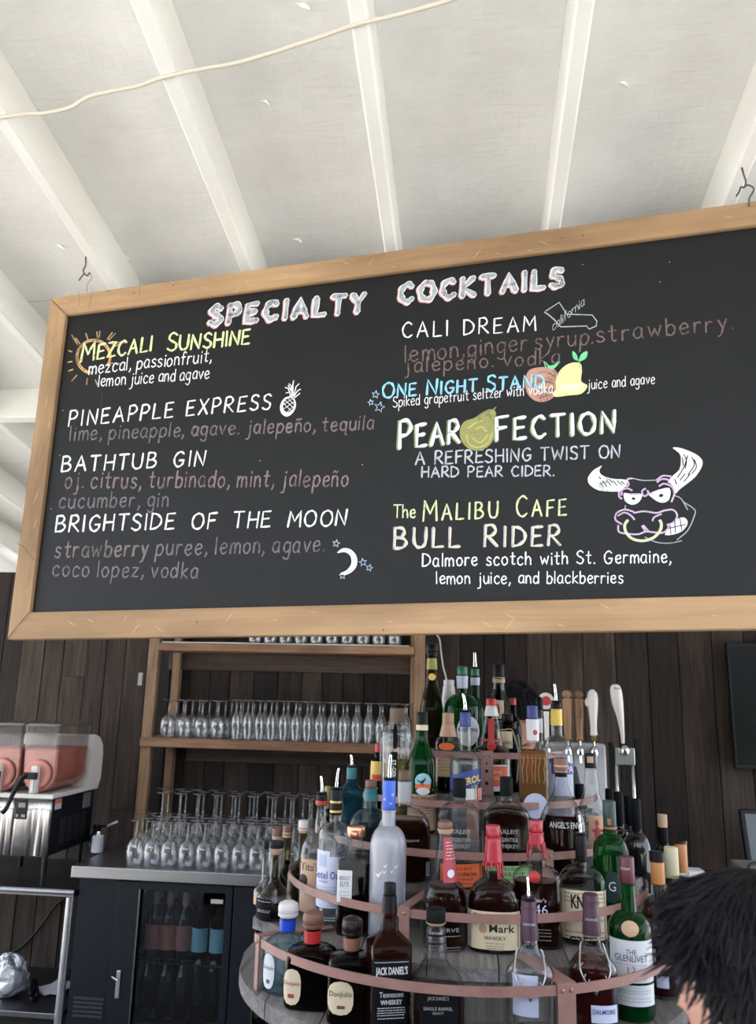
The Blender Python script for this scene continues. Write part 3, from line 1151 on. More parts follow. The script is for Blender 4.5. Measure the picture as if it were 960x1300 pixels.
# pineapple
fill('white', [(372, 504), (362, 505), (356, 514), (357, 524), (364, 529), (372, 524), (376, 514)])
fill('black', [(371, 505.5), (363.5, 507), (359.5, 514), (361, 521), (366, 523.5), (371.5, 520), (374, 513)], Z2)
draw('white', [[(360, 512), (370, 522)], [(362, 508), (373, 518)], [(366, 506), (374, 514)], [(372, 506), (360, 514)], [(374, 510), (361, 519)], [(374, 515), (365, 523)]], .8, Z3)
draw('white', [[(369, 505), (368, 498), (363, 499)], [(370, 504), (366, 493), (362, 492)], [(371, 503), (370, 490), (367, 487)], [(372, 503), (372, 488), (373, 483)],
               [(373, 503), (376, 491), (380, 487)], [(373, 504), (378, 496), (382, 494)], [(374, 505), (379, 501), (381, 499)], [(372, 500), (366, 489)]], 1.5, sub=0)


def star(cx, cy, r, rot=0):
    p = []
    for i in range(11):
        rr = r if i % 2 == 0 else r * .42
        th = math.radians(-90 + rot + i * 36)
        p.append((cx + rr * math.cos(th), cy + rr * math.sin(th)))
    return p


# moon and stars
draw('pale', [star(427, 690, 5, 10), star(461, 714, 5.2, -10), star(469, 721, 4.6, 15), star(435, 731, 4.6, 0)], .9, sub=0)
fill('white', [(428, 702), (436, 696), (446, 698), (453, 707), (453, 718), (447, 726), (438, 730), (432, 728), (440, 724), (446, 716), (445, 706), (438, 701)])
draw('lilac', [[(450, 704), (452, 713), (447, 723), (440, 727)], [(433, 700), (442, 698), (449, 706)]], .9, Z2)
draw('pale', [star(477, 501, 5.2, 8), star(471, 511, 4, -12), star(482, 517, 7, 14)], 1.0, sub=0)
# the state outline and its small word
draw('grey', [[(693, 395), (710, 384), (720, 399), (752, 400), (758, 408), (757, 414), (748, 418), (745, 414), (712, 415), (704, 406), (697, 400), (691, 396)],
              ], 1.5, sub=0)
line('california', (702, 420), (742, 387), 11, 1.1, 'grey', z=Z2, gap=1.2)
# grapefruit and lemon
fill('peach', [(690, 466), (703, 468), (709, 478), (708, 492), (703, 504), (692, 510), (680, 509), (670, 500), (667, 485), (672, 470)])
draw('brown', [[(675, 480), (690, 472), (705, 478)], [(672, 490), (688, 484), (704, 488)], [(676, 498), (690, 494), (702, 498)], [(684, 506), (695, 502)]], 1.2, Z2)
fill('lemon', [(706, 484), (710, 472), (722, 462), (736, 461), (739, 470), (738, 484), (746, 490), (738, 500), (722, 502), (706, 504), (702, 500), (706, 494)], Z2)
draw('yellow', [[(712, 478), (722, 468), (735, 465)], [(710, 488), (722, 476), (737, 472)], [(712, 494), (724, 484), (736, 480)]], 1.4, Z3)
fill('leaf', [(693, 459), (697, 464), (704, 463), (711, 459), (704, 468), (697, 468)], Z3)
fill('leaf', [(727, 446), (732, 450), (734, 458), (728, 455)], Z3)
fill('leaf', [(745, 446), (738, 450), (735, 459), (743, 456), (746, 450)], Z3)
draw('leaf', [[(735, 457), (736, 464)], [(693, 466), (691, 459)]], 1.4, Z3, sub=0)
# pear
fill('olive', [(628, 521), (630, 528), (626, 536), (628, 550), (623, 564), (610, 572), (596, 570), (586, 560), (584, 546), (590, 535), (602, 531), (612, 524), (620, 520)], Z2)
draw('olive2', [[(592, 552), (596, 564), (608, 568), (620, 562), (625, 550)], [(594, 544), (606, 536), (614, 534)], [(600, 556), (610, 562), (620, 552)], [(604, 545), (612, 542), (618, 548)],
                [(625, 524), (626, 532)]], 2.0, Z3)
draw('dkgreen', [[(626, 521), (630, 517)]], 1.6, Z3, sub=0)
# bull
f6 = lambda L: [(740 + a / 6.0, 560 + b / 6.0) for a, b in L]
fill('white', f6([(148, 186), (128, 215), (135, 250), (180, 275), (250, 290), (335, 296), (330, 340), (300, 368), (270, 384), (200, 384), (120, 375), (60, 340), (38, 300), (48, 262), (90, 215)]), sub=2)
draw('black', [f6(s) for s in ([(150, 300), (185, 350)], [(185, 300), (215, 340)], [(230, 300), (262, 340)], [(262, 302), (300, 335)], [(200, 290), (230, 320)], [(130, 320), (160, 350)], [(290, 305), (318, 330)],
                               [(120, 270), (140, 290)])], 1.1, Z2, sub=0)
fill('white', f6([(684, 52), (730, 50), (800, 72), (870, 105), (912, 150), (905, 200), (860, 270), (800, 320), (735, 370), (705, 402), (690, 350), (655, 305), (690, 260), (735, 220), (748, 160), (738, 95)]), sub=2)
draw('black', [f6(s) for s in ([(800, 110), (770, 200), (720, 280)], [(830, 120), (850, 180), (800, 260)], [(760, 130), (765, 190)], [(850, 140), (865, 200), (830, 250)], [(780, 250), (740, 300)], [(700, 290), (715, 330)],
                               [(770, 100), (790, 150), (780, 210)], [(820, 250), (770, 310)])], 1.2, Z2)
draw('lilac', [f6(s) for s in ([(380, 284), (340, 292), (350, 330), (330, 350)], [(270, 395), (300, 372), (340, 360), (378, 378)], [(275, 392), (278, 425), (300, 442)], [(300, 385), (292, 415)],
                               [(480, 360), (455, 378), (455, 405), (475, 420), (500, 395), (490, 375)], [(490, 400), (540, 400)], [(580, 345), (620, 325), (680, 350), (698, 400), (675, 465)],
                               [(560, 300), (610, 265), (675, 270)], [(565, 315), (600, 290), (650, 295), (655, 320)], [(350, 405), (440, 405)],
                               [(390, 540), (320, 522), (258, 550), (250, 600), (300, 635)], [(265, 570), (320, 545), (370, 570), (395, 600)], [(385, 548), (470, 535), (560, 548), (620, 530), (690, 525), (720, 570), (690, 620), (640, 640)],
                               [(530, 610), (545, 580), (600, 555)], [(270, 640), (275, 690), (330, 705), (420, 710), (480, 690), (540, 695), (600, 700), (640, 680), (660, 640)],
                               [(450, 645), (480, 690)], [(460, 640), (500, 685)])], 2.0, Z2)
draw('grey', [f6(s) for s in ([(380, 284), (460, 300), (560, 298)], [(700, 415), (750, 440), (800, 525)], [(760, 460), (850, 520), (850, 570), (800, 680), (715, 755)], [(470, 730), (560, 770), (660, 778), (755, 760)], [(325, 490), (322, 515)])], 1.1, Z2, sub=3)
fill('pen', f6([(318, 395), (400, 408), (450, 405), (445, 440), (415, 475), (370, 485), (325, 460), (312, 420)]), Z2, sub=2)
fill('pen', f6([(500, 405), (540, 385), (600, 365), (660, 358), (668, 410), (650, 455), (605, 470), (560, 455), (520, 425)]), Z2, sub=2)
fill('black', f6([(372, 440), (385, 428), (402, 438), (388, 450)]), Z3)
fill('black', f6([(578, 418), (595, 402), (614, 412), (598, 430)]), Z3)
fill('pen', f6([(625, 715), (650, 670), (665, 640), (720, 595), (770, 582), (798, 610), (790, 650), (750, 690), (690, 712)]), Z2, sub=2)
draw('black', [f6(s) for s in ([(700, 600), (705, 700)], [(740, 590), (755, 680)], [(650, 665), (790, 635)], [(665, 640), (672, 710)])], 1.0, Z3, sub=0)
draw('ring', [f6([(345, 600), (320, 640), (330, 695), (380, 745), (460, 760), (540, 735), (590, 680), (598, 630), (585, 600)])], 3.2, Z3)
# chalk smears and specks
gs = G()
for (px, py) in ((80, 521), (76, 578), (65, 646), (850, 333), (838, 358), (740, 306 + 30), (460, 590), (330, 585)):
    gs.add(*disc(uv(px, py, PD), .0011, Z2, 6))
gs.build('chalk_speck', CH['pen'], board)['kind'] = 'stuff'
# ---------------------------------------------------------------- counter, cooler
M_steel = pmat('brushed_steel', (0.30, 0.30, 0.31), 0.36, 1.0, noise_amt=0.12, scale=60, stretch=(0.05, 1, 1))
M_steelv = pmat('brushed_steel_upright', (0.55, 0.54, 0.53), 0.28, 1.0, noise_amt=0.12, scale=60, stretch=(1, 1, 0.05))
M_steeld = pmat('smeared_dark_steel', (0.20, 0.20, 0.21), 0.35, 1.0, noise_amt=0.3, scale=8)
M_chrome = pmat('chrome', (0.75, 0.75, 0.76), 0.10, 1.0)
M_blk = pmat('black_vinyl_coated_steel', (0.006, 0.008, 0.013), 0.5, spec=.2, bump=0.3, scale=300)
M_blk2 = pmat('black_plastic', (0.008, 0.008, 0.009), 0.4, spec=.25)
M_blkin = pmat('cooler_interior', (0.010, 0.011, 0.014), 0.6)
M_wplas = pmat('white_plastic', (0.74, 0.72, 0.70), 0.35)
M_galv = pmat('galvanised_pipe', (0.45, 0.47, 0.50), 0.35, 0.9, noise_amt=0.25, scale=30)
T_CLEAR = thin_glass('clear_glass', (0.97, 0.98, 0.98), (0.50, 0.53, 0.54), .03, .05)
T_PANE = thin_glass('door_pane', (0.72, 0.76, 0.80), (0.5, 0.55, 0.6), .02, .03)
T_STEM = thin_glass('stemware_glass', (0.93, 0.94, 0.95), (0.45, 0.47, 0.50), .08, .13, diffuse=0.06, dcol=(.8, .8, .82), power=2.0)
CZ = ctz
CF = 3.94
CL = at(91, 1098, CF).x
counter = thing('steel_counter', 'long stainless steel back counter standing along the plank wall', 'counter', (0, 0, 0))
CR = at(838, 1080, 4.3).x
G().box(CL, CR, CF, WALLY - .013, CZ - .052, CZ, bev=.004).build('counter_top', M_steel, counter)
# cooler
FX0 = at(95, 1132, 3.965).x + .012
FD = CF + .04
cool = thing('bar_cooler', 'black glass-door bar cooler under the steel counter', 'cooler', (0, 0, 0))
gx0, gx1 = at(179, 1135, FD).x, at(288, 1135, FD).x
fx0, fx1 = at(151, 1130, FD).x, at(297, 1135, FD).x
zt = CZ - .056
zb = .08
gz0, gz1 = .17, at(230, 1130, FD).z
G().box(FX0, fx0 - .004, FD, 4.70, zb, zt, bev=.004).build('side_housing', M_blk, cool)
D2 = fx1 - fx0
doors = [(fx0, fx1), (fx1 + .006, fx1 + .006 + D2)]
xe = doors[-1][1]
G().box(fx0, xe, 4.62, 4.70, zb, zt).box(fx0, xe, FD + .03, 4.62, zb, zb + .05).box(fx0, xe, FD + .03, 4.62, zt - .05, zt).box(
    xe - .03, xe, FD + .03, 4.62, zb + .05, zt - .05).build('cabinet', M_blkin, cool)
G().box(FX0, xe, FD + .03, 4.65, 0.001, zb - .001).build('plinth', M_blk2, cool)
for k, (a, b) in enumerate(doors):
    ml, mr = gx0 - fx0, fx1 - gx1
    g = G().box(a, a + ml, FD - .02, FD + .025, zb + .005, zt - .004, bev=.003).box(b - mr, b, FD - .02, FD + .025, zb + .005, zt - .004, bev=.003)
    g.box(a + ml, b - mr, FD - .02, FD + .025, gz1, zt - .004).box(a + ml, b - mr, FD - .02, FD + .025, zb + .005, gz0)
    d_ = g.build('door', M_blk, cool)
    G().box(a + ml, b - mr, FD - .004, FD, gz0, gz1).build('pane', T_PANE, d_)
    G().box(a + ml - .001, a + ml + .005, FD - .024, FD - .019, gz0, gz1).build('bright_edge', M_steeld, d_)
lv = at(150, 1250, FD - .02)
lt = G().box(lv.x - .010, lv.x + .010, FD - .026, FD - .0205, lv.z - .055, lv.z + .06, bev=.002)
for dz in (-.045, -.02, .02, .05):
    lt.tube([(lv.x, FD - .030, lv.z + dz), (lv.x, FD - .025, lv.z + dz)], .004, 8)
la = lt.build('door_catch', M_steelv, cool)
G().tube([(lv.x, FD - .03, lv.z + .02), (lv.x - .028, FD - .034, lv.z + .035)], [.006, .003], 8).build('catch_arm', M_steelv, la)
gv = G()
for i in range(26):
    for j in range(5):
        xx = FX0 + .03 + i * (fx0 - FX0 - .06) / 25
        zz = at(120, 1268, FD).z - j * .018
        gv.box(xx - .003, xx + .003, FD - .003, FD + .001, zz - .005, zz + .005)
gv.build('vent_grille', pmat('grille_grey', (.03, .032, .036), .5), cool)['kind'] = 'stuff'
shz = at(230, 1212, 4.15).z
for zz, nm in ((shz, 'wire_shelf'), (.17, 'wire_shelf')):
    g = G()
    for k in range(9):
        y = FD + .05 + k * .065
        g.tube([(fx0 + .02, y, zz - .006), (xe - .04, y, zz - .006)], .003, 5)
    for x in (fx0 + .03, (fx0 + xe) / 2, xe - .05):
        g.tube([(x, FD + .04, zz - .012), (x, FD + .59, zz - .012)], .003, 5)
    g.build(nm, M_steeld, cool)
st = at(280, 1145, FD - .004)
G().box(st.x - .045, st.x + .012, FD - .006, FD - .0045, st.z - .008, st.z + .010).build('sticker', pmat('pale_sticker', (.45, .42, .40), .5), cool)

# ---------------------------------------------------------------- pipe-legged table at the left
TZ = at(50, 1129, 3.965).z
TX1 = at(95, 1132, 3.965).x
tab = thing('steel_table', 'stainless table on galvanised pipe legs at the left edge', 'table', (0, 0, 0))
G().box(TX1 - 1.15, TX1 - .004, 3.97, 4.66, TZ - .03, TZ, bev=.003).build('table_top', M_steeld, tab)
G().tube([(TX1 - 1.15, 3.965, TZ - .006), (TX1, 3.965, TZ - .006)], .0135, 12).build('front_rail', M_steel, tab)
for x, y in ((TX1 - .03, 3.99), (TX1 - .03, 4.63), (TX1 - 1.1, 3.99), (TX1 - 1.1, 4.63)):
    G().tube([(x, y, 0.001), (x, y, TZ - .031)], .019, 14).build('leg', M_galv, tab)
G().box(TX1 - 1.1, TX1 - .03, 4.0, 4.6, .16, .185, bev=.003).build('lower_shelf', M_steeld, tab)

# ---------------------------------------------------------------- slush machine
MF = 4.0
mx1 = at(64, 1050, MF).x
mxc = at(27, 960, MF).x
bw = (mx1 - mxc)
mx0 = mxc - bw
zb0 = at(60, 1088, MF).z
ztr = at(60, 1014, MF).z
zbt = at(60, 922, MF).z
MD = 0.50
M_drink = pmat('pink_frozen_drink', (0.60, 0.17, 0.125), 0.35, noise_amt=0.2, scale=25)
M_bowl = thin_glass('clear_bowl_plastic', (0.94, 0.93, 0.93), (0.62, 0.58, 0.56), .05, .05, diffuse=.04, dcol=(.8, .75, .7))
M_lid = thin_glass('smoked_lid_plastic', (0.35, 0.33, 0.32), (0.2, 0.2, 0.2), .15, .12, diffuse=.3, dcol=(.35, .32, .30))
sm = thing('slush_machine', 'two-bowl frozen drink machine with pink slush on the left steel table', 'drink machine', (mx0, MF, TZ + .001))
L0 = Vector((mx0, MF, TZ + .001))
W2 = 2 * bw
zb0 -= L0.z
ztr -= L0.z
zbt -= L0.z
# body: louvred black side, steel front
G().box(.004, W2 - .004, .012, MD - .04, zb0, ztr - .001, bev=.004).build('housing', M_blk, sm)
for k in range(2):
    x0_ = k * bw
    # pleated steel splash panel
    V, F = [], []
    n = 18
    for i in range(n + 1):
        u = i / n
        x = x0_ + .004 + u * (bw - .008)
        c = (u - .62) / .22
        dent = .026 * math.exp(-c * c) * (0.5 + .5 * math.cos(c * 9))
        for (z, s_) in ((zb0, 1.0), (ztr - .06, .45), (ztr - .004, 0.0)):
            V.append((x, -.004 + dent * s_, z))
    for i in range(n):
        for j in range(2):
            F.append((i * 3 + j, (i + 1) * 3 + j, (i + 1) * 3 + j + 1, i * 3 + j + 1))
    b0 = len(V)
    V += [(x, .0115, z) for x, y, z in V]
    F += [tuple(b0 + i for i in f[::-1]) for f in F[:2 * n]]
    rim = [(i * 3, (i + 1) * 3) for i in range(n)] + [((i + 1) * 3 + 2, i * 3 + 2) for i in range(n)] + [(1, 0), (2, 1), (n * 3, n * 3 + 1), (n * 3 + 1, n * 3 + 2)]
    F += [(a, a + b0, b + b0, b) for a, b in rim]
    mk('front_panel', V, F, M_steelv, sm, True)
px_ = bw + .034
cp_ = G().box(px_ - .028, px_ + .030, -.0075, -.0045, ztr - .098, ztr - .008, bev=.001).build('control_panel', M_blk2, sm)
G().box(px_ - .014, px_ + .022, -.0085, -.0076, ztr - .044, ztr - .022).build('display', pmat('lcd', (.24, .28, .22), .3), cp_)
for dx in (-.016, .010, .020):
    G().box(px_ + dx - .004, px_ + dx + .004, -.0085, -.0076, ztr - .088, ztr - .075).build('button', pmat('grey_button', (.4, .4, .42), .4), cp_)
# side louvres
g = G()
for r_ in range(4):
    for j in range(22):
        y = .10 + r_ * .075
        z = zb0 + .04 + j * (ztr - zb0 - .14) / 22
        g.box(W2 - .0045, W2 - .001, y, y + .060, z, z + .0022)
g.build('side_louvres', pmat('louvre_grey', (.06, .06, .065), .4, .3), sm)['kind'] = 'stuff'
G().box(W2 - .0045, W2 - .0025, .03, .095, ztr - .055, ztr - .008).build('warning_label', pmat('white_print', (.65, .6, .58), .5), sm)
G().box(W2 - .0027, W2 - .0015, .032, .093, ztr - .028, ztr - .010).build('warning_stripe', pmat('orange_print', (.75, .20, .07), .5), sm)
G().box(W2 - .0045, W2 - .0025, .33, .42, ztr - .085, ztr - .01).build('rating_plate', pmat('grey_print', (.16, .16, .17), .4), sm)
for x in (.03, W2 - .03):
    for y in (.04, MD - .09):
        G().tube([(x, y, 0), (x, y, zb0)], [.011, .014], 12).build('foot', M_blk2, sm)
g = G().box(-.006, W2 + .008, -.022, MD - .03, ztr, ztr + .022, bev=.005)
g.build('drip_tray_deck', M_wplas, sm)
# white back cowl, curved profile
prof = [(MD - .14, ztr + .0225), (MD - .15, ztr + .10), (MD - .135, zbt - .065), (MD - .11, zbt - .055), (MD - .055, zbt - .07), (MD - .012, zbt - .11),
        (MD, zbt - .16), (MD, ztr + .05), (MD - .03, ztr + .0)]
for k in range(2):
    xa, xb = k * bw - (.005 if k == 0 else -.001), (k + 1) * bw + (.007 if k else -.001)
    n = len(prof)
    V = [(xa, y, z) for y, z in prof] + [(xb, y, z) for y, z in prof]
    F = [tuple(range(n)), tuple(range(2 * n - 1, n - 1, -1))] + [(i, n + i, n + (i + 1) % n, (i + 1) % n) for i in range(n)]
    mk('back_cowl', V, F, M_wplas, sm)
M_dark_logo = pmat('lever_grey_print', (.5, .5, .52), .5)
for k in range(2):
    xa, xb = k * bw + .006, (k + 1) * bw - .006
    xc = (xa + xb) / 2
    hw = (xb - xa) / 2
    yb_ = MD - .155
    # horizontal barrel + upright hopper: rings along z
    zt_ = zbt
    zc = ztr + .024 + hw * .98

    def ringpts(z, y0, y1, w, n=7):
        out = []
        for (cx_, cy_, a0) in ((xc + w - .012, y0 + .012, -90), (xc + w - .012, y1 - .012, 0), (xc - w + .012, y1 - .012, 90), (xc - w + .012, y0 + .012, 180)):
            for i in range(n):
                a = math.radians(a0 + 90 * i / (n - 1))
                out.append((cx_ + .012 * math.cos(a), cy_ + .012 * math.sin(a), z))
        return out
    def bowl(zlist, name, mat, cap0, cap1, inset=0.0, ybk=0.0):
        V, F = [], []
        m = None
        for (z, w, y0) in zlist:
            r = ringpts(z, y0 + inset, yb_ + ybk - inset, max(.014, w - inset))
            m = len(r)
            V += r
        for i in range(len(zlist) - 1):
            for q in range(m):
                q2 = (q + 1) % m
                F.append((i * m + q, i * m + q2, (i + 1) * m + q2, (i + 1) * m + q))
        if cap0:
            F.append(tuple(range(m - 1, -1, -1)))
        if cap1:
            F.append(tuple((len(zlist) - 1) * m + q for q in range(m)))
        return mk(name, V, F, mat, sm, True)
    zl = []
    for i in range(9):
        a = math.radians(-88 + 88 * i / 8)
        zl.append((zc + hw * .96 * math.sin(a), hw * math.cos(a), .012))
    zl += [(zc + .04, hw, .010), (zt_ - .135, hw, .008), (zt_ - .07, hw, .006), (zt_ - .004, hw * 1.02, .0), (zt_, hw * 1.03, -.003)]
    bowl(zl, 'bowl', M_bowl, False, False)
    zd = [q for q in zl if q[0] < zt_ - .13] + [(zt_ - .122, hw, .007), (zt_ - .112, hw * .97, .014)]
    bowl(zd, 'slush', M_drink, True, True, .004)
    # round front plate, tap and lever
    Mx = Matrix.Translation((xc, .004, zc)) @ Matrix.Rotation(math.radians(90), 4, 'X')
    G().loft([(0, hw * .78), (.012, hw * .76), (.016, hw * .70)], 30, mat=Mx).build('front_plate', pmat('milky_pink_plate', (.62, .26, .21), .3), sm, angle=30)
    tapx = xc + hw * .05
    G().box(tapx - .017, tapx + .017, -.045, -.0125, zc - .085, zc + .042, bev=.005).box(tapx - .009, tapx + .009, -.052, -.0455, zc - .08, zc - .02, bev=.003).build('tap', M_wplas, sm)
    G().box(tapx - .045, tapx + .028, -.066, -.053, zc - .018, zc + .014, bev=.004).tube(
        smooth_path([(tapx - .03, -.060, zc + .0), (tapx - .05, -.068, zc - .02), (tapx - .075, -.085, zc - .09), (tapx - .09, -.10, zc - .15), (tapx - .105, -.11, zc - .17)]),
        [.014] * 6 + [.012] * 6 + [.010] * 6 + [.011] * 7, 10).build('lever', M_blk2, sm, angle=40)
    # lid
    V, F = [], []
    r = ringpts(zt_ + .001, -.006, yb_ + .006, hw * 1.035)
    r2 = ringpts(zt_ + .012, .02, yb_ - .02, hw * .9)
    m = len(r)
    V = r + r2
    F = [(q, (q + 1) % m, m + (q + 1) % m, m + q) for q in range(m)] + [tuple(m + q for q in range(m)), tuple(range(m - 1, -1, -1))]
    mk('lid', V, F, M_lid, sm, True)

# spray can and bottle brush behind the machine
pc = on_z(123, 1082, CZ)
can = thing('spray_can', 'small white-labelled can standing at the left end of the steel counter', 'can', (pc.x, pc.y, CZ + .0008))
G().loft([(0, .027), (.003, .030), (.075, .030), (.082, .024)], 24).build('can_body', pmat('can_label_white', (.62, .66, .78), .4), can, angle=30)
G().loft([(.0825, .022), (.094, .015), (.100, .014), (.101, .006)], 20).build('can_top', M_chrome, can, angle=30)
bn = at(128, 1050, pc.y + .14)
wp = at(147, 1044, pc.y + .14)
hx = thing('dispenser_wand', 'black dispenser bottle with a white-tipped arm behind the small can', 'dispenser', (bn.x - .02, bn.y, CZ + .0008))
hh = bn.z - CZ
G().loft([(0, .034), (.004, .037), (hh - .05, .037), (hh - .03, .02), (hh - .012, .018)], 20).build('bottle', M_blk2, hx, angle=30)
G().loft([(hh - .012, .022), (hh + .004, .024), (hh + .010, .02)], 18).tube([(.0, 0, hh), (.055, 0, hh + .006)], .006, 8).build('pump_head', M_blk2, hx, angle=30)
G().tube([(.056, 0, hh + .006), (wp.x - bn.x + .03, 0, wp.z - CZ + .004)], .006, 8).build('white_tip', M_wplas, hx, True)

# things on the floor at the left: plastic bag, papers, cable
fz = .1855
bp_ = on_z(9, 1264, fz)
V, F = [], []
nu, nv = 26, 16
for j in range(nv + 1):
    for i in range(nu):
        a, b = 2 * math.pi * i / nu, math.pi * j / nv
        r = .13 * (1 + .28 * noise.noise(Vector((math.cos(a) * 2, math.sin(a) * 2, b * 2.2))) + .10 * noise.noise(Vector((math.cos(a) * 7, math.sin(a) * 7, b * 6))))
        r *= math.sin(b) ** .8 if b < math.pi else 0
        V.append((r * math.cos(a) * 1.1, r * math.sin(a) * .8, .115 - .115 * math.cos(b) * (1.15 + (.35 * math.cos(2 * a) ** 2 if b > 1.7 else 0))))
for v_i in range(len(V)):
    V[v_i] = (V[v_i][0], V[v_i][1], max(0.0, V[v_i][2]))
for j in range(nv):
    for i in range(nu):
        i2 = (i + 1) % nu
        F.append((j * nu + i, j * nu + i2, (j + 1) * nu + i2, (j + 1) * nu + i))
T_BAG = thin_glass('clear_bag_plastic', (0.80, 0.82, 0.85), (0.6, 0.62, 0.66), .12, .22, diffuse=.22, dcol=(.75, .77, .82), power=1.5)
bag = thing('plastic_bag', 'crumpled clear plastic bag of white napkins on the shelf under the left table', 'bag', (bp_.x, bp_.y, fz + .001))
bag.scale = (.66, .66, .66)
mk('bag_film', V, F, T_BAG, bag)
mk('napkins', [(x * .8, y * .8, .004 + z * .62) for x, y, z in V], F, pmat('napkin_white', (.7, .7, .74), .9), bag, True)
pp = on_z(64, 1258, fz)
pap = G()
for k in range(3):
    a = .4 + k * .5
    c, s_ = math.cos(a), math.sin(a)
    Vv = []
    for (u, v, z) in ((-.07, -.045, .0), (.07, -.045, .006), (.07, .045, .028), (-.07, .045, .004)):
        Vv.append((u * c - v * s_ + .02 * k, u * s_ + v * c, z + .004 * k + .001))
    Vv += [(x, y, z + .0015) for x, y, z in Vv]
    pap.add(Vv, [(3, 2, 1, 0), (4, 5, 6, 7), (0, 1, 5, 4), (1, 2, 6, 5), (2, 3, 7, 6), (3, 0, 4, 7)])
o = pap.build('paper_scraps', pmat('torn_paper', (.55, .55, .58), .8))
o.location = (pp.x, pp.y, fz + .001)
tag(o, 'torn white paper scraps beside the plastic bag under the left table', 'paper')
ch_ = [on_z(39, 1262, fz + .03), on_z(42, 1244, fz + .05), on_z(46, 1252, fz + .03), on_z(40, 1268, fz + .014), on_z(48, 1264, fz + .013), on_z(45, 1248, fz + .04)]
tag(G().tube(smooth_path([(p.x, p.y, max(p.z, fz + .012)) for p in ch_], 6), .009, 8).build('cable_coil', M_blk2, smooth=True), 'black coiled cable lying between the bag and the paper scraps', 'cable')
cbl = [at(2, 1216, 4.783), at(30, 1200, 4.783), at(52, 1175, 4.783), at(70, 1150, 4.783), at(84, 1138, 4.783), at(100, 1110, 4.783)]
tag(G().tube(smooth_path(cbl), .006, 8).build('power_cable', M_blk2, smooth=True), 'black power cable sloping up the wall behind the left table', 'cable')

# ---------------------------------------------------------------- stemware
def glass_mesh(kind):
    if kind == 'wine':       # standing upside down: bowl mouth on the counter, foot on top
        R = [(0, .033), (.012, .037), (.045, .0418), (.084, .0415), (.104, .0355), (.117, .022), (.124, .008), (.150, .0042), (.185, .0045), (.196, .010), (.200, .033), (.2025, .035), (.203, .030)]
    elif kind == 'tall':
        R = [(0, .034), (.02, .040), (.06, .047), (.10, .046), (.13, .034), (.148, .015), (.158, .006), (.20, .0045), (.262, .005), (.276, .012), (.281, .036), (.284, .038), (.285, .030)]
    elif kind == 'flute':
        R = [(0, .021), (.03, .0255), (.08, .027), (.12, .023), (.142, .011), (.152, .005), (.175, .004), (.194, .005), (.203, .011), (.207, .029), (.2095, .031), (.210, .026)]
    else:
        R = [(0, .034), (.004, .036), (.05, .038), (.085, .033), (.088, .030)]
    g = G().loft(R, 20, cap0=False, cap1=True)
    me = bpy.data.meshes.new(kind)
    me.from_pydata(g.V, [], g.F)
    me.materials.append(T_STEM)
    me.shade_smooth()
    return me


GM = {k: glass_mesh(k) for k in ('wine', 'tall', 'flute', 'tumbler')}
KN = {'wine': 'wine_glass', 'tall': 'tall_wine_glass', 'flute': 'champagne_flute', 'tumbler': 'tumbler'}


def put_glass(kind, x, y, z, label, group, s=1.0):
    o = bpy.data.objects.new(KN[kind], GM[kind])
    COL.objects.link(o)
    o.location = (x, y, z + .0006)
    o.scale = (s, s, s)
    o.rotation_euler = (0, 0, random.uniform(0, 6))
    return tag(o, label, 'glass', group)


rg = random.Random(3)
# middle shelf: wine glasses at the left, flutes to the right
names = ['front', 'second', 'rear']
xw = [at(px, 900, SHF + .02).x for px in (214, 235, 257, 277)]
for r_, (n_, dy) in enumerate((('front', .03), ('second', .12), ('rear', .205))):
    for i, x in enumerate(xw):
        put_glass('wine', x + r_ * .012 + rg.uniform(-.002, .002), SHF + dy, zs2, f'upside-down wine glass on the middle shelf, {ORD[i]} from left, {n_} row',
                  'wine glasses upside down on the middle shelf', 1.0)
x = at(300, 900, SHF + .02).x
i = 0
xsf = []
while x < xr0 - .035:
    xsf.append(x)
    x += .0665
for r_, (n_, dy) in enumerate((('front', .025), ('second', .095), ('third', .162))):
    for i, x in enumerate(xsf):
        put_glass('flute', x + (r_ % 2) * .006 + rg.uniform(-.002, .002), SHF + dy, zs2, f'narrow upside-down flute on the middle shelf, {ORD[i]} from left, {n_} row',
                  'flutes upside down on the middle shelf', 1.0)
# top shelf tumblers
x = at(322, 806, SHF + .02).x
i = 0
while x < xr0 - .04:
    put_glass('tumbler', x, SHF + .055, zs1, f'short clear tumbler on the top shelf, {ORD[i]} from the left',
              'tumblers on the top shelf')
    x += .088
    i += 1
# counter: four rows of wine glasses, two rows of taller ones behind
yr = [CF + .075 + .085 * k for k in range(4)]
for r_, y in enumerate(yr):
    x = on_z(197, 1086, CZ).x - .012 - .018 * r_ + (.035 if r_ % 2 else 0)
    n_ = ('front', 'second', 'third', 'fourth')[r_]
    for i in range(12 if r_ < 2 else 13):
        put_glass('wine', x + i * .0855 + rg.uniform(-.002, .002), y + rg.uniform(-.002, .002), CZ,
                  f'upside-down wine glass on the steel counter, {ORD[i]} from left, {n_} row', 'wine glasses upside down on the steel counter', 1.0)
for r_ in range(3):
    y = CF + .075 + .085 * 4 + .02 + r_ * .098
    x = at(208, 1000, y).x
    for i in range(11):
        put_glass('tall', x + i * .098 + (r_ % 2) * .03, y, CZ,
                  f'tall upside-down wine glass behind the shorter ones, {ORD[i]} from left, {("nearer", "middle", "rearmost")[r_]} row',
                  'tall wine glasses at the back of the steel counter', 1.02)

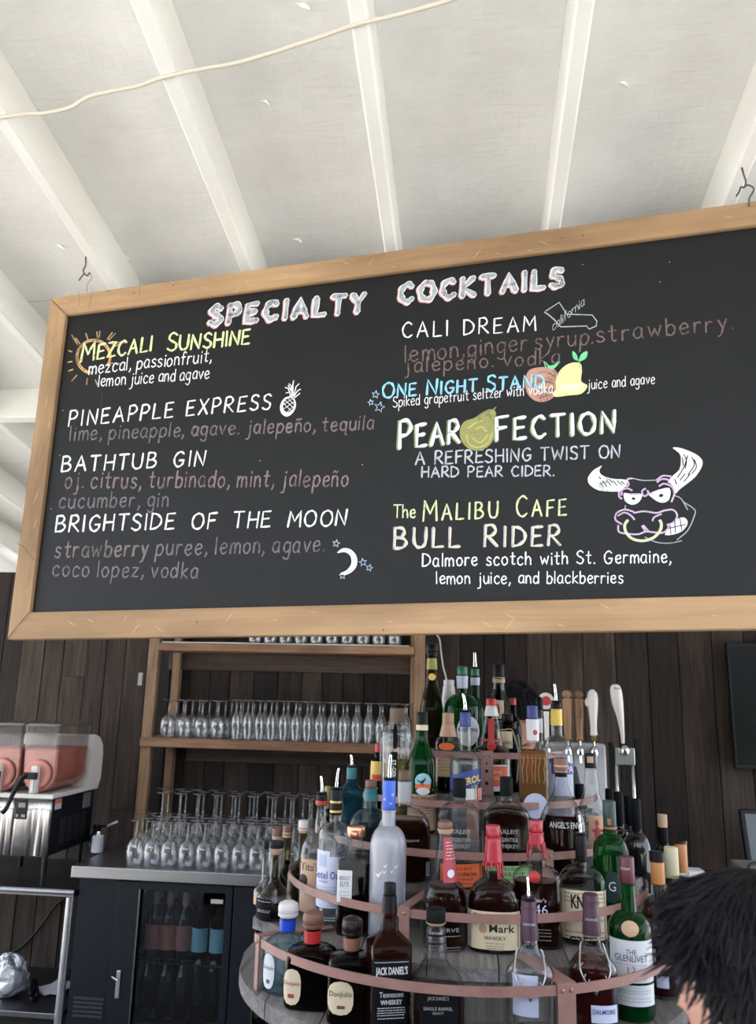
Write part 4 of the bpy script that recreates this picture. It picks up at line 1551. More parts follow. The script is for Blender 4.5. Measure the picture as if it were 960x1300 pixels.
# ---------------------------------------------------------------- screens and taps at the right
tv0, tv1 = at(922, 800, 4.70), at(934, 976, 4.70)
tv = thing('wall_television', 'large black television hanging on the plank wall at the right edge', 'television', (tv1.x, 4.70, tv1.z))
G().box(0, 1.12, 0, .035, 0, .66, bev=.004).build('casing', M_blk2, tv)
G().box(.014, 1.106, -.0012, -.0002, .02, .646).build('screen', pmat('dark_screen', (.004, .004, .005), .25, spec=.2), tv)
G().box(.4, .72, .036, .092, .2, .45).build('wall_mount', M_blk2, tv)
D_ = 4.25
STZ0 = at(900, 1138, 3.98).z
m0 = at(945, 1027, D_)
m1 = at(960, 1106, D_)
pos = thing('till_monitor', 'tilted black-framed till screen standing on the counter at the right edge', 'monitor', (m1.x, D_, STZ0 + .001))
hm = m0.z - STZ0
Mt = Matrix.Translation((0.0, 0, 0)) @ Matrix.Rotation(math.radians(-14), 4, 'X') @ Matrix.Rotation(math.radians(0), 4, 'Y')
zb_ = hm - .30
G().box(-.03, .37, 0, .03, zb_, hm, bev=.006, mat=Mt).build('screen_frame', M_blk2, pos)
G().box(-.008, .348, -.0015, -.0003, zb_ + .022, hm - .022, mat=Mt).build('screen', pmat('grey_blue_screen', (.10, .13, .14), .3), pos)
G().box(.12, .22, .06 + hm * .0, .18, 0.0, .02, bev=.003).tube([(.17, .10, .02), (.17, .08, hm * .5), (.17, .12, hm - .12)], .018, 10).build('stand', M_blk2, pos)
bx = on_z(940, 1118, CZ)
bx = at(935, 1112, 4.08)
box = thing('grey_case', 'grey plastic case with a loose black cable on the counter below the till screen', 'case', (bx.x + .01, 4.03, STZ0 + .001))
hb = at(940, 1097, 4.08).z - STZ0
G().box(0, .26, 0, .16, 0, hb, bev=.006).build('case_body', pmat('grey_case_plastic', (.20, .19, .17), .5), box)
G().tube(smooth_path([(.01, -.01, hb - .04), (.03, -.012, hb + .004), (.06, .02, hb + .012), (.11, .05, hb + .010), (.2, .04, hb + .009)]), .005, 8).build('cable', M_blk2, box, True)
# ribbed white tub at the right of the display
wt = at(862, 1132, 4.02)
STX = at(862, 1130, 4.0).x
STZ = at(900, 1138, 3.98).z
side = thing('side_table', 'dark side table by the plank wall carrying the till screen and grey case', 'table', (STX, 3.98, 0))
G().box(0, 1.3, 0, .6, STZ - .03, STZ, bev=.003).build('table_top', M_blk2, side)
for xx in (.03, 1.27):
    for yy in (.03, .57):
        G().box(xx - .02, xx + .02, yy - .02, yy + .02, .001, STZ - .031).build('leg', M_blk2, side)
tub = thing('white_tub', 'ribbed white plastic tub behind the orange-capped bottle', 'tub', (wt.x, 4.0, STZ + .001))
zt_ = at(880, 1106, 4.0).z - STZ - .001
G().box(0, .12, 0, .10, 0, zt_, bev=.012).build('tub_body', M_wplas, tub)
gg = G()
for k in range(5):
    gg.box(.006, .11, -.004, .001, zt_ - .062 + k * .011, zt_ - .056 + k * .011)
gg.build('ribs', M_wplas, tub)

# beer tower
TD = 4.05
def tp(px, py, D=TD):
    return at(px, py, D)
tx0, tx1 = tp(686, 950).x, tp(770, 950).x
tzt, tzb = tp(740, 944).z, CZ
tw = thing('beer_tower', 'white-panelled beer tower with four tap handles on the back counter', 'beer tower', (tx0, TD, CZ + .001))
G().box(0, tx1 - tx0, 0, .10, 0, tzt - CZ, bev=.012).build('tower_panel', pmat('pale_tower_panel', (.50, .50, .52), .35, .1), tw)
M_hw = wood('turned_handle_wood', (0.42, 0.25, 0.13), (0.30, 0.17, 0.085), 'Z', 0.5, 8, 0.05, 0.2, knots=False)
M_cer = pmat('white_ceramic', (0.78, 0.74, 0.70), 0.25)
M_redp = pmat('red_print', (0.55, 0.04, 0.04), 0.5)
M_ink = pmat('black_print', (0.02, 0.02, 0.02), 0.6)


def faucet(o, x, z):
    g = G().tube([(x, 0, z), (x, -.035, z)], .010, 12)
    g.loft([(z - .026, .004), (z - .022, .015), (z - .005, .019), (z + .010, .017), (z + .020, .008), (z + .024, .006)], 16, mat=Matrix.Translation((x, -.045, 0)))
    g.tube([(x, -.052, z - .018), (x, -.060, z - .055)], [.007, .006], 10)
    g.tube([(x, -.045, z + .02), (x, -.045, z + .042)], .005, 8)
    return g.build('faucet', M_chrome, o, angle=40)


def lx(px, py=960):
    return tp(px, py, TD - .045).x - tx0


def lz(py, px=740):
    return tp(px, py, TD - .045).z - CZ - .001


for (px, top_, bot, mat_, kind) in ((722, 877, 941, M_hw, 'wood'), (737, 877, 941, M_hw, 'wood2'), (755, 875, 934, M_cer, 'cer')):
    x = lx(px)
    zt2, zb2 = lz(top_), lz(bot)
    faucet(tw, x, lz(953))
    h = zt2 - zb2
    Mm = Matrix.Translation((x, -.045, zb2))
    if kind.startswith('wood'):
        R = [(0, .011), (.008, .019), (.012, .016), (.02, .015), (h * .45, .0195), (h * .82, .0225), (h * .835, .021), (h * .84, .012), (h * .855, .011), (h * .87, .017), (h * .93, .0225), (h * .985, .016), (h, .006)]
    else:
        R = [(0, .010), (.006, .017), (.03, .015), (h * .3, .0165), (h * .62, .024), (h * .8, .026), (h * .92, .022), (h * .98, .012), (h, .004)]
    hd = G().loft(R, 20, mat=Mm).build('tap_handle', mat_, tw, angle=35)
    if kind == 'cer':
        G().loft([(0, .022), (.006, .024), (.010, .020)], 18, mat=Matrix.Translation((x - .014, -.052, zb2 + h * .72)) @ Matrix.Rotation(math.radians(80), 4, 'X') @ Matrix.Rotation(math.radians(-25), 4, 'Y')).build('round_badge', M_cer, hd, angle=30)
        G().loft([(0, .008), (.012, .013), (.02, .009)], 14, mat=Matrix.Translation((x, -.045, zb2 - .022))).build('brass_collar', M_brass, hd, angle=30)
# the leftmost, red and white round handle
x = lx(695)
faucet(tw, x, lz(953))
G().loft([(0, .010), (.10, .012), (.13, .014)], 14, mat=Matrix.Translation((x, -.045, lz(941)))).build('tap_handle', M_cer, tw, angle=30)
zc = lz(891)
rd = G().loft([(0, .036), (.008, .038), (.012, .034)], 28, mat=Matrix.Translation((x + .0, -.040, zc)) @ Matrix.Rotation(math.radians(90), 4, 'X')).build('round_medallion', M_cer, tw, angle=30)
G().loft([(0, .022), (.002, .021)], 20, mat=Matrix.Translation((x, -.053, zc)) @ Matrix.Rotation(math.radians(90), 4, 'X')).build('red_emblem', M_redp, rd)
# second column: steel tap with curved white handle
tw2 = thing('beer_tap_column', 'chrome beer tap column with one tall white curved handle right of the tower', 'beer tap', (tp(793, 970).x, TD, CZ + .001))
o2 = tw2.location.x
tl = lambda px, py, D=TD - .045: Vector((at(px, py, D).x - o2, D - TD, at(px, py, D).z - CZ - .001))
zp0, zp1 = tl(790, 972).z, tl(790, 950).z
G().box(-.042, .048, -.006, 0, zp0, zp1, bev=.003).build('mount_plate', M_steelv, tw2)
G().tube([(-.036, .006, 0), (-.036, .006, zp1)], .009, 10).build('bright_leg', M_chrome, tw2, True)
G().tube([(.038, .006, 0), (.038, .006, zp1)], .009, 10).build('bright_leg', M_chrome, tw2, True)
G().box(-.062, -.046, .004, .05, 0, zp1 + .02).build('black_side', M_blk2, tw2)
G().box(.056, .078, .004, .05, 0, tl(806, 938).z).build('black_side', M_blk2, tw2)
g = G().loft([(-.022, .006), (-.016, .018), (0, .023), (.014, .019), (.022, .010)], 18, mat=Matrix.Translation((.0, -.028, tl(790, 953).z)))
g.build('faucet', M_chrome, tw2, angle=40)
hp = [tl(792, 944), tl(790.5, 928), tl(788, 910), tl(784.5, 893), tl(782, 878), tl(780.5, 869)]
hp = [Vector((p.x, -.03 - .004 * i, p.z)) for i, p in enumerate(hp)]
G().tube(smooth_path(hp, 4), [.007, .008, .009, .010, .011, .012, .0135, .015, .017, .019, .0215, .024, .026, .027, .0275, .0275, .027, .026, .024, .021, .012], 18).build('tap_handle', M_cer, tw2, angle=40)
TEXTS_LATER = [('STELLA', hp[4] + Vector((.004, -.028, 0)), .05, tw2), ]
# ---------------------------------------------------------------- tiered display
M_deck = wood('grey_weathered_deck', (0.27, 0.25, 0.24), (0.13, 0.12, 0.115), 'Y', 0.85, 7, 0.18, 0.8)
M_riser = wood('grey_weathered_riser', (0.25, 0.235, 0.225), (0.12, 0.11, 0.105), 'Z', 0.85, 7, 0.15, 0.9)
M_strap = pmat('copper_painted_strap', (0.31, 0.165, 0.14), 0.45, 0.1, noise_amt=0.2, scale=40, bump=0.15)
M_rivet = pmat('copper_rivet', (0.36, 0.17, 0.13), 0.35, 0.5)
TZ_ = [0, 1.05, 1.146, 1.22, 1.30, 1.385, 1.495]
TCX = [0, -.027, -.015, -.005, 0, .01, -.09]          # centre of each tier's round front
TCY = [0, 2.10, 2.235, 2.42, 2.555, 2.64, 2.64]
TR = [0, .49, .44, .42, .36, .27, .13]                # radius of its strap
OV = [0, .015, .070, .040, .040, .035, .02]           # deck edge beyond the strap


def ell(k, t, off=0.0):
    """point on the front half of tier k, t from 180 (left) over 270 (front) to 360 (right) degrees"""
    x, y = sup(math.radians(t), 1.0, 1.0, 2.0)
    return TCX[k] + x * (TR[k] + off), TCY[k] + y * (TR[k] + off)


disp = thing('tiered_display', 'curved tiered bottle display of grey weathered boards with copper-coloured straps', 'display', (0, 0, 0))
YB_ = 2.90


def front_y(k, x, off=0.0):
    if k == 2 and off > .05 and abs(x - TCX[2]) > .42:
        return 1.946 + (abs(x - TCX[2]) - .42) * .8       # the second deck flares out at its sides
    u = min(1.0, abs((x - TCX[k]) / (TR[k] + off)))
    return TCY[k] - (TR[k] + off) * math.sqrt(1 - u * u)


for k in range(1, 7):
    off = OV[k]
    a = TR[k] + off - (.028 if k == 2 else 0)
    x = TCX[k] - a
    n = max(3, round(2 * a / .13))
    w = 2 * a / n
    for i in range(n):
        xa, xb = x + i * w + .0012, x + (i + 1) * w - .0012
        pts = []
        for q in range(7):
            xx = xa + (xb - xa) * q / 6
            pts.append((xx, front_y(k, xx, off)))
        pts += [(xb, YB_ + .0), (xa, YB_)]
        zt0 = TZ_[k] - .024 if k > 1 else TZ_[k] - .032
        V, F = prism(pts, zt0, TZ_[k])
        mk('deck_board', V, F, M_deck, disp)
    # riser boards below the deck
    zlo = TZ_[k - 1] + .0008 if k > 1 else 0.0
    if k == 1:
        continue
    o4 = OV[k] - .012
    m = max(6, round(math.pi * TR[k] / .085))
    for i in range(m):
        t0, t1 = 180 + 180 * i / m + .25, 180 + 180 * (i + 1) / m - .25
        P = [ell(k, t0, o4), ell(k, (t0 + t1) / 2, o4), ell(k, t1, o4)]
        Q = [ell(k, t1, o4 - .016), ell(k, (t0 + t1) / 2, o4 - .016), ell(k, t0, o4 - .016)]
        V, F = prism(P + Q, zlo, TZ_[k] - .0245)
        mk('riser_board', V, F, M_riser, disp)
    for sx_ in (-1, 1):
        xo = TCX[k] + sx_ * (TR[k] + o4)
        G().box(min(xo, xo - sx_ * .016), max(xo, xo - sx_ * .016), TCY[k] + .003, YB_ - .002, zlo, TZ_[k] - .0245).build('side_board', M_riser, disp)
# dark drum carrying the whole display, with a lower ledge
V, F = prism([(-.02 + .42 * math.cos(math.radians(a)), 2.28 + .5 * math.sin(math.radians(a))) for a in range(0, 360, 15)], 0.001, TZ_[1] - .033)
mk('drum', V, F, M_cleat, disp)


def on_ell(k, px, py, off=0.0):
    """parameter t of the tier ellipse seen at px (search)"""
    best = None
    for i in range(0, 721):
        t = 180 + 180 * i / 720
        x, y = ell(k, t, off)
        q = proj((x, y, TZ_[k + 1] if k < 6 else TZ_[k]))
        d = abs(q[0] - px)
        if best is None or d < best[0]:
            best = (d, t)
    return best[1]


SH = .0165
rngs = {1: (on_ell(1, 325, 0), 345), 2: (on_ell(2, 370, 0), 356), 3: (186, 354), 4: (186, 354), 5: (186, 354)}
for k in range(1, 6):
    t0, t1 = rngs[k]
    zc = TZ_[k + 1] - .004
    V, F = [], []
    n = 60
    for i in range(n + 1):
        t = t0 + (t1 - t0) * i / n
        for o in (0.0, .0035):
            x, y = ell(k, t, o)
            V += [(x, y, zc - SH / 2), (x, y, zc + SH / 2)]
    for i in range(n):
        a, b = 4 * i, 4 * (i + 1)
        F += [(a + 2, b + 2, b + 3, a + 3), (a + 1, b + 1, b, a), (a + 3, b + 3, b + 1, a + 1), (a, b, b + 2, a + 2)]
    F += [(0, 2, 3, 1), (4 * n + 1, 4 * n + 3, 4 * n + 2, 4 * n)]
    mk('strap', V, F, M_strap, disp)


def bracket(k, t, w=.030, drop=None, holes=False):
    x, y = ell(k, t, .0038)
    x2, y2 = ell(k, t + .5, .0038)
    tx, ty = x2 - x, y2 - y
    l = math.hypot(tx, ty)
    tx, ty = tx / l, ty / l
    nx, ny = ty, -tx                      # outwards
    Mb = Matrix(((tx, -nx, 0, x), (ty, -ny, 0, y), (0, 0, 1, 0), (0, 0, 0, 1)))
    zt = TZ_[k + 1] + .006
    zb_ = TZ_[k] - .034 * (k == 1) + .0015 * (k > 1) if drop is None else drop
    PL = (TCY[k] - TR[k] - .0038 and {1: .17, 2: .19, 3: .16, 4: .17, 5: .13}[k])
    g = G()
    g.box(-w / 2, w / 2, -.0028, 0, zb_, zt, bev=.0008, mat=Mb)
    g.box(-w / 2, w / 2, -.0028, PL, zt + .0002, zt + .0028, mat=Mb)
    o = g.build('strap_bracket', M_strap, disp)
    r = G()
    zz = TZ_[k + 1] - .004
    for dx in ((-w * .24, w * .24) if w > .026 else (0,)):
        r.loft([(0, .0042), (.0018, .0036), (.0028, .0016)], 10, mat=Mb @ Matrix.Translation((dx, -.003, zz)) @ Matrix.Rotation(math.radians(90), 4, 'X'))
    r.build('rivet', M_rivet, o)
    if holes:
        h = G()
        for dz, rr in ((.020, .0028), (.040, .005), (.072, .005)):
            h.loft([(0, rr), (.0006, rr)], 12, mat=Mb @ Matrix.Translation((-.002, -.0029, zz - dz)) @ Matrix.Rotation(math.radians(90), 4, 'X'))
        h.build('bolt_hole', M_gap, o)
    return o


bracket(1, on_ell(1, 331, 0), .020)
bracket(1, on_ell(1, 718, 0), .036)
bracket(2, on_ell(2, 515, 0), .022)
bracket(3, on_ell(3, 694, 0), .030)
bracket(4, on_ell(4, 600, 0), .030)
bracket(5, on_ell(5, 618, 0), .034, holes=True)

# the guests' bar added out of view below the frame to darken bottle reflections
M_bar = wood('dark_bar_top', (0.10, 0.05, 0.03), (0.045, 0.022, 0.014), 'X', 0.35, 6, 0.05, 0.2, knots=False)
bar = thing('unseen_bar', 'dark wooden guest bar added unseen below the frame for the bottles to reflect', 'counter', (0, 0, 0))
G().box(-2.2, 2.6, 1.07, 1.44, .995, 1.035, bev=.006).build('bar_top', M_bar, bar)
for i in range(24):
    G().box(-2.1 + i * .19, -2.1 + i * .19 + .186, 1.14, 1.16, .001, .994, bev=.002).build('front_board', M_plank, bar)
# ---------------------------------------------------------------- text on labels
_tc = {}


def text2d(s, bold=0.0):
    key = (s, bold)
    if key in _tc:
        return _tc[key]
    cu = bpy.data.curves.new('t', 'FONT')
    cu.body = s
    cu.resolution_u = 2
    cu.offset = bold
    ob = bpy.data.objects.new('t', cu)
    me = bpy.data.meshes.new_from_object(ob)
    V = [(v.co.x, v.co.y) for v in me.vertices]
    F = [tuple(p.vertices) for p in me.polygons]
    bpy.data.objects.remove(ob)
    bpy.data.meshes.remove(me)
    bpy.data.curves.remove(cu)
    if V:
        x0, x1 = min(v[0] for v in V), max(v[0] for v in V)
        y0, y1 = min(v[1] for v in V), max(v[1] for v in V)
        V = [((x - (x0 + x1) / 2) / max(1e-6, x1 - x0), (y - y0) / max(1e-6, y1 - y0)) for x, y in V]
    _tc[key] = (V, F)
    return V, F


def flat_text(s, w, h, mat, name, parent, Mx, bold=0.0):
    V, F = text2d(s, bold)
    o = mk(name, [Mx @ Vector((x * w, 0, y * h)) for x, y in V], F, mat, parent)
    o['kind'] = 'stuff'
    return o


def C(name, r, g, b, rough=.5, **k):
    return pmat('c_' + name, (r, g, b), rough, **k)


P_ = {
    'white': C('label_white', .62, .63, .66), 'cream': C('label_cream', .66, .55, .38), 'tan': C('label_tan', .50, .32, .20),
    'kraft': C('label_kraft', .42, .26, .16), 'black': C('label_black', .006, .006, .007, .6, spec=.08), 'ink': C('ink', .02, .018, .018, spec=.2), 'navy': C('navy', .03, .05, .22),
    'blue': C('cap_blue', .03, .10, .52, .35), 'red': C('wax_red', .34, .018, .032, .25), 'redlab': C('label_red', .36, .04, .055), 'orange': C('label_orange', .75, .14, .035),
    'green': C('label_green', .28, .50, .20), 'yellow': C('label_yellow', .80, .55, .10), 'gold': C('gold', .50, .34, .12, .3, metal=.8), 'copper': C('copper', .62, .28, .18, .22, metal=.9),
    'cork': C('cork', .48, .34, .22, .8), 'brown': C('cap_brown', .16, .070, .050, .45), 'dkbrown': C('cap_dark_brown', .014, .007, .006, .3, spec=.3), 'plum': C('cap_plum', .052, .017, .036, .4),
    'maroon': C('cap_maroon', .085, .012, .025, .4), 'capblack': C('cap_black', .007, .007, .008, .35, spec=.15), 'matblack': C('cap_matt_black', .006, .007, .008, .55, spec=.08), 'capwhite': C('cap_white', .60, .57, .57, .4),
    'steel': C('pewter', .42, .41, .42, .3, metal=.9), 'capgreen': C('cap_green', .012, .13, .06, .35), 'dkgreencap': C('cap_dark_green', .010, .035, .030, .4),
    'pale': C('label_lilac_white', .56, .58, .74), 'lav': C('label_blue_grey', .40, .44, .56), 'orangecap': C('cap_orange', .45, .19, .06, .45), 'creamcap': C('cap_cream', .52, .46, .30, .5),
    'ginger': C('cap_ginger', .28, .12, .04, .5), 'rope': C('rope', .50, .42, .30, .8), 'sky': C('label_sky', .30, .55, .62), 'pink': C('label_rose', .42, .18, .13), 'teal': C('teal', .02, .16, .18),
    'ltgrey': C('grey_print', .33, .33, .35), 'woodcap': wood('wood_stopper', (.22, .15, .10), (.14, .09, .06), 'Z', .6, 20, .05, .2, knots=False),
    'olivecap': C('cap_olive', .30, .27, .08, .5), 'redband': C('band_red', .42, .022, .022, .4), 'bluband': C('band_blue', .015, .06, .55, .35), 'brnband': C('band_brown', .20, .085, .055, .45),
}
GL_ = {
    'clear': thin_glass('bottle_clear', (.96, .97, .97), (.38, .40, .43), .05, .035, diffuse=.02, dcol=(.7, .74, .8), power=2.6),
    'clearw': thin_glass('bottle_clear_full', (.95, .95, .95), (.30, .31, .33), .03, .012, power=2.8),
    'bluish': thin_glass('bottle_bluish', (.80, .92, .95), (.20, .38, .45), .03, .014, diffuse=.03, dcol=(.3, .5, .6)),
    'aqua': thin_glass('bottle_blue_green', (.10, .32, .40), (.01, .08, .12), .03, .014, diffuse=.12, dcol=(.02, .12, .17)),
    'green': thin_glass('bottle_green', (.05, .36, .08), (.0, .06, .02), .03, .014, diffuse=.22, dcol=(.006, .10, .02)),
    'dkgreen': thin_glass('bottle_dark_green', (.02, .10, .04), (.0, .02, .01), .03, .006, diffuse=.35, dcol=(.004, .018, .009)),
    'brownglass': thin_glass('bottle_dark_brown', (.05, .02, .012), (.01, .004, .003), .03, .006, diffuse=.4, dcol=(.007, .0045, .004)),
    'olive': thin_glass('bottle_olive', (.55, .50, .35), (.10, .09, .05), .03, .006, diffuse=.10, dcol=(.10, .08, .04)),
    'frost': thin_glass('bottle_frosted', (.60, .62, .68), (.45, .47, .52), .35, .12, diffuse=.55, dcol=(.44, .45, .52)),
    'wine': pmat('wine_bottle_black', (.006, .007, .007), .09, spec=.6),
    'blackg': pmat('black_glass', (.005, .004, .004), .07, spec=.6),
    'sepia': thin_glass('bottle_amber', (.32, .10, .03), (.06, .015, .005), .03, .006, diffuse=.2, dcol=(.05, .015, .006)),
}
LQ = {
    'bourbon': thin_glass('bourbon', (.16, .035, .010), (.05, .010, .004), .05, .008, diffuse=.42, dcol=(.030, .009, .005)),
    'dark': thin_glass('dark_liqueur', (.03, .01, .006), (.01, .004, .003), .05, .008, diffuse=.5, dcol=(.007, .004, .003)),
    'amber': thin_glass('amber_spirit', (.70, .42, .16), (.40, .18, .05), .05, .008, diffuse=.38, dcol=(.34, .17, .055)),
    'redbrown': thin_glass('red_brown_spirit', (.30, .04, .03), (.12, .015, .012), .05, .008, diffuse=.4, dcol=(.075, .013, .012)),
    'yellow': thin_glass('yellow_liqueur', (.72, .62, .20), (.5, .4, .1), .05, .008, diffuse=.3, dcol=(.34, .28, .06)),
    'water': thin_glass('clear_spirit', (.86, .89, .92), (.55, .60, .65), .03, .01, diffuse=.03),
    'red': thin_glass('red_aperitif', (.65, .10, .05), (.3, .03, .02), .05, .008, diffuse=.3, dcol=(.25, .03, .02)),
}
BOT = []


class Bottle:
    def __init__(s, kind, label, cx, place, w, ys, yn, yc, yt, nw, cw=None, glass='clear', cap='capblack', liq=None, yl=None, k=1.0, n=2.0,
                 sh='round', rz=0.0, ntop=None, base=None, group=None, capshape='cyl', bulge=0.0, yfloor=None, waist=0.0, capn=None):
        if place[0] == 't':
            _, tier, back = place
            r = .04
            D = 2.0
            for _i in range(12):
                m = (at(cx + 1, ys, D) - at(cx, ys, D)).length
                r = w * m / 2
                lo, hi = 1.3, TCY[tier]
                for _j in range(40):
                    md = (lo + hi) / 2
                    X = at(cx, ys, md).x
                    if math.hypot(X - TCX[tier], TCY[tier] - md) > TR[tier] - r * (.35 + .65 * k) - .002:
                        lo = md
                    else:
                        hi = md
                D = hi
            D += back
            z0 = TZ_[tier] + .0008
        else:
            D, z0 = place
        s.D, s.z0, s.cx = D, z0, cx
        s.m = (at(cx + 1, ys, D) - at(cx, ys, D)).length
        P = at(cx, ys, D)
        s.X = P.x
        s.Z = lambda py: at(cx, py, D).z - z0
        s.r = w * s.m / 2
        s.k, s.n = k, n
        zs, zn, zc, zt = s.Z(ys), s.Z(yn), s.Z(yc), s.Z(yt)
        s.zs, s.zn, s.zc, s.zt = zs, zn, zc, zt
        rn = nw * s.m / 2
        s.rn = rn
        rt = (ntop or nw) * s.m / 2
        s.rt = rt
        r = s.r
        BOT.append((kind, round(s.X, 3), round(D, 3), round(zt, 3), round(2 * r, 3), r * k))
        s.root = thing(kind, label, 'bottle', (s.X, D, z0), -math.atan2(s.X, D) + rz, group)
        R = [(0, r * .86, k, n), (.003, r * .95, k, n), (.009, r, k, n)]
        nb = 6
        for i in range(1, nb + 1):
            z = .009 + (zs - .009) * i / nb
            rr = r * (1 - waist * math.sin(math.pi * i / nb)) if waist else r
            if bulge:
                rr = r * (1 - bulge + bulge * math.sin(math.pi * (.12 + .55 * i / nb)) ** .7)
            R.append((z, rr, k, n))
        r1 = R[-1][1]
        ns = 9
        for i in range(1, ns + 1):
            u = i / ns
            if sh == 'round':
                f = (1 - u ** 2.2) ** .62 if u < .93 else (1 - .93 ** 2.2) ** .62 * (1 - (u - .93) / .07) * .8
            elif sh == 'cone':
                f = 1 - u
            elif sh == 's':
                f = .5 + .5 * math.cos(math.pi * u)
            elif sh == 'flat':
                f = (1 - u ** 4) ** .5
            elif sh == 'pear':
                f = (.5 + .5 * math.cos(math.pi * u)) ** 1.35
            else:
                f = 1 - u
            f = max(0, f)
            nn = n + (2.0 - n) * min(1, u * 1.3) if n > 2 else 2.0
            kk = k + (1 - k) * min(1, u * 1.05)
            R.append((zs + (zn - zs) * u, rn + (r1 - rn) * f, kk, nn))
        R += [(zn + (zc - zn) * .5, (rn + rt) / 2, 1, 2), (zc - .004, rt, 1, 2), (zc - .003, rt * 1.10, 1, 2), (zc, rt * 1.10, 1, 2)]
        s.R = R
        if glass == 'clear' and liq in ('bourbon', 'dark', 'redbrown', 'amber'):
            glass = 'clearw'
        s.body = G().loft(R, 32, cap0=True, cap1=True).build('glass_body', GL_[glass], s.root, angle=55)
        if liq:
            zl = s.Z(yl)
            L = []
            for (z, rr, kk, nn) in R:
                if z < .012:
                    L.append((z + .005, max(.004, rr - .0030), kk, nn))
                elif z < zl - .001:
                    L.append((z, max(.003, rr - .0026), kk, nn))
            rr, kk, nn = s.rad(zl)
            L = [q for i, q in enumerate(L) if i == 0 or q[0] > L[i - 1][0]]
            L.append((zl, max(.003, rr - .0026), kk, nn))
            G().loft(L, 28).build('liquid', LQ[liq], s.root, angle=55)
        rc_ = (cw or nw * 1.1) * s.m / 2
        s.rc = rc_
        if cap:
            if capshape == 'cyl':
                Cq = [(zc + .0005, rc_ * .96), (zc + .002, rc_), (zt - .003, rc_), (zt - .0008, rc_ * .93), (zt, rc_ * .75)]
            elif capshape == 'ball':
                h = zt - zc
                Cq = [(zc + .0005, rc_ * .62), (zc + h * .12, rc_ * .80), (zc + h * .22, rc_ * .92), (zc + h * .45, rc_), (zc + h * .68, rc_ * .97), (zc + h * .86, rc_ * .78), (zc + h * .96, rc_ * .45), (zt, rc_ * .1)]
            elif capshape == 'mush':
                h = zt - zc
                Cq = [(zc + .0005, rc_ * .80), (zc + h * .10, rc_ * .84), (zc + h * .12, rc_ * .98), (zc + h * .24, rc_ * .99), (zc + h * .27, rc_ * .90), (zc + h * .32, rc_ * .96), (zc + h * .6, rc_), (zc + h * .85, rc_ * .90), (zt, rc_ * .45)]
            elif capshape == 'sleeve':    # capsule over the neck, starts on the glass
                Cq = [(zc - .001, rt * 1.14), (zc + .001, rt * 1.16), (zc + (zt - zc) * .72, rc_), (zc + (zt - zc) * .73, rc_ * 1.08), (zc + (zt - zc) * .80, rc_ * 1.08), (zc + (zt - zc) * .81, rc_), (zt - .002, rc_), (zt, rc_ * .8)]
            s.cap = G().loft(Cq, 24).build('cap' if capshape in ('cyl', 'sleeve') else 'stopper', P_[cap] if cap in P_ else cap, s.root, angle=40)

    def rad(s, z):
        R = s.R
        for a, b in zip(R[:-1], R[1:]):
            if a[0] <= z <= b[0]:
                t = (z - a[0]) / max(1e-9, b[0] - a[0])
                return a[1] + (b[1] - a[1]) * t, a[2] + (b[2] - a[2]) * t, a[3] + (b[3] - a[3]) * t
        return R[-1][1], 1.0, 2.0

    def surf(s, u, z, eps):
        """u: sideways distance as seen from the front (m)"""
        r, k, n = s.rad(z)
        r += eps
        # find angle whose x = u on the front side
        c = max(-.995, min(.995, u / r))
        ax = abs(c) ** (n / 2)                  # |cos t|
        sy = math.sqrt(max(0, 1 - ax * ax))
        y = -(r * k + (eps - eps * k)) * (sy ** (2 / n))
        return Vector((c * r, y, z))

    def patch(s, mat, x0, x1, y0, y1, shape='rect', name='label', eps=.0007, nu=12, nv=8, slant=0.0, parent=None, arc0=None):
        """label patch between pixels x0..x1, y0..y1"""
        za, zb = s.Z(y1), s.Z(y0)
        ua, ub = (x0 - s.cx) * s.m, (x1 - s.cx) * s.m
        V, F = [], []
        for j in range(nv + 1):
            v = j / nv
            if shape == 'oval':
                hw = math.sqrt(max(0, 1 - (2 * v - 1) ** 2))
                v = .5 - .5 * math.cos(math.pi * v)
                hw = math.sqrt(max(0.0, 1 - (2 * v - 1) ** 2))
            elif shape == 'pill':
                v = .5 - .5 * math.cos(math.pi * v)
                hw = max(0, 1 - abs(2 * v - 1) ** 3.2) ** (1 / 2.4)
            else:
                hw = 1.0
            for i in range(nu + 1):
                u = (ua + ub) / 2 + (ub - ua) / 2 * (2 * i / nu - 1) * max(hw, .02)
                z = za + (zb - za) * v + slant * (2 * i / nu - 1) * s.m
                V.append(s.surf(u, z, eps))
        for j in range(nv):
            for i in range(nu):
                a = j * (nu + 1) + i
                F.append((a, a + 1, a + nu + 2, a + nu + 1))
        return mk(name, V, F, P_[mat] if isinstance(mat, str) else mat, parent or s.root)

    def text(s, st, x, y, w, h, mat='ink', parent=None, eps=.0013, bold=0.0, slant=0.0, vert=False):
        """text centred at pixel x with its baseline at pixel y, w x h pixels"""
        V2, F = text2d(st, bold)
        V = []
        for (a, b) in V2:
            if vert:
                px, py = x + (.5 - b) * h * -1, y - (-a) * w
                px, py = x - h / 2 + b * h, y + a * w
            else:
                px, py = x + a * w, y - b * h - slant * a
            u = (px - s.cx) * s.m
            V.append(s.surf(u, s.Z(py), eps))
        o = mk('lettering', V, F, P_[mat], parent or s.root)
        o['kind'] = 'stuff'
        return o

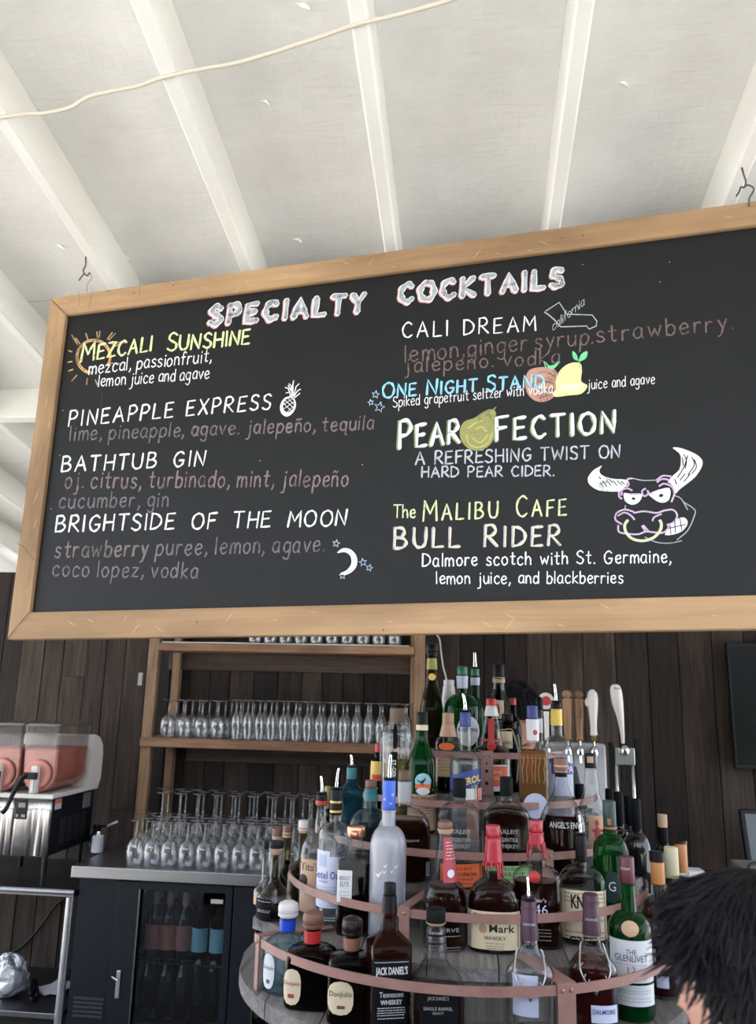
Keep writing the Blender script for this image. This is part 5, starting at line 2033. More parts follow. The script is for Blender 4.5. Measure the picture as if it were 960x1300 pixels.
    def lines(s, x0, x1, ys, mat='ink', parent=None, eps=.0013, h=.9, seed=1):
        """rows of tiny unreadable print"""
        q = random.Random(seed)
        V, F = [], []
        for y in ys:
            x = x0 + q.uniform(0, 1)
            while x < x1 - 1:
                w = min(q.uniform(1.5, 4.5), x1 - x)
                b = len(V)
                for (px, py) in ((x, y + h / 2), (x + w, y + h / 2), (x + w, y - h / 2), (x, y - h / 2)):
                    V.append(s.surf((px - s.cx) * s.m, s.Z(py), eps))
                F.append((b, b + 1, b + 2, b + 3))
                x += w + .9
        if V:
            o = mk('small_print', V, F, P_[mat], parent or s.root)
            o['kind'] = 'stuff'

    def band(s, mat, y0, y1, extra=.0012, name='neck_band', cw=None, n=2.0):
        za, zb = s.Z(y1), s.Z(y0)
        ra = (s.rad(za)[0] if za < s.zc else s.rc) + extra
        rb = (s.rad(zb)[0] if zb < s.zc else s.rc) + extra
        if cw:
            ra = rb = cw * s.m / 2
        return G().loft([(za, ra - .0008), (za + .0004, ra), (zb - .0004, rb), (zb, rb - .0008)], 26).build(name, P_[mat] if isinstance(mat, str) else mat, s.root, angle=40)

    def pourer(s, ytip, lean=0.0, collar='capblack', w=3.4):
        z0 = s.zt
        zt = s.Z(ytip)
        r = w * s.m / 2
        g = G().loft([(z0 + .0003, s.rc * .85), (z0 + .003, s.rc * .95), (z0 + .005, s.rc * .9), (z0 + .006, s.rc * .5)], 18)
        p = g.build('pourer', P_[collar], s.root, angle=40)
        L = lean * s.m
        h = zt - z0 - .006
        pts = [(0, 0, z0 + .005), (L * .05, 0, z0 + .006 + h * .25), (L * .35, 0, z0 + .006 + h * .6), (L, 0, zt)]
        G().tube(smooth_path(pts, 4), [r * 1.25] * 4 + [r * 1.05] * 4 + [r * .95] * 4 + [r * .7], 10).build('spout', M_chrome, p, angle=50)


B = Bottle
# ================= lowest tier, left to right
b = B('spirit_bottle', 'clear bottle with black cap and tan side label at the far left of the display', 337, (2.10, TZ_[2] + .0008), 30, 1132, 1112, 1077, 1066, 11, 12, cap='capblack', sh='pear', liq='water', yl=1150)
b.patch('tan', 323, 330, 1130, 1172)
b = B('spirit_bottle', 'clear half-empty bottle with cork neck and black striped label at the left end', 348, (1.99, TZ_[2] + .0008), 44, 1140, 1112, 1078, 1067, 12, 19, cap='capblack', sh='pear', liq='dark', yl=1152)
b.band('cork', 1076, 1084, .0006)
l_ = b.patch('black', 327, 345, 1137, 1176)
b.lines(328, 344, [1140, 1151, 1153], 'ltgrey', l_)
b = B('tequila_bottle', 'pale blue glass bottle with round white stopper and blue neck band', 364, ('t', 1, .0), 58, 1206, 1184, 1164, 1143, 18, 26, glass='bluish', cap='capwhite', capshape='mush', sh='round', liq='water', yl=1204, rz=-.25)
b.band('bluband', 1166, 1181, .0012)
l_ = b.patch('white', 340, 357, 1204, 1248, 'pill')
b.text('DonJulio', 348.5, 1225, 15, 6, 'navy', l_)
b.patch('navy', 346, 351, 1236, 1241, parent=l_, name='seal', eps=.0012, nu=2, nv=2)
b = B('tequila_bottle', 'dark brown tequila bottle with copper-brown ball stopper and red neck band', 396, ('t', 1, .004), 62, 1216, 1198, 1178, 1155, 19, 27, glass='brownglass', liq='dark', yl=1215, cap='brown', capshape='mush', sh='flat', k=.85, n=4.5, rz=-.20)
b.band('redband', 1180, 1196, .0012)
l_ = b.patch('cream', 366, 389, 1223, 1268, 'pill')
b.text('DonJulio', 377.5, 1245, 20, 7, 'redlab', l_)
b.patch('redlab', 373, 381, 1254, 1259, parent=l_, name='seal', eps=.0012, nu=2, nv=2)
b = B('tequila_bottle', 'black tequila bottle with dark brown stopper and cream oval label', 446, ('t', 1, .004), 58, 1226, 1208, 1187, 1163, 19, 27, glass='brownglass', liq='dark', yl=1225, cap='dkbrown', capshape='mush', sh='flat', k=.85, n=4.5, rz=-.05)
b.band('brnband', 1189, 1205, .0012)
l_ = b.patch('cream', 419, 451, 1238, 1280, 'pill')
b.text('DonJulio', 435, 1259, 28, 9, 'ink', l_)
b.patch('brown', 431, 441, 1268, 1272, parent=l_, name='seal', eps=.0012, nu=2, nv=2)
b = B('whiskey_bottle', 'square black-labelled whiskey bottle with black cap and amber neck', 494, ('t', 1, .006), 52, 1195, 1180, 1136, 1120, 23, 16, ntop=15, glass='sepia', liq='bourbon', yl=1172, cap='capblack', sh='cone', k=.95, n=7, rz=.22)
b.band('capblack', 1136, 1158, .0010, 'neck_foil')
l_ = b.patch('black', 469, 516, 1210, 1290)
b.patch('ltgrey', 471, 514, 1213, 1214, parent=l_, name='border', eps=.0012)
b.text('JACK DANIEL\'S', 492.5, 1232, 40, 13, 'white', l_, bold=.02)
b.text('Old No. 7', 492.5, 1243, 16, 7, 'white', l_)
b.text('Tennessee', 492.5, 1257, 30, 7, 'white', l_)
b.text('WHISKEY', 492.5, 1266, 27, 6, 'white', l_, bold=.02)
b.lines(475, 510, [1270, 1273, 1276, 1279, 1283], 'white', l_)
b = B('whiskey_bottle', 'clear faceted decanter with matt black stopper and dark label right of the square bottle', 553, ('t', 1, .004), 70, 1244, 1214, 1172, 1152, 25, 25, ntop=17, glass='clear', cap='matblack', sh='cone', k=.95, n=5, liq='bourbon', yl=1256, rz=.1)
for y in (1180, 1190, 1200, 1210):
    b.band(GL_['clear'], y - 4, y + 4, .004, 'neck_ring')
b.band('cork', 1170, 1174, .001, 'cork_rim')
l_ = b.band('black', 1177, 1187, .003, 'neck_label')
b.text('JACK DANIEL\'S', 553, 1184, 14, 4, 'ltgrey', l_, eps=.0045)
l_ = b.patch('black', 530, 578, 1250, 1290)
b.text('JACK DANIEL\'S', 553, 1259, 26, 6, 'ltgrey', l_)
b.text('SINGLE BARREL', 553, 1270, 36, 4, 'ltgrey', l_)
b.text('SELECT', 553, 1275, 14, 3, 'ltgrey', l_)


def antlers(b, cx, y0, y1, hw):
    zf = lambda px, py: b.surf((px - b.cx) * b.m, b.Z(py), .0022)
    g = G()
    for s in (-1, 1):
        main = [(cx + s * 2, y1 - 6), (cx + s * hw * .45, y1 - 10), (cx + s * hw * .85, (y0 + y1) / 2), (cx + s * hw * .95, y0 + 6), (cx + s * hw * .8, y0)]
        g.tube(smooth_path([zf(*p) for p in main], 4), .0017, 6)
        for (a, bb) in (((cx + s * hw * .45, y1 - 10), (cx + s * hw * .35, y1 - 18)), ((cx + s * hw * .7, y1 - 15), (cx + s * hw * .55, y1 - 24)), ((cx + s * hw * .9, (y0 + y1) / 2), (cx + s * hw * .7, (y0 + y1) / 2 - 8)),
                        ((cx + s * hw * .92, y0 + 9), (cx + s * hw * 1.12, y0 + 2)), ((cx + s * hw * .5, y1 - 9), (cx + s * hw * .75, y1 - 7))):
            g.tube([zf(*a), zf(*bb)], [.0015, .0007], 6)
    g.tube([zf(cx, y1 - 9), zf(cx, y1 - 4), zf(cx, y1 + 1)], [.0022, .0042, .0014], 8)
    g.build('stag_emblem', P_['steel'], b.root, True)


for (cx, D_, ytip, liqq, lbl) in ((673, 0, 1113, None, 'empty clear flask with plum neck, pourer and silver stag emblem'), (753, 0, None, 'redbrown', 'flask of red-brown whisky with plum neck and silver stag emblem')):
    dy = 0 if ytip else -5
    b = B('whisky_bottle', lbl + ', front tier', cx, ('t', 1, .004), 62, 1237 + dy, 1192 + dy, 1191 + dy * 1.2, 1142 + dy * 1.6, 21, 20, glass='clear', cap='plum', capshape='sleeve', sh='pear', k=.75, liq=liqq, yl=1214)
    if ytip:
        b.pourer(ytip, -1)
        b.text('DALMORE', cx, 1172, 15, 3, 'lav', b.cap, eps=.0035)
        b.patch('pale', cx - 22, cx + 10, 1232, 1284, eps=-.004, name='rear_label')
        antlers(b, cx, 1204, 1262, 22)
    else:
        b.text('DALMORE', cx, 1166, 15, 3, 'lav', b.cap, eps=.0035)
        l_ = b.patch('pale', 749, 781, 1268, 1290)
        b.text('DALMORE', 765, 1279, 28, 6, 'navy', l_, bold=.01)
        antlers(b, cx + 3, 1196, 1254, 22)
b = B('whisky_bottle', 'green whisky bottle with maroon capsule and large white label, front tier', 799.5, ('t', 1, .004), 55, 1180, 1156, 1121, 1087, 20, 19, ntop=17, glass='green', cap='maroon', sh='round', liq='dark', yl=1170)
b.text('THE GLENLIVET', 797, 1103, 13, 3, 'cream', b.cap, eps=.0015)
l_ = b.patch('white', 774, 826, 1187, 1239)
b.text('THE', 800, 1204, 13, 6, 'ink', l_)
b.text('GLENLIVET', 800, 1213, 40, 8, 'ink', l_)
b.text('12', 800, 1227, 10, 8, 'redlab', l_)
b.lines(780, 820, [1217, 1232, 1235], 'ltgrey', l_)
l_ = b.patch('white', 775, 826, 1242, 1268)
b.lines(780, 822, [1249, 1252, 1258, 1262], 'ltgrey', l_)
b.patch('tan', 789, 811, 1163, 1182, 'oval', 'medallion', eps=.002)
b = B('whisky_bottle', 'amber whisky bottle with black-topped orange capsule, nearest the person at right', 838, (1.95, TZ_[1] + .0008), 46, 1164, 1138, 1122, 1082, 19, 18, glass='clear', cap='orangecap', sh='round', liq='redbrown', yl=1146)
b.band('capblack', 1081, 1094, .0012, 'cap_top')
l_ = b.patch('black', 826, 850, 1164, 1250)
b.patch('lav', 829, 838, 1167, 1182, parent=l_, name='window', eps=.0012)
b.patch('pale', 830, 845, 1232, 1247, parent=l_, name='window', eps=.0012)
b = B('whisky_bottle', 'whisky bottle with long cream capsule and white triangle on its neck', 856, (2.05, TZ_[2] + .0008), 44, 1152, 1118, 1114, 1075, 19, 18, glass='clear', cap='creamcap', sh='round', liq='redbrown', yl=1132)
l_ = b.patch('white', 849, 867, 1127, 1145)
b.text('12', 858, 1140, 8, 7, 'navy', l_)
b = B('whisky_bottle', 'whisky bottle with slim orange capsule behind the cream-capped one', 868, (2.14, TZ_[2] + .0008), 36, 1143, 1114, 1107, 1067, 16, 16, glass='clear', cap='orangecap', sh='round', liq='redbrown', yl=1122)
b.band('dkbrown', 1067, 1071, .001, 'cap_top')
b.patch('white', 862, 874, 1130, 1142)

# ================= second tier
b = B('liqueur_bottle', 'slim bottle with brown-topped cork at the left, behind the striped-label bottle', 349, (2.215, TZ_[2] + .0008), 32, 1122, 1100, 1064, 1051, 10, 12.5, glass='olive', cap='brown', sh='pear', liq='dark', yl=1096)
b.band('cork', 1061, 1067, .0008, 'cork_rim')
b = B('liqueur_bottle', 'slim bottle with dark brown cork top, second of the corked trio at left', 363, (2.32, TZ_[2] + .0008), 34, 1118, 1094, 1060, 1047, 10, 12.5, glass='olive', cap='brown', sh='pear', liq='dark', yl=1092)
b.band('cork', 1056, 1063, .0008, 'cork_rim')
b = B('liqueur_bottle', 'slim clear bottle with pale cork top, rightmost of the corked trio', 383, (2.13, TZ_[2] + .0008), 36, 1108, 1086, 1054, 1041, 10, 13, glass='olive', cap='capwhite', sh='pear', liq='dark', yl=1098)
b.band('cork', 1050, 1057, .0008, 'cork_rim')
b = B('vodka_bottle', 'clear vodka bottle with pourer, red ring and tan label behind the strap', 406, ('t', 2, .004), 50, 1088, 1056, 1022, 1008, 15, 14, ntop=11, glass='clear', cap='capblack', sh='round', liq='water', yl=1086)
b.pourer(985, -2)
b.band('redband', 1016, 1021, .0016)
l_ = b.patch('tan', 383, 408, 1087, 1153)
b.text("Tito's", 394, 1101, 22, 10, 'ink', l_)
b.patch('ink', 382, 392, 1106, 1121, 'oval', parent=l_, name='stamp', eps=.0012)
b.lines(384, 404, [1131, 1136, 1141, 1145], 'ltgrey', l_)
b = B('vodka_bottle', 'round clear vodka bottle with pourer and tall white label', 425.5, ('t', 2, .01), 42, 1061, 1043, 1034, 1002, 15, 15, glass='clear', cap='capblack', sh='round', liq='water', yl=1058)
b.pourer(975, 2)
b.band('gold', 1016, 1019, .0008)
b.band('gold', 1028, 1031, .0008)
l_ = b.patch('pale', 404, 420, 1077, 1148)
l2 = b.patch('pale', 420, 438, 1084, 1148)
b.patch('lav', 407, 416, 1082, 1097, parent=l_, name='crest', eps=.0012)
b.text('Ketel One', 418, 1112, 36, 10, 'navy', l_, bold=.01)
b.text('VODKA', 413, 1117, 11, 3, 'ink', l_)
b.lines(408, 430, [1122, 1126, 1145], 'ltgrey', l_)
b.lines(408, 436, [1160, 1163], 'white', None)
b = B('vodka_bottle', 'square clear vodka bottle with polished copper cap', 451.5, ('t', 2, .004), 43, 1088, 1080, 1062, 1048, 18, 24, glass='clear', cap='copper', sh='flat', k=.95, n=7, liq='dark', yl=1092, rz=-.1)
l_ = b.patch('white', 431.5, 450, 1101, 1141)
b.text('ABSOLUT', 440.5, 1113, 14, 5, 'brown', l_)
b.text('ELYX', 441, 1121, 11, 6, 'brown', l_)
b.lines(435, 447, [1128, 1132], 'ltgrey', l_)
b = B('vodka_bottle', 'tall frosted vodka bottle with bright blue neck band and white birds', 493, ('t', 2, .02), 46, 1076, 1048, 1028, 990, 17, 17, glass='frost', cap='blue', sh='round')
b.pourer(958, 1, w=4.4)
M_bird = P_['pale']
for (x, y, sc_) in ((480, 1105, 1.5), (489, 1094, .9), (502, 1095, .9), (488, 1102, .8), (497, 1101, .8)):
    g = G()
    Vv = []
    for (dx, dy) in ((0, 3), (-4, -4), (-1.2, .4), (1.5, .0), (5, -4), (1.5, 3)):
        Vv.append(b.surf((x + dx * sc_ - b.cx) * b.m, b.Z(y + dy * sc_), .0014))
    g.add(Vv, [(0, 1, 2), (0, 2, 3), (0, 3, 5), (5, 3, 4)])
    g.build('bird_print', P_['white'], b.root)
Vv = [b.surf((x - b.cx) * b.m, b.Z(y), .0013) for x, y in ((471, 1142), (474, 1120), (482, 1112), (490, 1117), (500, 1110), (507, 1113), (514, 1122), (515, 1145))]
mk('mountain_print', Vv, [tuple(range(8))[::-1]], P_['lav'], b.root)
for (x, y) in ((487, 1014), (495, 1019), (497, 1008)):
    Vv = [b.surf((x + dx - b.cx) * b.m, b.Z(y + dy), .0) for (dx, dy) in ((0, 1.6), (-2.4, -2), (-.4, .2), (2.6, -2))]
    q = b.rc + .0006
    Vv = [Vector((v.x, -math.sqrt(max(0, q * q - v.x ** 2)), v.z)) for v in Vv]
    mk('bird_print', Vv, [(0, 1, 2), (0, 2, 3)], P_['white'], b.cap)
b = B('whiskey_bottle', 'wide-based dark whiskey bottle with brown stopper and red paper strip down its neck', 565, ('t', 2, .004), 55, 1146, 1118, 1056, 1041, 34, 20, ntop=14, glass='clear', cap='brown', capshape='mush', sh='round', liq='bourbon', yl=1122, k=.85)
b.band('cork', 1052, 1058, .0010, 'cork_rim')
l_ = b.patch('redlab', 563, 582, 1062, 1117, name='neck_strip', slant=0)
b.patch('white', 568, 577, 1101, 1111, 'oval', parent=l_, name='seal', eps=.0012)
b.lines(566, 580, [1068, 1072, 1076, 1080, 1084, 1088], 'white', l_)
b.text('RESERVE', 565, 1177, 36, 5, 'ltgrey')
b.lines(548, 584, [1182, 1196, 1200, 1204], 'ltgrey')
b = B('whiskey_bottle', 'bourbon bottle sealed in dripping red wax with cream label', 627, ('t', 2, .002), 66, 1150, 1114, 1062, 1047, 26, 19, ntop=18, glass='clear', cap='red', sh='round', liq='bourbon', yl=1108, k=.7, n=2.6)


def wax(b, y0, y1, drips, seed=2):
    """wax sleeve over the neck with drips"""
    q = random.Random(seed)
    z1, z0 = b.Z(y0), b.Z(y1)
    R = []
    for i in range(7):
        z = z0 + (z1 - z0) * i / 6
        R.append((z, b.rad(z)[0] + .0016 + (.0006 if i % 2 else 0)))
    g = G().loft([(z0 - .0005, R[0][1] - .0012)] + R, 26)
    for (a, y) in drips:
        zd = b.Z(y)
        pts = []
        for i in range(6):
            z = z0 + .006 + (zd - z0 - .006) * i / 5
            rr = b.rad(z)[0] + .0012
            an = math.radians(a + i * .8)
            pts.append((rr * math.sin(an), -rr * math.cos(an), z))
        g.tube(pts, [.0026, .0026, .0024, .0022, .0024, .0030], 8)
    return g.build('wax_seal', P_['red'], b.root, True)


wax(b, 1062, 1097, [(-50, 1104), (-15, 1099), (25, 1114), (38, 1108), (62, 1112), (-80, 1100), (150, 1110)])
b.patch(LQ['bourbon'], 618, 640, 1120, 1136, 'oval', 'embossed_seal', eps=.0012)
l_ = b.patch('cream', 594.5, 659.5, 1152, 1206)
b.text('Maker\'s', 612, 1158, 22, 4, 'ink', l_)
b.text('Mark', 637, 1177.5, 32, 10, 'ink', l_, bold=.015)
b.patch('kraft', 608, 618.5, 1168, 1179, 'oval', parent=l_, name='stamp', eps=.0012)
b.text('WHISKY', 628, 1187, 28, 5, 'ink', l_)
b.lines(616, 640, [1191, 1194.5, 1197.5, 1200.5], 'ink', l_, h=.6)
b = B('whiskey_bottle', 'dark bourbon bottle with broken red wax neck and round red seal', 682, ('t', 2, .025), 62, 1118, 1098, 1056, 1041, 25, 18, ntop=17, glass='clear', cap='red', sh='round', liq='bourbon', yl=1117, k=.7, n=2.6)
wax(b, 1056, 1072, [(-40, 1084), (10, 1076), (50, 1090), (70, 1082), (-75, 1088), (160, 1080)], 5)
b.patch('redband', 671.5, 686, 1101, 1116, 'oval', 'red_seal', eps=.002)
b.text("Maker's", 682, 1140, 22, 5, 'white')
b.text('46', 686, 1155, 17, 12, 'pale')
b.lines(680, 698, [1174, 1178, 1182, 1187], 'ltgrey')
b = B('whiskey_bottle', 'broad bourbon bottle with black pourer neck and cream block-letter label', 739, ('t', 2, .01), 58, 1118, 1097, 1094, 1060, 14, 15, glass='clear', cap='capblack', sh='round', liq='bourbon', yl=1188, k=.75, n=2.8)
b.pourer(1035, -1)
l_ = b.patch('cream', 714, 768, 1126, 1196)
b.text('KNOB', 741, 1149, 33, 18, 'ink', l_, bold=.03)
b.text('Kentucky straight bourbon', 742, 1165, 50, 5, 'ink', l_)
b.text('CREEK', 741, 1195, 40, 12, 'ink', l_, bold=.03)
b.lines(716, 766, [1130, 1135, 1140, 1178, 1184], 'ink', l_)
b = B('whisky_bottle', 'bright green rounded triangular whisky bottle with dark green capsule', 776, ('t', 2, .03), 46, 1088, 1058, 1054, 1016, 18, 17, glass='green', cap='dkgreencap', sh='round', k=.9, n=2.5)
b.band('ginger', 1049, 1052, .0008)
b.patch('ginger', 773, 778, 1038, 1046, parent=b.cap, name='stag_print', eps=.0015, nu=2, nv=2)
l_ = b.patch('dkgreencap', 767, 786, 1102, 1142, 'pill')
b.text('G', 776, 1127, 9, 12, 'white', l_)

# ================= third tier
b = B('tequila_bottle', 'squat round clear bottle with brown stopper and green neck label', 470, ('t', 3, .03), 54, 1052, 1026, 1000, 990, 17, 15, glass='bluish', cap='brown', sh='round', k=.8, liq='dark', yl=1047)
b.band('teal', 1000, 1016, .0010, 'neck_label')
b = B('whiskey_bottle', 'big dark round-shouldered whiskey bottle behind the frosted vodka', 513, ('t', 3, .008), 68, 1056, 1023, 990, 978, 16, 16, glass='clear', cap='woodcap', sh='round', k=.5, liq='bourbon', yl=1038, rz=.1)
b.band('ltgrey', 992, 1018, .0010, 'neck_label')
b.text('RESERVE', 520, 1066, 22, 3, 'ltgrey')
b.patch('ltgrey', 540, 545, 1092, 1110, name='tax_sticker')
b.lines(540.5, 544.5, [1094, 1097, 1100, 1103, 1106], 'ink', None, eps=.0016)
for (cx, yc_, dx, mat_, liqq, yl_, lab, txt, w) in ((584.5, 1010, 0, 'orange', 'bourbon', 1098, 'flask-shaped clear whiskey bottle with orange label, nearly empty', 'BOURBON', 56), (644.5, 1008, 0, 'green', 'bourbon', 1024, 'flask-shaped whiskey bottle full of amber rye with green label', 'BULLEIT', 60)):
    b = B('whiskey_bottle', lab, cx - 1, ('t', 3, .004), w, 1040, 1017, yc_ + 2, yc_ - 22, 14, 17, glass='clear', cap='matblack', sh='round', k=.55, liq=liqq, yl=yl_)
    l_ = b.patch(mat_, cx - w / 2 + 3, cx + w / 2 - 1, 1094 + (2 if mat_ == 'green' else 0), 1123, slant=1.0)
    b.text('BULLEIT' if mat_ == 'orange' else 'BULLEIT', cx + (0), 1101 + (0), 30, 3, 'ink', l_, eps=.0016)
    b.text(txt, cx + 6, 1109, 28, 5, 'ink', l_, bold=.01)
    b.text('WHISKEY', cx + 6, 1114, 22, 2.6, 'ink', l_)
    b.lines(cx - 16, cx + 22, [1118], 'ink', l_)
    for j, y in enumerate((1056, 1066, 1074)):
        b.text(('BULLEIT', 'FRONTIER', 'WHISKEY')[j], cx, y, 26, 5, 'ltgrey', None, eps=.0005)
b = B('whiskey_bottle', 'teardrop decanter of amber bourbon with cork and white lettering', 714, ('t', 3, .006), 58, 1046, 985, 979, 962, 15, 18, ntop=13, glass='clear', cap='brown', sh='pear', k=.6, liq='bourbon', yl=1034)
b.band('cork', 971, 980, .0008, 'cork')
b.text("ANGEL'S ENVY", 719, 1049, 42, 8, 'white', bold=.01)
b.band('black', 982, 986, .001)
b = B('rum_bottle', 'clear bottle with black capsule and tan label bearing a red figure', 752, ('t', 3, .02), 40, 1034, 1006, 975, 956, 20, 15, ntop=15, glass='clear', cap='capblack', sh='cone', liq='water', yl=1030)
b.patch('cork', 748, 756, 960, 968, parent=b.cap, name='cap_badge', eps=.0012, nu=2, nv=2)
l_ = b.patch('tan', 747, 769, 1033, 1074)
g_ = b.patch('redlab', 754, 761, 1046, 1066, 'oval', parent=l_, name='figure_print', eps=.0012)
b.patch('redlab', 755, 760, 1038, 1046, 'oval', parent=l_, name='figure_print', eps=.0012)
b.patch('redlab', 751, 765, 1049, 1054, 'oval', parent=l_, name='figure_print', eps=.0012)
b.patch('redlab', 752, 757, 1062, 1072, 'oval', parent=l_, name='figure_print', eps=.0012)
b.patch('redlab', 758, 763, 1062, 1072, 'oval', parent=l_, name='figure_print', eps=.0012)
# dark wine bottles at the right rear
for i, (cx, yt, w, back, lab) in enumerate(((737, 995, 26, .16, 'small black-capped bottle behind the teardrop decanter'), (777, 1001, 28, 2.47, 'dark wine bottle, leftmost of the four black-capped ones'),
                                            (788, 1005, 28, 2.39, 'dark wine bottle, second from left of the four black-capped ones'), (801, 1010, 28, 2.53, 'dark wine bottle, third from left of the four black-capped ones'),
                                            (810, 1014, 34, .02, 'glossy black wine bottle, nearest and rightmost of the four'))):
    if i == 4:
        B('wine_bottle', lab, cx, (2.28, TZ_[3] + .0008), w, 1082, 1056, 1053, yt, 12, 13, glass='wine', cap='matblack', sh='round', group='dark wine bottles')
    else:
        B('wine_bottle', lab, cx, (back, TZ_[3] + .0008) if i else ('t', 4, .12), w, 1075 if i else 1040, 1050 if i else 1020, 1046 if i else 1012, yt, 11, 12, glass='wine', cap='matblack', sh='round', group='dark wine bottles')
b = B('wine_bottle', 'dark wine bottle closed with a bare printed cork, right of the black-capped ones', 844, (2.34, TZ_[2] + .0008), 30, 1098, 1072, 1070, 1050, 12, 12.5, glass='wine', cap='matblack', sh='round')
G().loft([(b.zt + .0003, .0125), (b.Z(1034), .0130)], 16).build('cork', P_['cork'], b.root, angle=40)

# ================= fourth tier
b = B('gin_bottle', 'blue-green glass bottle with pourer behind the round clear vodka', 446, ('t', 3, .13), 30, 1006, 990, 989, 974, 13, 13, glass='aqua', cap='teal', sh='s', k=.9, n=3)
b.pourer(958, -1.5)
b = B('liqueur_bottle', 'slim dark bottle with pale yellow capsule left of the blue-green bottle', 415, ('t', 3, .12), 18, 1046, 1030, 1026, 998, 8, 8.5, glass='wine', cap='olivecap', sh='s')
b = B('liqueur_bottle', 'yellow-labelled dark bottle with red cap left of the fluted bottle', 481, ('t', 4, .03), 24, 978, 962, 955, 944, 12, 11, glass='dkgreen', cap='redband', sh='round', liq='yellow', yl=990)
l_ = b.patch('yellow', 471, 488, 966, 990, eps=.0009)
b.patch('orange', 472, 487, 982, 990, parent=l_, name='label_foot', eps=.0013)
b.text('HE', 480, 989, 11, 6, 'redband', l_, eps=.0018, bold=.02)
b = B('liqueur_bottle', 'fluted clear liqueur bottle with pale wooden stopper and black vertical strip', 504, ('t', 4, .004), 40, 934, 919, 918, 899, 16, 19, glass='clear', cap='woodcap', sh='round', liq='yellow', yl=962, waist=.06)
for a in range(0, 360, 60):
    an = math.radians(a + 30)
    zt_, zb_ = b.Z(928), b.Z(1014)
    G().tube([(b.r * .82 * math.sin(an), b.r * .82 * math.cos(an), zb_), (b.r * .86 * math.sin(an), b.r * .86 * math.cos(an), (zt_ + zb_) / 2), (b.r * .86 * math.sin(an), b.r * .86 * math.cos(an), zt_ - .02), (b.r * .55 * math.sin(an), b.r * .55 * math.cos(an), zt_ + .004)], [b.r * .2, b.r * .22, b.r * .22, b.r * .1], 10).build('flute_rib', GL_['clear'], b.root, True)
l_ = b.patch('black', 499, 505, 919, 950, 'pill', name='neck_strip', eps=.006)
l_ = b.patch('black', 497, 505, 953, 1004, name='label_strip', eps=.007)
b.text('ST-GERMAIN', 501, 982, 38, 5, 'white', l_, eps=.0078, vert=True, bold=.02)
b = B('liqueur_bottle', 'green amaro bottle with black cap and round eagle label over tan paper', 535.5, ('t', 4, .002), 36, 972, 928, 927, 904, 14, 14.5, glass='green', cap='capblack', sh='pear', liq='dark', yl=966)
b.band('cream', 920, 927, .0010, 'neck_band')
l_ = b.patch('sky', 527, 547.5, 980, 1000, 'oval')
b.patch('orange', 527.6, 547, 993, 1001, 'pill', parent=l_, name='sunset_print', eps=.0011)
b.patch('white', 529, 546, 998, 1007, 'oval', parent=l_, name='scroll_print', eps=.0014)
Vv = [b.surf((x - b.cx) * b.m, b.Z(y), .0018) for x, y in ((529, 988), (535, 990), (541, 985), (540, 989), (537, 993), (539, 996), (535, 994))]
mk('eagle_print', Vv, [tuple(range(7))[::-1]], P_['ink'], l_)
l_ = b.patch('kraft', 518, 553.5, 1007, 1052)
b.text('FERNET-BRANCA', 536, 1014, 33, 5, 'ink', l_)
b.lines(521, 551, [1021, 1024, 1027, 1030, 1034, 1037, 1040], 'ink', l_, h=.5)
b = B('aperitif_bottle', 'clear aperitif bottle with pourer, blue cap and slanted blue label', 591, ('t', 4, .002), 40, 972, 953, 923, 904, 15, 14.5, glass='clear', cap='navy', sh='round', liq='water', yl=966)
b.pourer(880, -3, w=4)
l_ = b.patch('navy', 571.5, 611, 978, 998, slant=5)
b.text('APEROL', 594, 994, 32, 9, 'yellow', l_, bold=.02, slant=9)
l_ = b.patch('white', 591, 611, 999, 1014)
for j, mt in enumerate(('green', 'redband', 'orange')):
    b.patch(mt, 602 + j * 3, 604 + j * 3, 998, 1014, parent=l_, name='stripe', eps=.0012, nu=1, nv=2)
b = B('tequila_bottle', 'square amber tequila bottle with white neck label and carved script', 677, ('t', 4, .006), 37, 950, 943, 912, 896, 14.5, 14, glass='clear', cap='navy', sh='cone', k=.85, n=6, liq='amber', yl=952)
l_ = b.band('white', 913, 940, .0012, 'neck_label')
b.patch('redband', 677, 683, 926, 933, 'oval', parent=l_, name='seal', eps=.002, nu=4, nv=4)
g = G()
q = random.Random(4)
for i in range(6):
    x = 664 + i * 5
    pts = [b.surf((x + dx - b.cx) * b.m, b.Z(y), .0006) for dx, y in ((0, 993), (q.uniform(-1, 2), 985), (q.uniform(-1, 1), 975), (q.uniform(0, 3), 966), (1, 960))]
    g.tube(smooth_path(pts, 3), .0008, 5)
g.build('carved_script', P_['kraft'], b.root, True)['kind'] = 'stuff'
b = B('rum_bottle', 'clear round-shouldered bottle with pourer and yellow neck label left of the taps', 708, ('t', 4, .02), 42, 966, 934, 900, 892, 14.5, 14, glass='clear', cap='capblack', sh='round', liq='water', yl=958)
b.pourer(868, -1.5)
b.band('yellow', 900, 921, .0010, 'neck_label')
l_ = b.patch('lav', 688, 727, 968, 1008)
l2 = b.patch('navy', 700, 728, 968, 981, parent=l_, eps=.0012, name='name_panel')
b.text('CAMPA', 715, 979, 24, 9, 'white', l_, eps=.0017, bold=.01)
# round white paper tag hanging on the strap
tg = at(680, 1022, 2.20)
D0 = front_y(4, tg.x, 0) + .006
tg = at(680, 1023, D0)
o = thing('paper_tag', 'round white paper tag hanging behind the strap beside the teardrop decanter', 'tag', (tg.x, D0 - .003, tg.z))
rr = .031
G().loft([(0, rr), (.0008, rr)], 28, mat=Matrix.Rotation(math.radians(90), 4, 'X')).build('tag_disc', P_['pale'], o)

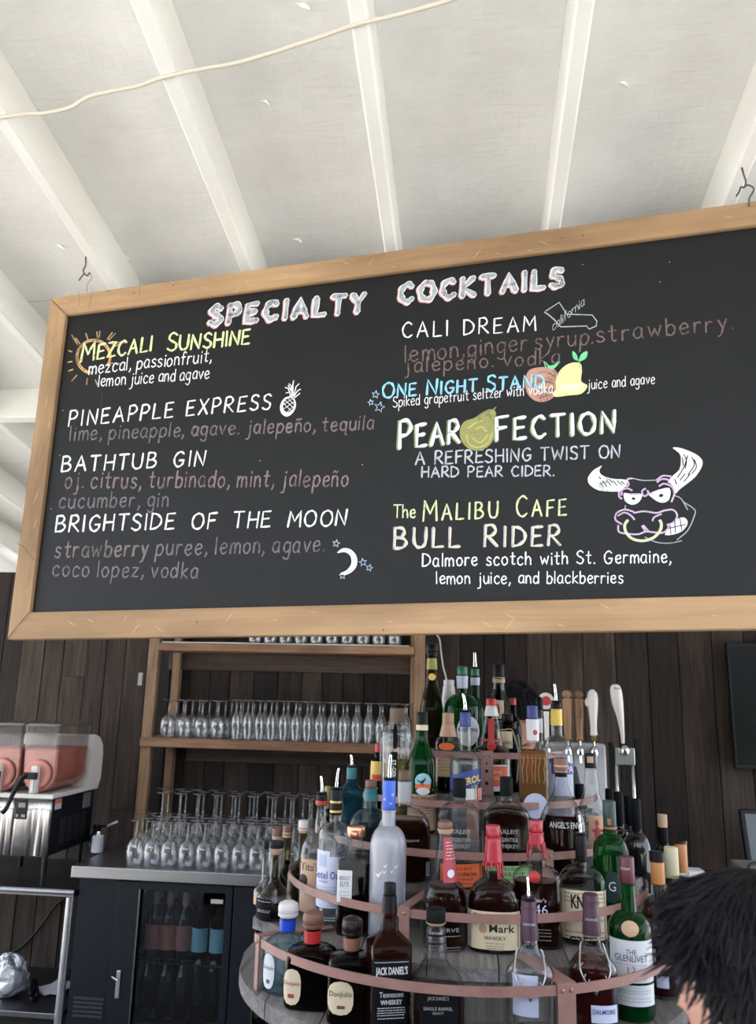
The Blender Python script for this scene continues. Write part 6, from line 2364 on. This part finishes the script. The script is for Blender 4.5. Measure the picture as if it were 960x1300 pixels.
# ================= fifth tier
b = B('liqueur_bottle', 'small square-shouldered bottle of dark dram with waxed cork and tan labels', 569, ('t', 5, .004), 33, 944, 934, 921, 905, 15, 15, glass='clear', cap='kraft', sh='round', liq='dark', yl=985, k=.8, n=3)
l_ = b.band('tan', 920, 935, .0012, 'neck_label')
b.lines(563, 575, [924, 927, 930], 'ink', l_, eps=.0028, h=.5)
b.patch('orange', 557, 577, 942, 952, 'oval', 'orange_disc')
l_ = b.patch('tan', 554, 576, 960, 985)
b.lines(556, 574, [965, 969, 973, 977], 'ink', l_, h=.6)
b = B('liqueur_bottle', 'cone-shaped orange liqueur bottle with red cap, ribbon and seal', 624.5, ('t', 5, .004), 50, 962, 946, 897, 887, 30, 13.5, ntop=14, glass='clear', cap='redband', sh='round', liq='bourbon', yl=938, k=.9)
b.band('white', 896, 909, .0012, 'neck_label')
b.patch('redband', 620, 628, 912, 948, name='ribbon', eps=.0015)
b.band('redband', 938, 941, .0012, 'ribbon_band')
b.patch('redband', 618, 630, 940, 952, 'oval', 'wax_seal', eps=.003)
l_ = b.patch('white', 608, 646, 969, 1002)
b.patch('orange', 610, 644, 971, 996, parent=l_, name='print_panel', eps=.0012)
b.text('Grand', 627, 980, 18, 5, 'white', l_, eps=.0017)
b.text('Marnier', 628, 988, 28, 6, 'white', l_, eps=.0017)
b = B('liqueur_bottle', 'dark monk-shaped bottle with tan label and a rope round its waist', 645, ('t', 5, .08), 36, 955, 925, 916, 906, 24, 15, glass='brownglass', liq='dark', yl=950, cap='capblack', sh='round')
l_ = b.patch('cream', 632, 651, 928, 949)
b.text('Frangelico', 641, 946, 26, 7, 'ink', l_)
g = G().tube(smooth_path([b.surf((x - b.cx) * b.m, b.Z(y), .003) for x, y in ((631, 927), (640, 926), (648, 925), (651, 927), (655, 940), (658, 955), (657, 975), (655, 990))], 4), .0016, 8)
g.build('rope', P_['rope'], b.root, True)
b = B('liqueur_bottle', 'dark bottle with small bright red cap in front of the bartender', 652, (2.62, TZ_[5] + .001), 20, 925, 905, 895, 886, 7, 8, glass='brownglass', cap='redband', sh='s', liq='dark', yl=920)
b = B('spirit_bottle', 'slim bottle with round dark stopper and white hanging label behind the square amber one', 686, (2.50, TZ_[5] + .001), 22, 958, 940, 902, 884, 8, 11, glass='clear', cap='capblack', capshape='ball', sh='s', liq='water', yl=950)
b.patch('white', 681.5, 690, 912, 930, eps=.004, name='hanging_label')

# ================= top
b = B('liqueur_bottle', 'very tall slim dark bottle with black ball stopper beside the shelf post', 548, (2.59, TZ_[6] + .0008), 30, 905, 850, 832, 816, 14, 17, ntop=12, glass='olive', cap='capblack', capshape='mush', sh='pear', liq='dark', yl=862)
b.band('olivecap', 836, 850, .0006, 'neck_label')
b.patch('yellow', 543.5, 553, 855, 864, 'oval', 'medallion', eps=.002, nu=6, nv=6)
b = B('liqueur_bottle', 'bottle in a white paper sleeve behind the large green vermouth bottle', 570, (2.66, TZ_[6] + .0008), 22, 905, 890, 871, 863, 15, 14, ntop=13, glass='frost', cap='capwhite', sh='s')
b.band('capwhite', 871, 899, .0012, 'neck_sleeve')
b = B('vermouth_bottle', 'large green vermouth bottle with green screw cap and oval white label', 587, (2.575, TZ_[6] + .0008), 46, 903, 880, 857, 846, 13, 14, glass='green', cap='capgreen', sh='round')
b.band('lav', 858, 874, .0010, 'neck_label')
l_ = b.patch('white', 580, 608.5, 908, 946, 'oval')
b.text('MARTINI', 594, 928, 24, 5, 'navy', l_, bold=.02)
b = B('vermouth_bottle', 'green bottle with chrome pourer and grey neck label behind the vermouth', 603.5, (2.66, TZ_[6] + .0008), 24, 905, 878, 858, 849, 11, 11, glass='green', cap='capgreen', sh='pear')
b.pourer(828, -.5, w=4)
b.band('lav', 860, 870, .0012, 'neck_label')
b = B('liqueur_bottle', 'dark wide-based decanter with glossy black stopper and cream crest label', 634, (2.72, TZ_[5] + .0008), 56, 925, 869, 861, 843, 15, 15.5, glass='blackg', cap='capblack', sh='s', k=.8)
b.band('cork', 860, 867, .0012, 'neck_band')
l_ = b.patch('cream', 625, 640, 889, 912)
b.patch('redlab', 627, 635, 893, 908, 'oval', parent=l_, name='crest_print', eps=.0012)

# ================= bottles in the cooler
def cooler_bottle(kind, lab, px, py_base, D, w, h, cap, labmat, glass, foil, grp):
    z0 = (shz if py_base < 1230 else .17) + .0008
    X = at(px, py_base, D).x
    r = w / 2
    root = thing(kind, lab, 'bottle', (X, D, z0), 0, grp)
    R = [(0, r * .9), (.004, r), (h * .52, r), (h * .58, r * .93), (h * .66, r * .6), (h * .74, r * .38), (h * .8, r * .33), (h * .985, r * .32), (h, r * .28)]
    G().loft(R, 22).build('glass_body', GL_[glass], root, angle=55)
    if foil:
        G().loft([(h * (1 - foil), r * .40), (h * (1 - foil) + .002, r * .42), (h * .97, r * .38), (h * 1.003, r * .36)], 18).build('foil_cap', P_[cap], root, angle=40)
    if labmat:
        g = G()
        V, F = [], []
        for j, z in enumerate((h * .12, h * .46)):
            for i in range(13):
                a = math.radians(-75 + 150 * i / 12)
                V.append(((r + .0008) * math.sin(a), -(r + .0008) * math.cos(a), z))
        F = [(i, i + 1, i + 14, i + 13) for i in range(12)]
        mk('label', V, F, P_[labmat], root)
    return root


c1 = cooler_bottle('champagne_bottle', 'dark champagne bottle with rose-gold foil, leftmost in the cooler', 194, 1212, 4.11, .088, .315, 'tan', 'pink', 'wine', .27, 'bottles in the cooler')
for px, o_ in ((212, 'second from left'), (232, 'third from left')):
    r_ = dup(c1, (at(px, 1212, 4.11).x, 4.11, c1.location.z), 0, f'dark champagne bottle with rose-gold foil, {o_} in the cooler')
c2 = cooler_bottle('rose_wine_bottle', 'rose wine bottle with pale blue label, fourth from left in the cooler', 253, 1212, 4.11, .080, .30, 'olivecap', 'sky', 'sepia', 0, 'bottles in the cooler')
for px, o_ in ((276, 'right end of the first cooler door'), (304, 'left end of the second cooler door'), (322, 'second cooler door')):
    dup(c2, (at(px, 1212, 4.11).x, 4.11, c2.location.z), 0, f'rose wine bottle with pale blue label, {o_}')
for c_, pxs in ((c1, (199, 217, 237)), (c2, (258, 281))):
    for i, px in enumerate(pxs):
        dup(c_, (at(px, 1205, 4.22).x, 4.22, c_.location.z), 0, ('champagne bottle' if c_ is c1 else 'rose wine bottle') + f' in the second row of the cooler shelf, {ORD[i]} from the left')
c3 = cooler_bottle('wine_bottle', 'black wine bottle on the cooler floor, first from left', 182, 1290, 4.10, .078, .31, 'matblack', None, 'wine', .2, 'wine bottles on the cooler floor')
for i, px in enumerate((206, 228)):
    dup(c3, (at(px, 1290, 4.10).x, 4.10, c3.location.z), 0, f'black wine bottle on the cooler floor, {ORD[i + 1]} from left')
c4 = cooler_bottle('white_wine_bottle', 'wine bottle with yellow capsule on the cooler floor, left one', 250, 1290, 4.10, .078, .40, 'olivecap', None, 'wine', .24, 'wine bottles on the cooler floor')
dup(c4, (at(270, 1290, 4.10).x, 4.10, c4.location.z), 0, 'wine bottle with yellow capsule on the cooler floor, right one')
dup(c4, (at(258, 1280, 4.2).x, 4.2, c4.location.z), 0, 'wine bottle with yellow capsule in the rear row, left one')
dup(c4, (at(277, 1280, 4.2).x, 4.2, c4.location.z), 0, 'wine bottle with yellow capsule in the rear row, right one')
for i, px in enumerate((188, 210, 233)):
    dup(c3, (at(px, 1280, 4.2).x, 4.2, c3.location.z), 0, f'black wine bottle in the rear row on the cooler floor, {ORD[i]} from left')
c5 = cooler_bottle('white_wine_bottle', 'pale green wine bottle low behind the second cooler door, left one', 308, 1290, 4.10, .080, .30, 'olivecap', 'green', 'olive', .2, 'wine bottles on the cooler floor')
dup(c5, (at(328, 1290, 4.10).x, 4.10, c5.location.z), 0, 'pale green wine bottle low behind the second cooler door, right one')

# lettering on the tap handles
hpz = hp[4]
flat_text('STELLA', .030, .009, P_['redband'], 'lettering', tw2, Matrix.Translation((hp[4].x + .001, hp[4].y - .0282, hp[4].z + .01)), .03)
flat_text('CANNON', .050, .009, P_['ink'], 'lettering', tw, Matrix.Translation((lx(737) + .001, -.0672, lz(905))) @ Matrix.Rotation(math.radians(90), 4, 'Y'), .02)
# ---------------------------------------------------------------- people
M_skin = pmat('skin', (0.50, 0.26, 0.19), 0.5, noise_amt=0.08, scale=15)
M_hair = pmat('dark_hair', (0.006, 0.005, 0.0065), 0.5, spec=0.22)
M_shirt = pmat('dark_cotton', (0.03, 0.032, 0.04), 0.9, bump=.2, scale=200)
M_jeans = pmat('blue_denim', (0.05, 0.07, 0.12), 0.9, bump=.2, scale=200)
M_shoe = pmat('black_shoe', (0.02, 0.02, 0.02), 0.5)
M_eye = pmat('eye_white', (0.75, 0.73, 0.70), 0.2)
M_iris = pmat('iris_brown', (0.05, 0.025, 0.015), 0.2)


def bake(V, F, name, mat, parent, voxel=.006, smooth_it=3):
    o = mk('tmp', V, F, mat)
    m = o.modifiers.new('r', 'REMESH')
    m.mode = 'VOXEL'
    m.voxel_size = voxel
    s = o.modifiers.new('s', 'SMOOTH')
    s.iterations = smooth_it
    s.factor = .5
    dg = bpy.context.evaluated_depsgraph_get()
    dg.update()
    me = bpy.data.meshes.new_from_object(o.evaluated_get(dg))
    me.name = name
    bpy.data.objects.remove(o)
    me.shade_smooth()
    if not me.materials:
        me.materials.append(mat)
    r = bpy.data.objects.new(name, me)
    COL.objects.link(r)
    r.parent = parent
    return r


def head_r(d):
    """radius of the head along a unit direction, local front is -Y"""
    x, y, z = d
    rx, ry, rz = .076, .094, .112
    r = 1 / math.sqrt((x / rx) ** 2 + (y / ry) ** 2 + (z / rz) ** 2)
    if z < 0:                                     # jaw narrows, chin forward
        r *= 1 - .10 * (abs(z) ** 2) * (1 if y < 0 else 1.6)
        r *= 1 - .16 * abs(x) * abs(z) * 1.4
    if y < -.3:
        g = lambda cx, cz, s, a: a * math.exp(-(((x - cx) ** 2 + (z - cz) ** 2) / s ** 2))
        r += g(0, -.10, .09, .014) + g(0, -.20, .10, .022) + g(0, .02, .07, .006)      # nose
        r -= g(.33, .06, .15, .012) + g(-.33, .06, .15, .012)                          # sockets
        r += g(.32, .26, .20, .004) + g(-.32, .26, .20, .004)                          # brows
        r += g(0, -.50, .13, .007) + g(0, -.62, .12, .006) - g(0, -.56, .05, .004)     # lips
        r += g(0, -.85, .22, .008)                                                     # chin
    return r


def person(label, loc, rz, sc=1.0, head_tilt=0.0, hair_n=500, hair_len=1.0, seed=1, shirt=None, fringe=.5):
    q = random.Random(seed)
    p = thing('person', label, 'person', loc, rz)
    p.scale = (sc, sc, sc)
    g = G()
    HC = Vector((0, -.02, 1.60))
    # head
    nu, nv = 48, 32
    V, F = [], []
    for j in range(nv + 1):
        b = math.pi * j / nv
        for i in range(nu):
            a = 2 * math.pi * i / nu
            d = (math.sin(b) * math.cos(a), math.sin(b) * math.sin(a), math.cos(b))
            V.append(HC + Vector(d) * head_r(d))
    for j in range(nv):
        for i in range(nu):
            i2 = (i + 1) % nu
            F.append((j * nu + i, (j + 1) * nu + i, (j + 1) * nu + i2, j * nu + i2))
    g.add(V, F)
    for s in (-1, 1):                             # ears
        E = []
        for z, r in ((-.030, .004), (-.024, .010), (-.008, .014), (.010, .018), (.024, .016), (.031, .006)):
            E.append((z, r, .9, 2.0))
        g.loft(E, 14, mat=Matrix.Translation(HC + Vector((s * .079, .012, -.010))) @ Matrix.Rotation(s * .25, 4, 'Z') @ Matrix.Rotation(-.15, 4, 'X') @ Matrix.Scale(.45, 4, (1, 0, 0)))
    g.tube([HC + Vector((0, .02, -.04)), (0, .03, 1.50), (0, .035, 1.42), (0, .03, 1.36)], [.058, .054, .056, .075], 18)
    # torso
    T = [(.86, .150, .62), (.92, .165, .62), (1.0, .150, .62), (1.08, .142, .62), (1.2, .160, .62), (1.3, .175, .58), (1.37, .165, .52), (1.42, .110, .6), (1.45, .06, 1)]
    g.loft([(z, r, k, 2.3) for z, r, k in T], 30)
    for s in (-1, 1):
        g.tube([(s * .15, .01, 1.385), (s * .195, .02, 1.36), (s * .225, .03, 1.22), (s * .24, .03, 1.09), (s * .235, -.01, .98), (s * .225, -.05, .86)], [.055, .056, .046, .038, .034, .026], 14)
        # hand: palm, four fingers, thumb
        g.tube([(s * .225, -.05, .865), (s * .222, -.058, .83), (s * .220, -.066, .785)], [.026, .038, .034], 14)
        for k, (oy, ln) in enumerate(((-.030, .070), (-.010, .080), (.010, .075), (.028, .058))):
            x0, y0, z0 = s * .220, -.066 + oy, .790
            g.tube([(x0, y0, z0), (x0 - s * .004, y0 - .002, z0 - ln * .4), (x0 - s * .012, y0 - .004, z0 - ln * .75), (x0 - s * .022, y0 - .006, z0 - ln)], [.0095, .009, .008, .0065], 8)
        g.tube([(s * .215, -.085, .83), (s * .205, -.105, .805), (s * .200, -.112, .775)], [.013, .011, .008], 8)
        g.tube([(s * .085, .01, .92), (s * .098, .0, .70), (s * .10, .0, .50), (s * .10, .012, .38), (s * .10, .02, .25), (s * .10, .02, .08)], [.090, .078, .056, .054, .045, .036], 16)
        g.tube([(s * .10, .04, .045), (s * .10, .0, .05), (s * .105, -.08, .035), (s * .11, -.15, .026)], [.036, .040, .036, .022], 12)
    bake(g.V, g.F, 'body', M_skin, p)
    # clothing over it
    c = G()
    c.loft([(z, r + .012, k + .02, 2.3) for z, r, k in T[:-2]] + [(1.415, .125, .62, 2.2), (1.432, .085, .8, 2.0)], 30)
    for s in (-1, 1):
        c.tube([(s * .13, .01, 1.385), (s * .195, .02, 1.36), (s * .225, .03, 1.22), (s * .238, .03, 1.12)], [.066, .068, .060, .056], 14)
    bake(c.V, c.F, 'shirt', shirt or M_shirt, p, .008, 4)
    c = G().loft([(.80, .150, .64, 2.3), (.86, .168, .64, 2.3), (.93, .182, .62, 2.3), (.99, .168, .62, 2.3)], 24)
    for s in (-1, 1):
        c.tube([(s * .085, .01, .90), (s * .098, .0, .70), (s * .10, .0, .50), (s * .10, .012, .38), (s * .10, .02, .25), (s * .10, .02, .07)], [.100, .090, .070, .066, .060, .056], 16)
    bake(c.V, c.F, 'trousers', M_jeans, p, .009, 3)
    for s in (-1, 1):
        G().loft([(0, .052, 2.5, 2.4), (.02, .055, 2.5, 2.4), (.045, .050, 2.3, 2.2), (.075, .042, 1.6, 2.0), (.09, .040, 1.2, 2.0)], 20, mat=Matrix.Translation((s * .105, -.045, .001))).build('shoe', M_shoe, p, True)
    # eyes
    for s in (-1, 1):
        d = Vector((s * .33, -.92, .06)).normalized()
        P = HC + d * (head_r(d) - .006)
        e_ = G()
        Vv = []
        e_.loft([(-.011, .002), (-.009, .007), (0, .0115), (.009, .007), (.011, .002)], 16, mat=Matrix.Translation(P))
        eo = e_.build('eye', M_eye, p, True)
        G().loft([(0, .0052), (.0008, .004)], 12, mat=Matrix.Translation(P + Vector((0, -.0112, 0))) @ Matrix.Rotation(math.radians(90), 4, 'X')).build('iris', M_iris, eo)
    # hair shell
    def hairline(a):
        """lowest polar angle (from the crown) the hair reaches; a = angle about z, -90 deg is the face"""
        f = -math.sin(a)                          # 1 at the face, -1 at the nape
        return 1.22 - .22 * max(0, f) + .62 * max(0, -f) ** .8 + (.32 if abs(math.cos(a)) > .93 else .12 * abs(math.cos(a)))
    V, F = [], []
    nu, nv = 64, 14
    for j in range(nv + 1):
        for i in range(nu):
            a = 2 * math.pi * i / nu
            b = hairline(a) * j / nv + .001
            d = Vector((math.sin(b) * math.cos(a), math.sin(b) * math.sin(a), math.cos(b)))
            th = .016 * (1 - (j / nv) ** 3) + .004
            n_ = noise.noise(Vector(d) * 4 + Vector((seed, 0, 0)))
            V.append(HC + d * (head_r(d) + th * (1 + .5 * n_)))
    m = len(V)
    for j in range(nv + 1):
        for i in range(nu):
            a = 2 * math.pi * i / nu
            b = hairline(a) * j / nv + .001
            d = Vector((math.sin(b) * math.cos(a), math.sin(b) * math.sin(a), math.cos(b)))
            V.append(HC + d * (head_r(d) - .004))
    for j in range(nv):
        for i in range(nu):
            i2 = (i + 1) % nu
            F.append((j * nu + i, (j + 1) * nu + i, (j + 1) * nu + i2, j * nu + i2))
            F.append((m + j * nu + i, m + j * nu + i2, m + (j + 1) * nu + i2, m + (j + 1) * nu + i))
    for i in range(nu):
        i2 = (i + 1) % nu
        F.append((nv * nu + i, m + nv * nu + i, m + nv * nu + i2, nv * nu + i2))
    h = mk('hair', V, F, M_hair, p, True)
    sg = G()
    for k in range(hair_n):
        a0 = q.uniform(0, 2 * math.pi)
        b0 = q.uniform(.0, .9)
        bl = hairline(a0) * q.uniform(.85, 1.10) * hair_len
        f = -math.sin(a0)
        pts = []
        tw = q.uniform(-.5, .5)
        lift = q.uniform(.012, .024)
        steps = 7
        for i in range(steps + 1):
            t = i / steps
            b = b0 + (bl - b0) * t
            a = a0 + tw * t
            d = Vector((math.sin(b) * math.cos(a), math.sin(b) * math.sin(a), math.cos(b)))
            out = lift + (.030 * fringe * t * t if f > .2 else .006 * t * t) + .004 * math.sin(6 * t + k)
            pts.append(HC + d * (head_r(d) + out))
        w = q.uniform(.0007, .0016)
        sg.tube(pts, [w * .5] + [w] * (steps - 1) + [w * .25], 4, caps=False)
    o = sg.build('hair_strands', M_hair, h, True)
    o['kind'] = 'stuff'
    return p


# guest at the lower right, close to the viewer, facing the display and turned a little left
D_ = .84
hc = at(985, 1292, D_)
rzA = math.radians(222)
scA = hc.z / 1.60
off = Matrix.Rotation(rzA, 3, 'Z') @ Vector((0, -.02 * scA, 0))
person('person with short dark tousled hair seen from behind at the lower right corner', (hc.x - off.x, hc.y - off.y, 0.001), rzA, scA, hair_n=3200, seed=4, fringe=.9, hair_len=.84)
# bartender behind the display
D_ = 3.45
hc = at(654, 905, D_)
rzB = math.radians(-150)
scB = hc.z / 1.60
off = Matrix.Rotation(rzB, 3, 'Z') @ Vector((0, -.02 * scB, 0))
person('person with black hair standing behind the bottle display, mostly hidden by bottles', (hc.x - off.x, hc.y - off.y, 0.001), rzB, scB, hair_n=350, seed=9, fringe=.6)
